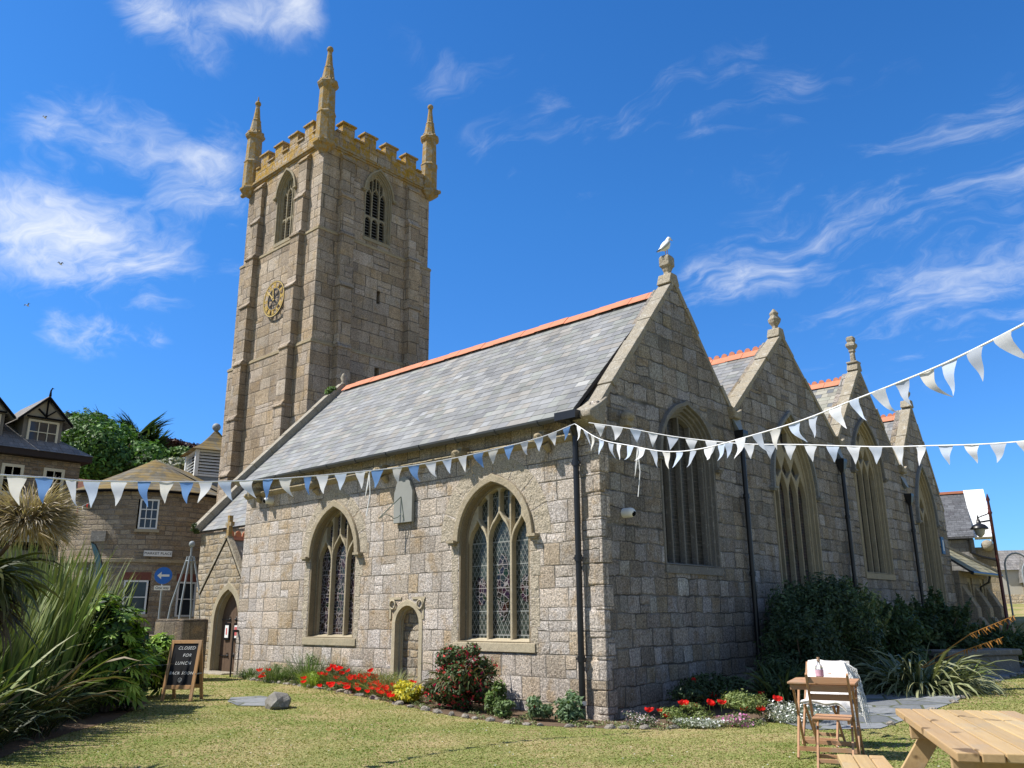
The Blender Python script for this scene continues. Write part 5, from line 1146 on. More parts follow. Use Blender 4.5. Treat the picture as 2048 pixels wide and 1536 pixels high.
def leaves_np(lobes, n, size, cols, seed, shell=.55, up=.3, ratio=.55, flat=0.):
    """leaf-sized diamonds through the volume of each lobe (x,y,z,rx,ry,rz[,weight])"""
    r = np.random.default_rng(seed); L = np.array([l[:6] for l in lobes]); wts = np.array([(l[3]*l[4]*l[5])**(2/3) for l in lobes]); wts /= wts.sum()
    k = r.choice(len(L), n, p=wts); d = r.normal(0,1,(n,3)); d /= np.linalg.norm(d,axis=1)[:,None]; rad = shell+(1-shell)*r.uniform(0,1,n)**.6
    rad = rad*(1+.12*r.normal(0,1,n)); C = L[k,:3]+d*L[k,3:6]*rad[:,None]
    nrm_ = d+r.normal(0,.55,(n,3))+np.array([0,0,up]); nrm_ /= np.linalg.norm(nrm_,axis=1)[:,None]
    t = np.cross(nrm_, r.normal(0,1,(n,3))); t /= np.linalg.norm(t,axis=1)[:,None]; b = np.cross(nrm_, t); s = size*r.uniform(.6,1.35,(n,1))
    V = np.stack([C-t*s, C-b*s*ratio-t*s*.1, C+t*s, C+b*s*ratio-t*s*.1],1)+0; F = np.arange(n*4).reshape(-1,4)
    lobe_t = r.uniform(.75,1.25,len(L)); c = np.array(cols)[r.integers(0,len(cols),n)]*r.uniform(.7,1.3,(n,1))*lobe_t[k][:,None]
    return V.reshape(-1,3), F, np.repeat(c,4,0)
def join(parts):
    Vs, Fs, Cs, o = [], [], [], 0
    for V, F, C in parts: Vs.append(V); Fs.append(F+o); Cs.append(C); o += len(V)
    return np.concatenate(Vs), np.concatenate(Fs), np.concatenate(Cs)
def rnd_lobes(c, R, n, seed, r0=.3, r1=.5, zs=.8, hollow=.45):
    r = np.random.default_rng(seed); out = []
    for _ in range(n):
        d = r.normal(0,1,3); d /= np.linalg.norm(d); q = hollow+(1-hollow)*r.uniform()**.5; s = r.uniform(r0,r1)
        out.append((c[0]+d[0]*R[0]*q*(1-s*.6), c[1]+d[1]*R[1]*q*(1-s*.6), c[2]+d[2]*R[2]*q*(1-s*.6), R[0]*s, R[1]*s, R[2]*s*zs))
    return out

# --- trees on the rise behind the town
hx = np.linspace(-110,-42,18); hy = np.linspace(-20,70,24)
sheet('hill', hx, hy, lambda x,y: -1+10.5*max(0,min(1,(-x-42)/14))**.8*max(0,1-((y-22)/48)**2)**.5, M_soil)
def tree(name, label, px, py, D, R, n, size, cols, seed, lobes=26, extra=None, base=6.0, bare=0):
    d = (Fw + Rt*((px-1024)/1660) - Up*((py-768)/1660)); h = math.hypot(d.x,d.y); c = EYE+d*(D/h)
    t = thing(name, label, 'tree', (c.x,c.y,base)); lb = rnd_lobes((0,0,c.z-base), R, lobes, seed)
    V, F, C = leaves_np(lb, n, size, cols, seed)
    if extra is not None: V, F, C = join([(V,F,C)]+extra((0,0,c.z-base)))
    fast_mesh('crown', V, F, C, M_leaf, t)
    m = MB(); r = random.Random(seed); zt = c.z-base
    m.tube([(0,0,-3),(.1,0,zt*.3),(0,.1,zt*.8)], [.45,.35,.2], 8)
    m.build('trunk', M_bark, t)
    for k in range(5):
        a = r.uniform(0,6.28); lm = MB(); lm.tube([(0,0,zt*.45),(math.cos(a)*R[0]*.35,math.sin(a)*R[1]*.35,zt*.85),(math.cos(a)*R[0]*.7,math.sin(a)*R[1]*.7,zt+R[2]*.2)], [.2,.12,.05], 6); lm.build('limb', M_bark, t)
    return t
GRN = [(.075,.16,.03),(.10,.20,.035),(.06,.13,.025),(.12,.22,.05)]; DRK = [(.022,.05,.018),(.03,.065,.022),(.035,.07,.02)]; PUR = [(.055,.022,.025),(.075,.03,.03),(.045,.02,.022)]; LIM = [(.12,.20,.045),(.15,.23,.06),(.09,.17,.04)]; OLV = [(.05,.075,.025),(.065,.09,.03),(.04,.06,.02)]
tree('broadleaf_tree', 'dark green tree at the left end of the hilltop trees, beside the dormered building', 150, 885, 74, (3.0,3.0,2.6), 14000, .19, OLV+DRK, 41)
tree('broadleaf_tree', 'broad bright green layered tree in the middle of the hill', 212, 915, 66, (4.1,4.1,3.3), 30000, .17, GRN, 42, 44)
tree('broadleaf_tree', 'olive green tree just behind the broad layered tree, its top level with the conifer', 195, 872, 76, (2.6,2.6,1.9), 11000, .19, OLV, 43, 20)
def mac(c):
    out = []; r = np.random.default_rng(5)
    for k in range(26):
        a = r.uniform(-1,1); L = r.uniform(2.2,4.2); az = R_(42.5)+ (0 if a > 0 else math.pi)+r.normal(0,.7); sh_ = r.uniform(-1.7,1.7); b0 = np.array([c[0]+Rt.x*sh_,c[1]+Rt.y*sh_,c[2]+r.uniform(-1.0,1.2)-abs(sh_)*.5]); e = r.uniform(20,72)
        out.append(blades_np(46, b0+np.array([math.cos(az)*L*.15,math.sin(az)*L*.15,0]), .25, (L*.55,L), (e-9,e+9), (.1,.8), (.10,.24), DRK+OLV, 100+k, az=(az,.13), segs=5))
    return out
tree('conifer_tree', 'dark spiky conifer with upswept feathery branches against the sky', 265, 905, 70, (2.4,2.4,1.9), 9000, .18, DRK, 44, 20, extra=mac)
tree('copper_beech', 'purple brown leaved tree behind the conifer, left part of the purple row', 345, 903, 78, (3.4,3.4,.95), 15000, .19, PUR, 45, 26)
tree('copper_beech', 'purple brown leaved tree close to the church tower', 420, 915, 80, (3.6,3.6,1.0), 13000, .19, PUR, 46, 26)
tree('broadleaf_tree', 'lime green tree beside the louvred cupola', 362, 922, 66, (2.2,2.2,.95), 12000, .16, LIM, 47, 22)
tree('flowering_bush', 'pale flowering bush below the lime green tree', 350, 938, 60, (2.2,2.2,.9), 8000, .13, [(.35,.34,.28),(.12,.15,.08),(.2,.22,.15)], 48, 16)
tree('broadleaf_tree', 'mid green tree filling the gap right of the layered tree', 290, 938, 64, (1.9,1.9,1.0), 9000, .17, GRN+OLV, 49, 20)
chm = MB(); chm.box(-.6,.6,-.4,.4,-8,1.2); chm.lathe([(.14,1.2),(.11,1.6)],(-.3,0,0),8); chm.lathe([(.14,1.2),(.11,1.6)],(.25,0,0),8); p_ = at(436,70); cho = chm.build('chimney_stack', M_cream2, None); cho.location = (p_.x,p_.y,14.4); tag(cho, 'distant chimney stack with two pots behind the cupola', 'chimney')

# --- sword-leaved plants, left foreground
FLX = [(.085,.15,.035),(.12,.20,.045),(.065,.115,.028),(.18,.245,.07),(.13,.17,.055)]
def flax(name, label, base, parts, group=None, cat='plant', mat=None):
    t = thing(name, label, cat, tuple(base), 0, group); V, F, C = join(parts); V = V-np.array(base); fast_mesh('leaves', V, F, C, mat or M_blade, t, True); return t
for i, (px, D, n, L, sp, lab) in enumerate(((15,12.8,520,(1.0,2.0),.5,'dense clump of tall sword-shaped leaves at the left edge'),(-90,11.4,380,(.9,1.7),.45,'sword-leaved clump cut off by the left edge of the picture'),
        (105,14.6,520,(1.3,2.6),.5,'tallest clump of sword-shaped leaves behind the left one'),(170,16.6,360,(1.3,2.7),.35,'clump of sword-shaped leaves reaching up in front of the round house'),(60,16.2,380,(1.5,2.9),.5,'rear clump of sword-shaped leaves in front of the shopfront'),(228,17.6,70,(1.2,2.3),.2,'sparse arching sword leaves with yellow tips above the glossy bush'))):
    b = at(px, D)
    flax('flax_plant', lab, b, [blades_np(n, b, sp, L, (76,93), (.0,.5), (.04,.085), FLX, 60+i, az=(-2.2,1.5), tipcol=(.22,.21,.08)), blades_np(n//4, b, sp*1.1, (.8,1.7), (38,66), (.4,1.4), (.035,.065), FLX+[(.2,.15,.07)], 80+i, az=(-2.2,1.9), tipcol=(.24,.17,.08)), blades_np(n, b, sp*1.7, (.35,1.05), (40,85), (.5,2.), (.015,.03), [(.035,.05,.015),(.055,.06,.02)], 90+i)], 'sword-leaved plants on the left')
b = at(235, 15.2)
# glossy bush
def palmate(lobes, n, size, cols, seed):
    r = np.random.default_rng(seed); parts = []; L = np.array([l[:6] for l in lobes]); k = r.integers(0,len(L),n); d = r.normal(0,1,(n,3)); d[:,2] = d[:,2]*.8+.25; d /= np.linalg.norm(d,axis=1)[:,None]
    C = L[k,:3]+d*L[k,3:6]*(.75+.3*r.uniform(0,1,(n,1))); N = d*.7+r.normal(0,.3,(n,3))+np.array([0,0,.7]); N /= np.linalg.norm(N,axis=1)[:,None]
    T = np.cross(N, r.normal(0,1,(n,3))); T /= np.linalg.norm(T,axis=1)[:,None]; B = np.cross(N,T); s = size*r.uniform(.6,1.25,(n,1)); c = np.array(cols)[r.integers(0,len(cols),n)]*r.uniform(.7,1.3,(n,1))
    for j in range(7):
        a = (j-3)*.62; D_ = T*math.cos(a)+B*math.sin(a); S = -T*math.sin(a)+B*math.cos(a); q = s*(1-.09*abs(j-3)); dn = np.array([0,0,-1])*q*.18
        V = np.stack([C+D_*q*.08, C+D_*q*.6-S*q*.15+dn*.3, C+D_*q*1.0+dn, C+D_*q*.6+S*q*.15+dn*.3],1); parts.append((V.reshape(-1,3), np.arange(n*4).reshape(-1,4), np.repeat(c,4,0)))
    return join(parts)
b = at(246, 15.2); t = thing('glossy_bush', 'rounded glossy green bush with hand-shaped leaves beside the chalkboard', 'bush', tuple(b))
lb = rnd_lobes((0,0,.84), (.66,.66,.95), 20, 51, .35, .5, 1, .5)
FAT = [(.18,.32,.035),(.13,.24,.03),(.25,.40,.05),(.07,.14,.02),(.32,.44,.07)]
V, F, C = join([palmate(lb, 900, .26, FAT, 52), leaves_np(lb, 5000, .06, DRK, 53, .3)]); fast_mesh('foliage', V, F, C, M_leaf, t)
m_ = MB()
for k in range(5): a = k*1.26; m_.tube([(0,0,-.1),(.2*math.cos(a),.2*math.sin(a),.5),(.5*math.cos(a),.5*math.sin(a),1.1)], [.04,.03,.015], 6)
m_.build('stem', M_bark, t)
b = at(313, 17.6); t = thing('glossy_bush', 'smaller glossy bush right behind the chalkboard edge', 'bush', tuple(b)); lb = rnd_lobes((0,0,.6), (.55,.55,.7), 10, 54, .35, .5, 1, .5)
V, F, C = join([palmate(lb, 330, .24, FAT, 55), leaves_np(lb, 1800, .06, DRK, 56, .3)]); fast_mesh('foliage', V, F, C, M_leaf, t)
# cabbage palm at the left edge: crown of long leaves with a dry flower head
b = at(-42, 9.6); t = thing('cabbage_palm', 'palm-like tree at the left edge with hanging dark leaves and dry beige flower plume', 'tree', tuple(b))
m_ = MB(); m_.tube([(0,0,-.2),(.03,0,1.0),(0,.02,1.95)], [.16,.12,.11], 10); m_.build('trunk', M_bark, t)
hz = 1.8
V, F, C = join([blades_np(260, np.array([0,0,hz]), .12, (.5,.85), (-40,35), (.7,2.2), (.03,.05), [(.05,.075,.02),(.035,.05,.015),(.08,.10,.03)], 57, tipcol=(.12,.10,.04)), blades_np(160, np.array([0,0,hz-.15]), .15, (.5,.85), (-75,-10), (.2,1.2), (.025,.045), [(.05,.045,.025),(.09,.07,.04)], 58)]); fast_mesh('leaves', V, F, C, M_blade, t)
r8 = np.random.default_rng(9); prt = []; cpl = at(48,9.2)-b; pc = np.array([cpl.x, cpl.y, 2.28])
for k in range(110):
    d = r8.normal(0,1,3); d[2] = abs(d[2])*.7-.25; d /= np.linalg.norm(d); a = math.atan2(d[1],d[0]); e = math.degrees(math.asin(d[2]))
    prt.append(blades_np(26, pc+d*.12, .04, (.22,.42), (e-22,e+22), (.2,1.0), (.008,.016), [(.42,.34,.22),(.52,.44,.31),(.34,.27,.17)], 200+k, az=(a,.4), segs=4))
V, F, C = join(prt); pl_o = fast_mesh('flower_plume', V, F, C, M_blade, t)
m_ = MB(); m_.tube([(0,0,hz),(pc[0]*.5,pc[1]*.5,hz+.2),tuple(pc)], [.03,.022,.01], 6); m_.build('flower_stalk', M_bark, t)
# low plant bed soil on the left
def poly_sheet(name, pts, mat, dz=.012, step=.35):
    """flat patch following the ground inside an outline"""
    P = np.array(pts); x0,y0 = P.min(0); x1,y1 = P.max(0)
    bm = bmesh.new(); vs = [bm.verts.new((x,y,0)) for x,y in pts]; bm.faces.new(vs)
    for ax, lo, hi in ((0,x0,x1),(1,y0,y1)):
        for c in np.arange(lo+step, hi, step):
            co = (c,0,0) if ax == 0 else (0,c,0); no = (1,0,0) if ax == 0 else (0,1,0)
            bmesh.ops.bisect_plane(bm, geom=bm.verts[:]+bm.edges[:]+bm.faces[:], plane_co=co, plane_no=no)
    for v in bm.verts: v.co.z = ground_z(v.co.x,v.co.y)+dz
    bmesh.ops.recalc_face_normals(bm, faces=bm.faces)
    if bm.faces[:][0].normal.z < 0: bmesh.ops.reverse_faces(bm, faces=bm.faces)
    me = bpy.data.meshes.new(name); bm.to_mesh(me); bm.free(); me.materials.append(mat); o = link(name, me); o['kind'] = 'structure'; return o
LB = [tuple(at(px,D).xy) for px,D in ((-120,8.6),(20,10.2),(110,11.6),(190,12.7),(262,13.8),(330,16.6),(300,20),(100,20),(-150,17))]
poly_sheet('flower_bed', LB, M_soil, .006)
SB = [(-11.3,-.02),(-9.9,-.35),(-7.2,-.62),(-5.2,-.95),(-3.3,-1.35),(-1.9,-1.55),(-.6,-1.45),(.35,-.92),(1.2,-.5),(1.8,.2),(2.25,1.0),(2.1,3.0),(1.9,5.5),(2.0,8.0),(1.4,12),(1.0,20),(.0,20),(.0,.0)]
poly_sheet('flower_bed', SB, M_soil, .006)
PTH = [(2.45,.9),(3.2,.15),(3.95,.6),(3.85,4.2),(3.4,8.),(3.1,13.0),(2.2,20),(1.0,28),(-.6,28),(.8,20),(1.6,13),(2.2,8),(2.3,5.0),(2.2,3)]
poly_sheet('path', PTH, M_flag, .010)
poly_sheet('path', [(-6.2,-2.35),(-5.0,-2.5),(-4.35,-3.1),(-4.9,-3.55),(-5.7,-3.3),(-6.3,-2.9)], M_flag, .010)
road = MB(); road.box(-29.4,-19.0,-16,22,0,.015); ro = road.build('road', M_road); ro.location = (0,0,.205); ro['kind'] = 'structure'
def rock(c, s, seed, parent=None, name='edging_stone'):
    r = random.Random(seed); bm = bmesh.new(); bmesh.ops.create_icosphere(bm, subdivisions=2, radius=1)
    for v in bm.verts: v.co *= 1+r.uniform(-.16,.16); v.co.x *= s[0]; v.co.y *= s[1]; v.co.z *= s[2]
    me = bpy.data.meshes.new(name); bm.to_mesh(me); bm.free(); me.materials.append(M_rock); o = link(name, me, parent); o.location = c; o.rotation_euler = (r.uniform(-.2,.2),r.uniform(-.2,.2),r.uniform(0,6)); return o
def along(pts, t):
    segs = [math.dist(a,b) for a,b in zip(pts[:-1],pts[1:])]; s = t*sum(segs)
    for (a,b),L in zip(zip(pts[:-1],pts[1:]),segs):
        if s <= L: return (a[0]+(b[0]-a[0])*s/L, a[1]+(b[1]-a[1])*s/L)
        s -= L
    return pts[-1]
for k in range(52):
    if random.random() < .22: continue
    p = along(SB[1:12], (k+random.uniform(0,.9))/52); z = ground_z(*p)
    tag(rock((p[0],p[1],z+.01), (random.uniform(.04,.13),random.uniform(.04,.09),random.uniform(.025,.06)), k), 'small rough grey stone edging the flower bed', 'stone', 'stones edging the flower bed')
for k in range(20):
    p = along(PTH[2:7], (k+random.uniform(0,.7))/20*.8); z = ground_z(*p)
    tag(rock((p[0],p[1],z+.02), (random.uniform(.05,.10),random.uniform(.04,.08),random.uniform(.03,.05)), 100+k), 'small pale stone along the outer edge of the slate path', 'stone', 'stones along the path')
p = at(577,14.9); o = rock((p.x,p.y,p.z+.08), (.32,.2,.17), 300, name='boulder'); o.data.materials[0] = M_darkstone; tag(o, 'dark wedge-shaped boulder at the front of the poppy bed', 'boulder')

# --- border planting: poppies, perennials
def tuft(name, label, p, cols, n, L, seed, group=None, sp=.12, w=(.006,.014), cat='plant', el=(45,88), extra=None, mat=None):
    b = np.array([p[0],p[1],ground_z(p[0],p[1])]); parts = [blades_np(n, np.zeros(3), sp, L, el, (.2,1.4), w, cols, seed, segs=4)]
    if extra: parts += extra
    t = thing(name, label, cat, tuple(b), 0, group); V, F, C = join(parts); fast_mesh('foliage', V, F, C, mat or M_leaf, t); return t
HRB = [(.10,.16,.05),(.14,.20,.07),(.08,.13,.04),(.17,.21,.09)]
M_red = tinted('poppy_red', (.85,.03,.025), .5, .2, .2, 30, transl=.35, tc_=(1.1,1,1))
def make_poppy():
    t = thing('poppy', 'red poppy on a thin stem in front of the church wall', 'flower', (0,0,0), 0, 'red poppies'); m = MB()
    m.tube([(0,0,0),(.01,.01,.22),(-.01,.02,.42)], [.004,.0035,.003], 5); m.build('stem', M_stem, t)
    m = MB(); n = 14
    rings = [(.006,0),(.030,.008),(.050,.026),(.056,.050)]; vs = []
    for i, (r, z) in enumerate(rings): vs += [(r*math.cos(2*math.pi*k/n)*(1+.12*math.sin(k*2.1+i)), r*math.sin(2*math.pi*k/n)*(1+.1*math.cos(k*1.7)), z+(.010*math.sin(k*3.3) if i == 3 else 0)) for k in range(n)]
    m.add(vs, [(i*n+k,i*n+(k+1)%n,(i+1)*n+(k+1)%n,(i+1)*n+k) for i in range(3) for k in range(n)], 0, (1,1,1), True); fo = m.build('petals', M_red, t, fix=False); fo.location = (-.01,.02,.42)
    m = MB(); m.ball((0,0,.012), (.010,.010,.010), 6); m.build('seed_head', M_black, fo); return t
M_stem = plain('stem_green', (.12,.18,.06), .7)
def copy_tree(o, parent=None):
    c = o.copy(); sc.collection.objects.link(c); c.parent = parent
    for ch in list(o.children): copy_tree(ch, c)
    return c
pop0 = make_poppy(); used = False
def poppy(px, py, h=None, wall_y=None):
    px += random.uniform(-6,6); py += random.uniform(-9,6)
    return _poppy(px, py, h, wall_y)
def _poppy(px, py, h=None, wall_y=None):
    """py: height of the bloom in the picture; the plant roots in the bed near the wall"""
    global used
    d = Fw + Rt*((px-1024)/1660) - Up*((py-768)/1660); t = ((wall_y if wall_y is not None else -.7)-EYE.y)/d.y; p = EYE+d*t
    g = ground_z(p.x,p.y); H = max(.12, p.z-g); o = pop0 if not used else copy_tree(pop0); used = True
    o.location = (p.x,p.y,g); o.scale = (1,1,H/.44); s = random.uniform(.85,1.35); o.rotation_euler = (random.uniform(-.06,.2),random.uniform(-.1,.1),random.uniform(0,6.28)); 
    o.scale = (s,s,H/.46); f = o.children[0]; k_ = s/(H/.46); f.scale = (1,1,min(4,k_)); a_ = random.uniform(0,6.28); f.rotation_euler = (random.uniform(.1,.75) if k_ < 1.6 else .12, random.uniform(-.4,.4) if k_ < 1.6 else 0, 0); return o
for px, py in ((523,1336),(541,1343),(534,1350),(520,1353),(517,1365),(614,1358),(606,1364),(662,1337),(668,1339),(680,1338),(684,1350),(672,1358),(664,1372),(668,1368),(676,1366),(697,1344),(700,1352),(696,1358),(702,1363),(695,1367),(708,1375),(715,1354),(719,1361),(726,1358),(733,1356),(730,1364),(737,1348),(747,1348),(751,1357),(747,1375),(752,1378),(741,1377),(758,1372),(760,1384),(768,1382),(762,1395),(772,1385),(777,1386),(635,1389),(665,1391),(708,1376),(735,1402),(776,1407),(782,1402),(785,1396),(789,1369),(818,1363),(742,1384),(698,1386),(755,1393),(673,1345),(655,1345),(728,1350),(765,1374),(781,1372),(690,1372),(649,1352),(722,1392)): poppy(px, py, wall_y=-.5-.8*max(0,(py-1340)/65)-random.uniform(-.12,.12))
for px, py in ((1062,1421),(1078,1420),): poppy(px, py, wall_y=-.75)
for px, py in ((1302,1431),(1321,1428),(1360,1409),(1376,1408),(1394,1411),(1412,1409),(1427,1413),(1438,1412),(1488,1422),(1522,1425),(1392,1365),(1376,1380),(1428,1388),(1494,1398),(1518,1396),(1524,1382),(1556,1405),(1340,1447)):
    d = Fw + Rt*((px-1024)/1660) - Up*((py-768)/1660); yy = .1 if py > 1402 else 1.6
    yy = yy+(px-1300)/230*.9-.15; poppy(px, py, wall_y=yy)
k = 0
for (x, y, col, n, L, lab) in ((-10.4,-.15,HRB,200,(.15,.35),'small leafy plant at the foot of the church wall beside the iron post'),(-8.9,-.3,HRB,420,(.25,.5),'feathery green plant at the left end of the border'),(-7.85,-.2,[(.10,.16,.05),(.13,.2,.06)],360,(.4,.85),'tall upright leafy plant under the left south window'),(-7.2,-.45,[(.27,.38,.05),(.32,.42,.07)],360,(.2,.45),'bright lime green tuft among the poppies'),
        (-6.75,-.25,[(.12,.10,.06),(.12,.15,.06)],360,(.35,.7),'brownish leafy plant behind the lime tuft'),(-6.1,-.4,HRB,460,(.2,.5),'dense green poppy foliage below the left window'),(-5.5,-.55,HRB,460,(.2,.5),'poppy foliage left of the blocked doorway'),(-4.95,-.65,HRB,460,(.2,.48),'poppy foliage at the doorway foot'),
        (-4.5,-.7,[(.30,.29,.12),(.2,.25,.09)],380,(.25,.6),'straw green grassy tuft in front of the blocked doorway'),(-4.1,-.8,[(.35,.28,.13),(.26,.26,.10)],260,(.2,.5),'yellowing grassy tuft right of the blocked doorway')):
    V_x = leaves_np(rnd_lobes((0,0,L[1]*.4),(.30,.24,L[1]*.4),8,k,.4,.6), int(n*2.2), .022, col, 500+k, .3, up=.5, ratio=.35)
    tuft('border_plant', lab, (x,y), col, n, L, 300+k, sp=.30 if k else .15, w=(.006,.016), extra=[V_x]); k += 1
gc = []; rg = np.random.default_rng(77)
for k_ in range(150):
    p_ = along(SB[0:12], rg.uniform(0,1)); q_ = (p_[0]+rg.uniform(-.15,.15), p_[1]*rg.uniform(.35,.98)); gc.append((q_[0],q_[1],ground_z(*q_)+.02,rg.uniform(.08,.2),rg.uniform(.06,.14),rg.uniform(.03,.09)))
V, F, C = leaves_np(gc, 16000, .018, [(.12,.17,.05),(.17,.22,.08),(.22,.21,.09),(.30,.28,.18),(.10,.14,.05)], 78, .3, up=1.0); o = fast_mesh('ground_cover', V, F, C, M_leaf); o['kind'] = 'stuff'; tag(o, 'low weeds and creeping ground cover along the flower bed edge', 'ground cover')
YEL = [(.60,.50,.03),(.52,.47,.05),(.66,.54,.04),(.28,.32,.05)]
p = (-3.62,-1.0); t = thing('yellow_shrub', 'low bright yellow leaved shrub left of the fuchsia', 'shrub', (p[0],p[1],ground_z(*p))); V, F, C = leaves_np(rnd_lobes((0,0,.17),(.36,.28,.22),12,7,.4,.6), 3200, .03, YEL, 8, .4); fast_mesh('foliage', V, F, C, M_leaf, t)
p = (-2.5,-.78); t = thing('fuchsia_bush', 'large round fuchsia bush hung with red flowers under the right south window', 'shrub', (p[0],p[1],ground_z(*p)))
lb = rnd_lobes((0,0,.50),(.72,.52,.58),24,17,.22,.46,.9,.62)
V, F, C = join([leaves_np(lb, 10000, .034, [(.05,.085,.025),(.07,.11,.035),(.11,.10,.04),(.04,.07,.02)], 12, .5), blades_np(160, np.array([0,0,.35]), .35, (.35,.75), (25,80), (1.2,2.8), (.012,.03), [(.10,.13,.04),(.13,.10,.05)], 15)]); fast_mesh('foliage', V, F, C, M_leaf, t)
V, F, C = leaves_np([(l[0],l[1],l[2]-.03,l[3]*1.06,l[4]*1.06,l[5]*1.06) for l in lb], 1100, .032, [(.62,.04,.07),(.55,.03,.10),(.7,.10,.08)], 13, .9, up=-.5, ratio=.55); fast_mesh('blossom', V, F, C, M_flower, t)
m_ = MB()
for q in range(6): a = q*1.05; m_.tube([(0,0,-.05),(.25*math.cos(a),.2*math.sin(a),.6)], [.02,.008], 5)
m_.build('stem', M_bark, t)
def leafy(name, label, p, R, n, size, cols, seed, cz=None, group=None, cat='plant', flowers=None, lobes=12):
    t = thing(name, label, cat, (p[0],p[1],ground_z(*p)), 0, group); lb = rnd_lobes((0,0,cz or R[2]), R, lobes, seed, .35, .55); V, F, C = leaves_np(lb, n, size, cols, seed, .35, up=.6, ratio=.4); fast_mesh('foliage', V, F, C, M_leaf, t)
    if flowers: V, F, C = leaves_np([(l[0],l[1],l[2]+.01,l[3]*1.05,l[4]*1.05,l[5]*1.1) for l in lb], flowers[0], flowers[1], flowers[2], seed+1, .9, up=1.2, ratio=.9); fast_mesh('blossom', V, F, C, M_flower, t)
    return t
leafy('border_plant','upright leafy plant just right of the fuchsia',(-1.62,-.85),(.20,.18,.30),900,.045,[(.10,.16,.04),(.15,.22,.06)],21)
leafy('border_plant','small leafy plant right of the fuchsia, next to the stones',(-1.25,-1.05),(.18,.16,.16),600,.035,[(.10,.16,.05),(.15,.22,.08)],22)
leafy('border_plant','left of the two grey-green leafy plants by the drainpipe',(-.78,-.72),(.26,.22,.2),1100,.04,[(.11,.17,.08),(.15,.22,.11)],23)
leafy('border_plant','taller grey-green leafy plant by the foot of the drainpipe',(-.28,-.62),(.30,.24,.26),1500,.04,[(.11,.18,.09),(.16,.24,.12)],24)
leafy('daisy_patch','low patch of tiny pinkish white daisies at the church corner',(.72,-.28),(.42,.26,.10),1500,.016,[(.08,.11,.05),(.12,.14,.07)],25, flowers=(300,.014,[(.75,.7,.72),(.6,.4,.42)]))
leafy('border_plant','green and yellow low plants under the sunlit red poppies',(1.35,.12),(.45,.34,.17),2600,.022,[(.14,.19,.05),(.2,.24,.07)],26)
leafy('border_plant','tangled green sunlit plant in the middle of the east border',(1.95,.75),(.42,.32,.24),2600,.022,[(.15,.2,.06),(.2,.24,.08)],27)
leafy('silver_plant','low silvery leaved plant with white flowers, left clump',(1.65,-.1),(.40,.2,.09),1700,.014,[(.33,.36,.30),(.25,.29,.22)],28, flowers=(150,.016,[(.8,.8,.78)]))
leafy('silver_plant','wide silvery cushion covered with white flowers beside the chair',(2.72,.95),(.66,.36,.15),3600,.015,[(.33,.36,.30),(.25,.29,.22)],29, flowers=(420,.017,[(.82,.82,.8)]))
leafy('pink_flowers','small patch of bright pink flowers in the east border',(2.1,.18),(.26,.16,.10),900,.014,[(.2,.24,.14)],30, flowers=(130,.02,[(.75,.22,.5),(.8,.35,.6)]))
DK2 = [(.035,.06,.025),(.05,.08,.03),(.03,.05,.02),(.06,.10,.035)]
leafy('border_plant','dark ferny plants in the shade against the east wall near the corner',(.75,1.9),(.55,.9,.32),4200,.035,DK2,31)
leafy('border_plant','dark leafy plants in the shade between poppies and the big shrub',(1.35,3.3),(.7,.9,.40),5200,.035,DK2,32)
def shrub(label, px, D, R, n, size, cols, seed, name='dark_shrub', lobes=30):
    b = at(px,D); t = thing(name, label, 'shrub', tuple(b)); lb = rnd_lobes((0,0,R[2]*1.0), R, lobes, seed, .28, .45, 1); cols = [tuple(x*1.25 for x in c) for c in cols]
    rs = np.random.default_rng(seed+1); parts = [leaves_np(lb, int(n*.8), size, cols, seed, .45, ratio=.4)]
    for q in range(46):     # stray shoots past the outline
        d = rs.normal(0,1,3); d[2] = abs(d[2])*.9; d /= np.linalg.norm(d); L_ = rs.uniform(.15,.42); c0 = np.array([d[0]*R[0]*.92,d[1]*R[1]*.92,R[2]+d[2]*R[2]*.92]); e_ = c0+d*L_*.6+np.array([0,0,L_*.5])
        parts.append(leaves_np([(c0[0]+(e_[0]-c0[0])*f_,c0[1]+(e_[1]-c0[1])*f_,c0[2]+(e_[2]-c0[2])*f_,.07*(1.2-f_),.07*(1.2-f_),.07*(1.2-f_)) for f_ in (0,.3,.6,.9)], 46, size*.95, cols, seed*50+q, .1, ratio=.35))
    V, F, C = join(parts); fast_mesh('foliage', V, F, C, M_leaf, t)
    m = MB()
    for k in range(5): a = k*1.25; m.tube([(0,0,-.1),(R[0]*.3*math.cos(a),R[1]*.3*math.sin(a),R[2]*.8),(R[0]*.6*math.cos(a),R[1]*.6*math.sin(a),R[2]*1.5)], [.05,.03,.01], 6)
    m.build('stem', M_bark, t); return t
shrub('largest dark needle-leaved shrub against the east wall, below the second window', 1632, 18.6, (1.18,1.2,1.06), 26000, .045, [(.045,.075,.035),(.035,.06,.03),(.07,.11,.05)], 33)
shrub('upright dark shrub spilling from the big one towards the path', 1585, 17.0, (.7,.75,.66), 10000, .045, [(.045,.075,.035),(.035,.06,.03)], 34)
shrub('yellow-edged leafy shrub between the big dark shrub and the third pipe', 1700, 20.6, (.62,.6,1.0), 7000, .055, [(.12,.16,.06),(.28,.30,.16),(.07,.11,.04)], 35, 'variegated_shrub', 16)
shrub('loose broad-leaved shrub under the third window', 1757, 22.0, (.85,.85,.86), 9000, .065, [(.045,.075,.03),(.06,.10,.04)], 36)
shrub('tall dark broad-leaved shrub at the foot of the fourth pipe', 1850, 24.8, (.95,.95,.92), 11000, .075, [(.04,.07,.028),(.055,.09,.035)], 37)
shrub('rounded dark shrub low beside the vestry wall', 1925, 27.0, (.9,.9,.5), 7000, .07, DK2, 38)
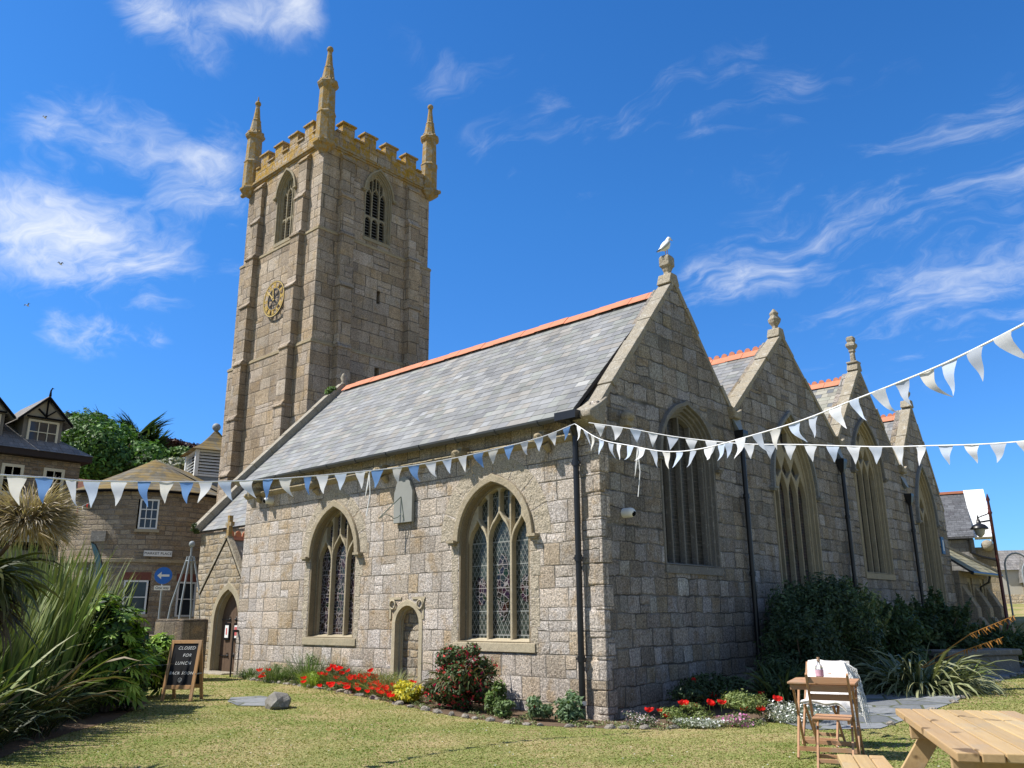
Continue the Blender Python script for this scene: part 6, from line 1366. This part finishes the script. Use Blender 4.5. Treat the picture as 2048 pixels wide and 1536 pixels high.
shrub('low green shrub at the right edge before the grass bank', 2030, 27.5, (1.0,1.0,.42), 7000, .05, [(.09,.14,.05),(.06,.1,.04)], 39)
# striped flax on the right, with spent flower spikes
b = at(1800, 18.2); t = flax('flax_plant', 'variegated flax arching over the slate path on the right', b, [blades_np(520, b, .6, (.8,1.5), (12,62), (.8,2.4), (.03,.06), [(.12,.15,.07),(.20,.22,.11),(.28,.29,.15),(.09,.12,.05)], 71, tipcol=(.25,.24,.12)), blades_np(200, b, .85, (.7,1.3), (8,40), (1.2,2.8), (.03,.055), [(.24,.26,.13),(.3,.31,.17)], 72)], 'flax on the right')
m_ = MB(); rtl = Vector((Rt.x,Rt.y,0)).normalized()
M_spk = plain('dry_seed_pods', (.33,.15,.03), .8, var=.4, scale=20)
for L_, z1, o_ in ((2.05,1.35,0),(1.75,.95,.15)):
    m_ = MB(); p0 = Vector((0,0,.35)); p1 = rtl*L_*.55+Vector((0,0,z1*.75)); p2 = rtl*L_+Vector((0,0,z1)); m_.tube([p0,p1,p2],[.012,.010,.005],5)
    for k in range(26):
        q = p1.lerp(p2, k/26); a = random.uniform(0,6.28); m_.tube([q, q+Vector((math.cos(a)*.03,math.sin(a)*.03,-.03)), q+Vector((math.cos(a)*.06+.02,math.sin(a)*.05,-.09*random.uniform(.6,1.3)))],[.006,.011,.004],5)
    m_.build('flower_spike', M_spk, t)
for px, D, n, L, lab in ((1962,27.5,380,(1.0,1.8),'farther dark flax clump beside the vestry'),(1878,19.4,90,(.4,.7),'small light green strappy plant at the tip of the variegated flax'),(1545,15.6,240,(.5,1.0),'dark strappy clump in shade under the east wall')):
    b = at(px,D); flax('flax_plant', lab, b, [blades_np(n, b, .3, L, (25,80), (.6,2.2), (.03,.055), [(.06,.09,.03),(.09,.13,.045)] if n != 90 else [(.2,.28,.07)], 73+px)], 'flax on the right')
p = at(1912,24.0); tb = MB(); tb.box(-1.15,1.15,-.35,.35,0,.42); tb.box(-1.22,1.22,-.42,.42,.42,.56); o = tb.build('stone_bench', M_darkstone, None, bevel=.03); o.location = (p.x,p.y,p.z-.02); o.rotation_euler = (0,0,R_(64)); tag(o, 'long low weathered stone bench beside the slate path', 'stone bench')
# weeds on the roof edge
for i, (x,y,z,cols,lab) in enumerate(((-11.35,2.4,7.95,LIM,'small green weed growing on the west coping near its top'),(-16.0,1.0,4.2,OLV,'moss and fern tuft at the lower end of the porch coping'),(-17.2,4.75,6.6,[(.25,.12,.12),(.2,.2,.08)],'reddish valerian growing where tower buttress meets the roof'),(-11.3,.45,1.95,LIM,'yellow green climbing plant beside the arched door'))):
    t = thing('wall_weed', lab, 'plant', (x,y,z)); V, F, C = leaves_np(rnd_lobes((0,0,0),(.2,.16,.16) if i != 3 else (.14,.12,.42),8,i,.4,.6), 500, .045, cols, 400+i, .3); fast_mesh('foliage', V, F, C, M_leaf, t)

# ------------------------------------------------------------------ grass of the lawn
def patch(x, y): return (np.sin(x*1.3+np.sin(y*.9)*1.7)+np.sin(y*1.9+np.sin(x*.7)*2.1+1.)+.8*np.sin((x+y)*2.9+np.sin(x*2.2-y))+.6*np.sin(x*4.7-y*3.9+1.3))/3.4
def inside(poly, X, Y):
    c = np.zeros(len(X), bool); P = poly; j = len(P)-1
    for i in range(len(P)):
        xi, yi = P[i]; xj, yj = P[j]; m = ((yi > Y) != (yj > Y)) & (X < (xj-xi)*(Y-yi)/(yj-yi+1e-12)+xi); c ^= m; j = i
    return c
def lawn_blades(n):
    r = np.random.default_rng(3); cols_ = r.uniform(-60,2110,n); Dd = 3.6*np.exp(r.uniform(0,1,n)*math.log(30/3.6))
    h0 = np.array([Fw.x,Fw.y])-Up.xy*((1300-768)/1660); A = h0[None]+np.array(Rt.xy)[None]*((cols_-1024)/1660)[:,None]; A /= np.linalg.norm(A,axis=1)[:,None]
    X = EYE.x+A[:,0]*Dd; Y = EYE.y+A[:,1]*Dd
    ok = ~(inside(SB,X,Y)|inside(PTH,X,Y)|inside(LB,X,Y)|inside([(-17,0),(.1,0),(.1,21),(-17,21)],X,Y)) & (X > -17) & ~inside([(-6.2,-2.35),(-5.0,-2.5),(-4.35,-3.1),(-4.9,-3.55),(-5.7,-3.3),(-6.3,-2.9)],X,Y)
    X, Y, Dd = X[ok], Y[ok], Dd[ok]; n = len(X); gz = .2-.2*np.exp(-(X/3.6)**2-(Y/3.2)**2); gz = np.where(Y > 26, gz+1.9*np.minimum(1,np.maximum(0,(Y-26)/20))**1.5, gz)
    a = r.uniform(0,2*math.pi,n); h = r.uniform(.004,.010,n)*(1+Dd*.03); w = r.uniform(.003,.006,n)*(1+Dd*.12); le = r.uniform(.8,2.6,n)*h
    dx, dy = np.cos(a), np.sin(a); V = np.zeros((n,3,3)); V[:,0] = np.stack([X-dy*w,Y+dx*w,gz],1); V[:,1] = np.stack([X+dy*w,Y-dx*w,gz],1); V[:,2] = np.stack([X+dx*le,Y+dy*le,gz+h],1)
    p = np.clip(.33+patch(X,Y)*.5+patch(X*3.1+5,Y*2.7)*.22+r.normal(0,.15,n),0,1)[:,None]
    G = np.array([.18,.235,.055]); S = np.array([.46,.37,.19]); c = (G*(1-p)+S*p)*r.uniform(.92,1.10,(n,1)); c = np.where(r.uniform(0,1,(n,1)) < .06, np.array([.12,.18,.04]), c)
    o = fast_mesh('grass', V.reshape(-1,3), np.arange(3*n).reshape(-1,3), np.repeat(c,3,0), M_blades); o['kind'] = 'stuff'; tag(o, 'short dry mown grass of the churchyard lawn', 'grass')
lawn_blades(420000)
r_ = np.random.default_rng(5); n = 260; X = r_.uniform(-7,7,n); Y = r_.uniform(-8,-1.6,n); m_ = MB()
for x, y in zip(X, Y):
    if not (y < -2.2-.2*x or x > 4): continue
    z = ground_z(x,y)+.035; s = .008; m_.add([(x-s,y-s,z),(x+s,y-s,z),(x+s,y+s,z+.002),(x-s,y+s,z)], [(0,1,2,3)])
o = m_.build('lawn_daisies', M_white, None, fix=False); o['kind'] = 'stuff'; tag(o, 'tiny white daisies scattered in the lawn', 'flowers')

# ------------------------------------------------------------------ bunting
def cr(P, n):
    P = [Vector(p) for p in P]; P = [2*P[0]-P[1]]+P+[2*P[-1]-P[-2]]; out = []
    for i in range(1, len(P)-2):
        for k in range(n):
            t = k/n; out.append(.5*((2*P[i])+(P[i+1]-P[i-1])*t+(2*P[i-1]-5*P[i]+4*P[i+1]-P[i+2])*t*t+(3*P[i]-P[i-1]-3*P[i+1]+P[i+2])*t**3))
    return out+[P[-2]]
M_cord = plain('white_cord', (.8,.8,.8), .8)
WB = (.84,.84,.84); BL = (.20,.36,.66); PB = (.62,.70,.82); CRM = (.76,.73,.66); GY = (.52,.56,.62)
def bunting(label, pts, cols, w=.20, L=.26, gap=.335, start=.1, curl=.10, seed=0, swing=(0,0), name='bunting'):
    r = random.Random(seed); t = thing(name, label, 'bunting', tuple(pts[0]), 0, 'strings of bunting tied to the church corner'); o = Vector(pts[0]); C_ = [p-o for p in cr(pts, 14)]
    m = MB(); m.tube([tuple(p) for p in C_], .0075, 5); m.build('cord', M_cord, t)
    S = [0]; 
    for a, b_ in zip(C_[:-1], C_[1:]): S.append(S[-1]+(b_-a).length)
    def P(s):
        for i in range(len(S)-1):
            if S[i+1] >= s: f = (s-S[i])/(S[i+1]-S[i]); return C_[i].lerp(C_[i+1], f)
        return C_[-1]
    s = start; k = 0
    while s+w < S[-1]:
        wv = w*(1 if r.random() < .7 else r.uniform(.62,.9)); a = P(s); b_ = P(s+wv); d = (b_-a).normalized(); nrm2 = d.cross(Vector((0,0,1))).normalized(); ww = (b_-a).length; Lk = L*r.uniform(.92,1.08); sw = curl*r.uniform(-.4,1.7); out = swing[0]+(swing[1]+.28)*r.uniform(-1,1)
        rows = 7; vs = []
        for i in range(rows+1):
            f = i/rows; hw = ww/2*(1-f)+.002; mid = (a+b_)/2+Vector((0,0,-Lk*f*math.cos(out*f)))+d*(sw*f*f*1.3)+nrm2*(math.sin(out*f)*Lk*f+.008*math.sin(f*7+k))
            vs += [mid-d*hw, mid+nrm2*(.012*math.sin(f*5+k*1.3)*(1-f)), mid+d*hw]
        V2 = [tuple(v) for v in vs]; F2 = []
        for i in range(rows):
            for j in range(2): F2.append((i*3+j, i*3+j+1, (i+1)*3+j+1, (i+1)*3+j))
        mm = MB(); mm.add(V2, F2, 0, cols[k%len(cols)], True); fl = mm.build('flag', M_cloth, t, fix=False); k += 1; s += gap*r.uniform(.93,1.07)
    return t
bA = [(-.14,-.46,4.71),(-.28,-1.21,4.38),(-.5,-2.37,4.0),(-.56,-3.61,3.66),(-.56,-4.73,3.42),(-.37,-5.88,3.19),(-.11,-6.83,3.02),(.55,-8.28,2.79),(.9,-8.81,2.72),(1.32,-9.49,2.63)]
def atz(px, py, D):
    d = Fw + Rt*((px-1024)/1660) - Up*((py-768)/1660); return tuple(EYE+d*(D/math.hypot(d.x,d.y)))
bB = [atz(*q) for q in ((1150,848,13.7),(1200,878,12.7),(1265,892,11.7),(1330,903,10.9),(1400,898,10.1),(1500,872,9.2),(1600,842,8.4),(1700,803,7.7),(1790,768,7.1),(1900,722,6.4),(2048,648,5.6),(2150,590,5.1))]
bC = [(.05,-.32,4.72),(.77,-.17,4.53),(1.46,-.08,4.32),(2.13,-.03,4.15),(2.82,-.12,3.99),(3.64,-.3,3.84),(4.74,-.63,3.61),(5.49,-1.03,3.46),(6.09,-1.39,3.34),(6.56,-1.7,3.26),(7.05,-2.13,3.18)]
bunting('blue and white bunting crossing the south wall to the left edge', bA, [BL,WB,PB,WB,BL,CRM], curl=-.06, gap=.315, seed=2, w=.215, L=.235)
bunting('pale bunting dipping from the church corner and rising to the upper right', bB, [WB,GY,CRM,PB,GY,WB,PB], curl=.09, gap=.345, w=.215, L=.235, seed=3, swing=(.1,.25))
bunting('white bunting running almost level to the right edge', bC, [WB,WB,PB,WB,GY], curl=-.02, gap=.345, w=.215, L=.225, seed=4)
p1, p2 = at(75,31), at(172,36); bd = [(p1.x,p1.y,5.5),((p1.x+p2.x)/2,(p1.y+p2.y)/2,5.35),(p2.x,p2.y,5.95)]
o = bunting('distant thin string of small red and white flags between the town buildings', bd, [(.65,.06,.05),WB], w=.22, L=.2, gap=.55, seed=6); o['group'] = ''; del o['group']
for i, (q, L_) in enumerate((((1.35,-.84,4.05),.75),((-.56,-4.4,3.48),.6))):
    m_ = MB(); m_.tube([(0,0,0),(.02,.01,-L_*.5),(-.03,.0,-L_)], .007, 5); m_.tube([(0,0,0),(-.05,.0,-L_*.4),(-.08,.0,-L_*.62),(-.02,.0,-L_*.3),(0,0,0)], .006, 5)
    o = m_.build('loose_string', M_cord, None); o.location = q; tag(o, ('loose white string end hanging from the bunting before the east wall','loose white string end hanging from the bunting over the left window')[i], 'string')

# ------------------------------------------------------------------ chalkboard
ab = thing('chalkboard_sign', 'wooden A-frame chalkboard saying closed for lunch on the lawn', 'chalkboard', (0,0,0)); pA = at(392,16.7); ab.location = (pA.x,pA.y,pA.z)
ab.rotation_euler = (0,0,math.atan2(EYE.y-pA.y, EYE.x-pA.x)+math.pi/2-R_(24))
def board(side, parent):
    tilt = R_(13); H = 1.04; Wd = .56
    Mx = Matrix.Translation((0,side*.0,H*math.cos(tilt))) @ Matrix.Rotation(side*tilt,4,'X') @ Matrix.Translation((0,0,-H))
    # local: face plane y = -.02 (front) ; z from 0 to H
    def bx(nm, *a, mat=M_frame):
        m = MB(); m.box(*a, M=Mx); return m
    fr_ = MB(); fr_.box(-Wd/2,-Wd/2+.055,-.018,.018,0,H,M=Mx); fr_.box(Wd/2-.055,Wd/2,-.018,.018,0,H,M=Mx); fr_.box(-Wd/2+.055,Wd/2-.055,-.018,.018,H-.06,H,M=Mx); fr_.box(-Wd/2+.055,Wd/2-.055,-.018,.018,.20,.27,M=Mx)
    fo = fr_.build('frame', M_frame, parent, bevel=.003); m = MB(); m.box(-Wd/2+.055,Wd/2-.055,-.008,.008,.27,H-.06,M=Mx); bo = m.build('chalk_panel', M_chalkb, fo); return Mx, bo
M_chalkb = plain('chalkboard_black', (.018,.018,.02), .75, .2, var=.4, scale=5); M_chalk = plain('chalk', (.72,.72,.70), .9)
Mx, bo = board(-1, ab)
for txt, u, v, sz in (('CLOSED',.02,.90,.078),('FOR',.05,.775,.078),('LUNCH',-.0,.64,.078),('BACK SOON',-.0,.47,.07)):
    text_mesh(txt, sz, lambda a,b,w,u=u,v=v: tuple(Mx @ Vector((a+u+.012*(b>0), -.010-w, b+v))), 'chalk_writing', M_chalk, bo, extrude=.001, space=1.12)
m_ = MB(); c_ = (.0,.355); m_.tube([tuple(Mx @ Vector((c_[0]+.035*math.cos(t), -.011, c_[1]+.035*math.sin(t)))) for t in np.linspace(0,2*math.pi,17)], .003, 4, cap=False)
m_.tube([tuple(Mx @ Vector((c_[0]+.02*math.cos(t), -.011, c_[1]+.02*math.sin(t)))) for t in np.linspace(math.pi*1.1,math.pi*1.9,7)], .003, 4)
for s_ in (-1,1): m_.tube([tuple(Mx @ Vector((c_[0]+s_*.012, -.011, c_[1]+z_))) for z_ in (.005,.015)], .003, 4)
m_.build('chalk_writing', M_chalk, bo); board(1, ab)
m_ = MB(); m_.beam((.27,-.16,.45),(.27,.16,.45),.012,.02); m_.build('stay', M_lead, ab)

# ------------------------------------------------------------------ cafe furniture on the lawn
def folding_chair(name, label, loc, rz):
    """seat faces local +y; backrest at -y"""
    t = thing(name, label, 'chair', loc, rz); w = .185; tn = lambda: (random.uniform(.9,1.1),)*3
    for s in (-1,1):
        m = MB(); m.beam((s*w,.24,0),(s*w,-.20,.86),.022,.036,(0,1,0),0,tn()); m.build('back_post', M_teak, t, bevel=.003)       # front foot up to the top of the back
        m = MB(); m.beam((s*(w-.028),-.20,0),(s*(w-.028),.17,.455),.020,.034,(0,1,0),0,tn()); m.build('leg', M_teak, t, bevel=.003)
    def on(z): return .24-.44*z/.86
    for z in (.80,.72,.64):
        m = MB(); m.box(-w,w,on(z)-.008,on(z)+.008,z-.029,z+.029,0,tn()); m.build('back_slat', M_teak, t, bevel=.003)
    for k in range(5):
        m = MB(); y = -.15+k*.078; m.box(-w+.012,w-.012,y-.032,y+.032,.445,.461,0,tn()); m.build('seat_slat', M_teak, t, bevel=.003)
    for s in (-1,1): m = MB(); m.box(s*(w-.035)-.009,s*(w-.035)+.009,-.17,.19,.41,.443); m.build('seat_rail', M_teak, t)
    m = MB(); m.box(-w,w,.205,.225,.05,.085); m.box(-w+.03,w-.03,-.165,-.145,.05,.085) if False else None; m.build('stretcher', M_teak, t, bevel=.003)
    m = MB(); m.box(-w+.03,w-.03,-.145,-.125,.06,.095); m.build('stretcher', M_teak, t, bevel=.003); return t
az_t = math.atan2(.93,-.36)   # away from the photographer
c1 = Vector((4.78,-2.84,.185)); folding_chair('folding_chair', 'slatted wooden folding chair with its back to the viewer', tuple(c1), az_t-math.pi/2-R_(4))
tt = thing('folding_table', 'small square slatted wooden garden table between two folding chairs', 'table', (4.44,-2.16,.185), az_t-math.pi/2-R_(4))
for k in range(7):
    m = MB(); y = -.30+k*.10; m.box(-.33,.33,y-.046,y+.046,.715,.738,0,(random.uniform(.9,1.15),)*3); m.build('top_slat', M_teak, tt, bevel=.006)
m = MB(); m.box(-.31,.31,-.31,-.285,.66,.712); m.build('apron', M_teak, tt); m = MB(); m.box(-.31,.31,.285,.31,.66,.712); m.build('apron', M_teak, tt)
for s in (-1,1):
    for q in (-1,1): m = MB(); m.beam((s*.29,q*.30,0),(s*.29,-q*.26,.712),.022,.036,(0,1,0)); m.build('leg', M_teak, tt, bevel=.003)
for q in (-1,1): m = MB(); m.box(-.28,.28,q*.255-.012,q*.255+.012,.07,.11); m.build('stretcher', M_teak, tt)
c2 = Vector((4.05,-1.36,.185)); folding_chair('folding_chair', 'wooden folding chair behind the small table, draped with a fringed blanket', tuple(c2), az_t+math.pi/2-R_(14))
# blanket over the far chair
bk = thing('blanket', 'white fringed blanket draped over the far folding chair', 'blanket', tuple(c2), az_t+math.pi/2-R_(14)); m = MB()
nx, nz = 16, 22; gv = []
for j in range(nz+1):
    s = j/nz
    for i in range(nx+1):
        u = i/nx; x = -.30+u*.47; fall = max(0,(.16-u)/.16)
        if s < .42: f = s/.42; y = -.215+.215*f*.9-.012; z = .885-.40*f      # inner side, towards the seat (+y)
        if s < .42: y = -.175+.20*f; z = .885-.385*f; 
        else: f = (s-.42)/.58; y = .02+.20*min(1,f*1.6) ; z = .495-(.02 if f < .62 else .02+(f-.62)*.12)
        x2 = x-.02*fall; z2 = z-fall**1.5*.10*(1 if s < .42 else .8); y2 = y+.012*math.sin(u*22+s*6)+.008*math.sin(s*31)
        gv.append((x2-fall*.0, y2, z2+.012*math.sin(u*9+1)))
m.add(gv, [(j*(nx+1)+i, j*(nx+1)+i+1, (j+1)*(nx+1)+i+1, (j+1)*(nx+1)+i) for j in range(nz) for i in range(nx)], smooth=True)
# back fall behind the chair
gv = [(-.30+.47*i/nx, -.19-.03*(j/8)+.01*math.sin(i*1.3+j), .885-.42*j/8) for j in range(9) for i in range(nx+1)]
m.add(gv, [(j*(nx+1)+i, (j+1)*(nx+1)+i, (j+1)*(nx+1)+i+1, j*(nx+1)+i+1) for j in range(8) for i in range(nx)], smooth=True)
# side fold with fringe
sf_ = [(-.30-.10*math.sin(min(1,j/9)*1.6), -.19+.24*i/8, .885-.52*j/9-.05*(1-i/8)) for j in range(10) for i in range(9)]
m.add(sf_, [(j*9+i, j*9+i+1, (j+1)*9+i+1, (j+1)*9+i) for j in range(9) for i in range(8)], smooth=True); bl = m.build('cloth', plain('white_wool', (.72,.70,.68), .95, .05, var=.08, scale=60, bmp=.004), bk)
m = MB(); rr = random.Random(4)
for k in range(90):
    y = -.20+.26*rr.random(); z = .86-.52*rr.random(); x = -.30-.10*math.sin((.885-z)/.52*1.6); m.tube([(x,y,z),(x-.03-.03*rr.random(),y+rr.uniform(-.02,.02),z-.03),(x-.045-.03*rr.random(),y+rr.uniform(-.02,.02),z-.10-.05*rr.random())],[.004,.0035,.002],4)
m.build('fringe', M_white, bk)
# bottle
bt = thing('glass_bottle', 'small clear glass bottle with flowers standing on the little table', 'bottle', (4.30,-1.93,.926)); m = MB()
m.lathe([(.034,0),(.040,.006),(.041,.10),(.034,.125),(.016,.145),(.015,.175),(.019,.178),(.019,.19)], (0,0,0), 18)
gm_, T_, B_ = new_mat('clear_glass', .05, .5); B_.inputs['Transmission Weight'].default_value = .9; B_.inputs['Base Color'].default_value = (.85,.9,.92,1); m.build('glass', gm_, bt)
m = MB(); m.lathe([(.0425,.02),(.0425,.085)], (0,0,0), 18); m.build('label_band', plain('printed_label', (.55,.35,.42), .7, var=.5, scale=40), bt)
m = MB(); m.lathe([(.0155,.17),(.0155,.215)], (0,0,0), 12); m.build('stopper', plain('cork', (.4,.27,.17)), bt)
# picnic table
A = Vector((6.0,-4.63,0)); dn = Vector((.443,-.896,0)).normalized(); ev = Vector((-dn.y,dn.x,0)); pt_ = thing('picnic_table', 'pale pine picnic table with attached bench in the right foreground', 'picnic table', (A.x,A.y,.19), math.atan2(-dn.x,dn.y)+math.pi)
# local axes: +y = towards the viewer reversed ; use matrix to convert
Mloc = Matrix(((ev.x,-dn.x,0),(ev.y,-dn.y,0),(0,0,1))).to_4x4(); pt_.rotation_euler = Mloc.to_euler()
def lb_(nm, x0,x1,s0,s1,z0,z1, bev=.006):
    m = MB(); c = random.uniform(.88,1.1); m.box(x0,x1,-s1,-s0,z0,z1,0,(c,c*random.uniform(.96,1.02),c*.97)); return m.build(nm, M_pine, pt_, bevel=bev)
for k in range(7): lb_('top_board', k*.112, k*.112+.104, -.0+random.uniform(-.01,.01), 2.06+random.uniform(-.01,.01), .70, .745)
for k in range(3): lb_('bench_board', -.44+k*.105, -.44+k*.105+.097, .17, 2.2, .41, .45)
for k in range(3): lb_('bench_board', .92+k*.105, .92+k*.105+.097, .17, 2.2, .41, .45)
for s in (.42,1.75):
    lb_('cross_beam', .02,.76,s,s+.045,.60,.698); lb_('bench_beam', -.44,1.23,s+.046,s+.09,.31,.405)
    for q, xa, xb in ((-1,.20,-.26),(1,.58,1.04)):
        m = MB(); m.beam((xa,-s+.022,.69),(xb,-s+.022,0.0),.043,.115,(1,0,0)); m.build('leg', M_pine, pt_, bevel=.004)
        m = MB(); m.lathe([(.016,0),(.016,.012)], (0,0,0), 8); m.v = [(xa+(xb-xa)*.5+v[0], -s+.044+v[2], .345+v[1]) for v in m.v]; m.build('bolt', M_lead, pt_)

# ------------------------------------------------------------------ gulls
def gull():
    t = thing('seagull', 'white gull with grey wings perched on the finial of the nearest gable', 'seagull', (-.14,2.8,8.845), math.atan2(Rt.y,Rt.x)+R_(25)); t.scale = (1.05,1.05,1.05)
    m = MB(); P = [(-.15,0,.09),(-.11,0,.125),(-.055,0,.17),(.0,0,.225),(.03,0,.28),(.05,0,.33),(.06,0,.365),(.085,0,.395),(.115,0,.395),(.135,0,.385)]; Rr_ = [.012,.04,.078,.09,.078,.052,.040,.044,.036,.012]
    m.tube(P, Rr_, 14); m.build('body', plain('gull_white', (.82,.82,.80), .7, .1, var=.03), t)
    for s in (-1,1):
        m = MB(); m.tube([(.03,s*.065,.29),(-.03,s*.082,.22),(-.11,s*.055,.14),(-.19,s*.02,.075)], [.03,.036,.028,.006], 8); w = m.build('wing', plain('gull_grey_%d' % (s+1), (.42,.44,.46), .7, .1), t)
        m = MB(); m.tube([(-.15,s*.035,.11),(-.23,s*.01,.05)], [.018,.004], 6); m.build('wing_tip', M_black, w)
        m = MB(); m.tube([(.01,s*.03,.17),(.012,s*.03,.0)], [.008,.006], 6); m.box(-.005,.045,s*.03-.018,s*.03+.018,0,.006); m.build('leg', plain('gull_leg_%d' % (s+1), (.6,.38,.3)), t)
        m = MB(); m.ball((.105,s*.036,.405), .006, 6); m.build('eye', M_black, t)
    m = MB(); m.tube([(-.13,0,.11),(-.20,0,.06)], [.03,.016], 8); m.build('tail', M_white, t)
    m = MB(); m.tube([(.13,0,.388),(.165,0,.380),(.178,0,.368)], [.011,.008,.003], 8); m.build('beak', plain('gull_beak', (.7,.45,.05)), t)
gull()
def flying(px, py, D, sp, label, tilt):
    d = (Fw + Rt*((px-1024)/1660) - Up*((py-768)/1660)); p = EYE+d.normalized()*D; t = thing('seagull', label, 'seagull', tuple(p), R_(42)); t.rotation_euler = (0,tilt,R_(42))
    m = MB(); m.tube([(-.02,-.25,0),(0,0,0),(.0,.25,.0)], [.01,.07,.01], 6); m.build('body', M_white, t)
    for s in (-1,1): m = MB(); P = [(s*.03,-.08,.02),(s*.03,.08,.02),(s*sp*.5,.05,.16),(s*sp,-.02,.04),(s*sp*.5,-.10,.15)]; m.add(P+[(a,b,c-.012) for a,b,c in P], [(0,1,2,4),(4,2,3),(5,9,7,6),(9,8,7)]); m.build('wing', M_lead, t)
flying(121,528,75,.28,'gull gliding in the sky left of the clock',.2); flying(55,611,80,.3,'gull gliding low in the left sky, below the other',-.3); flying(90,235,90,.25,'tiny distant bird high in the left sky',.1)
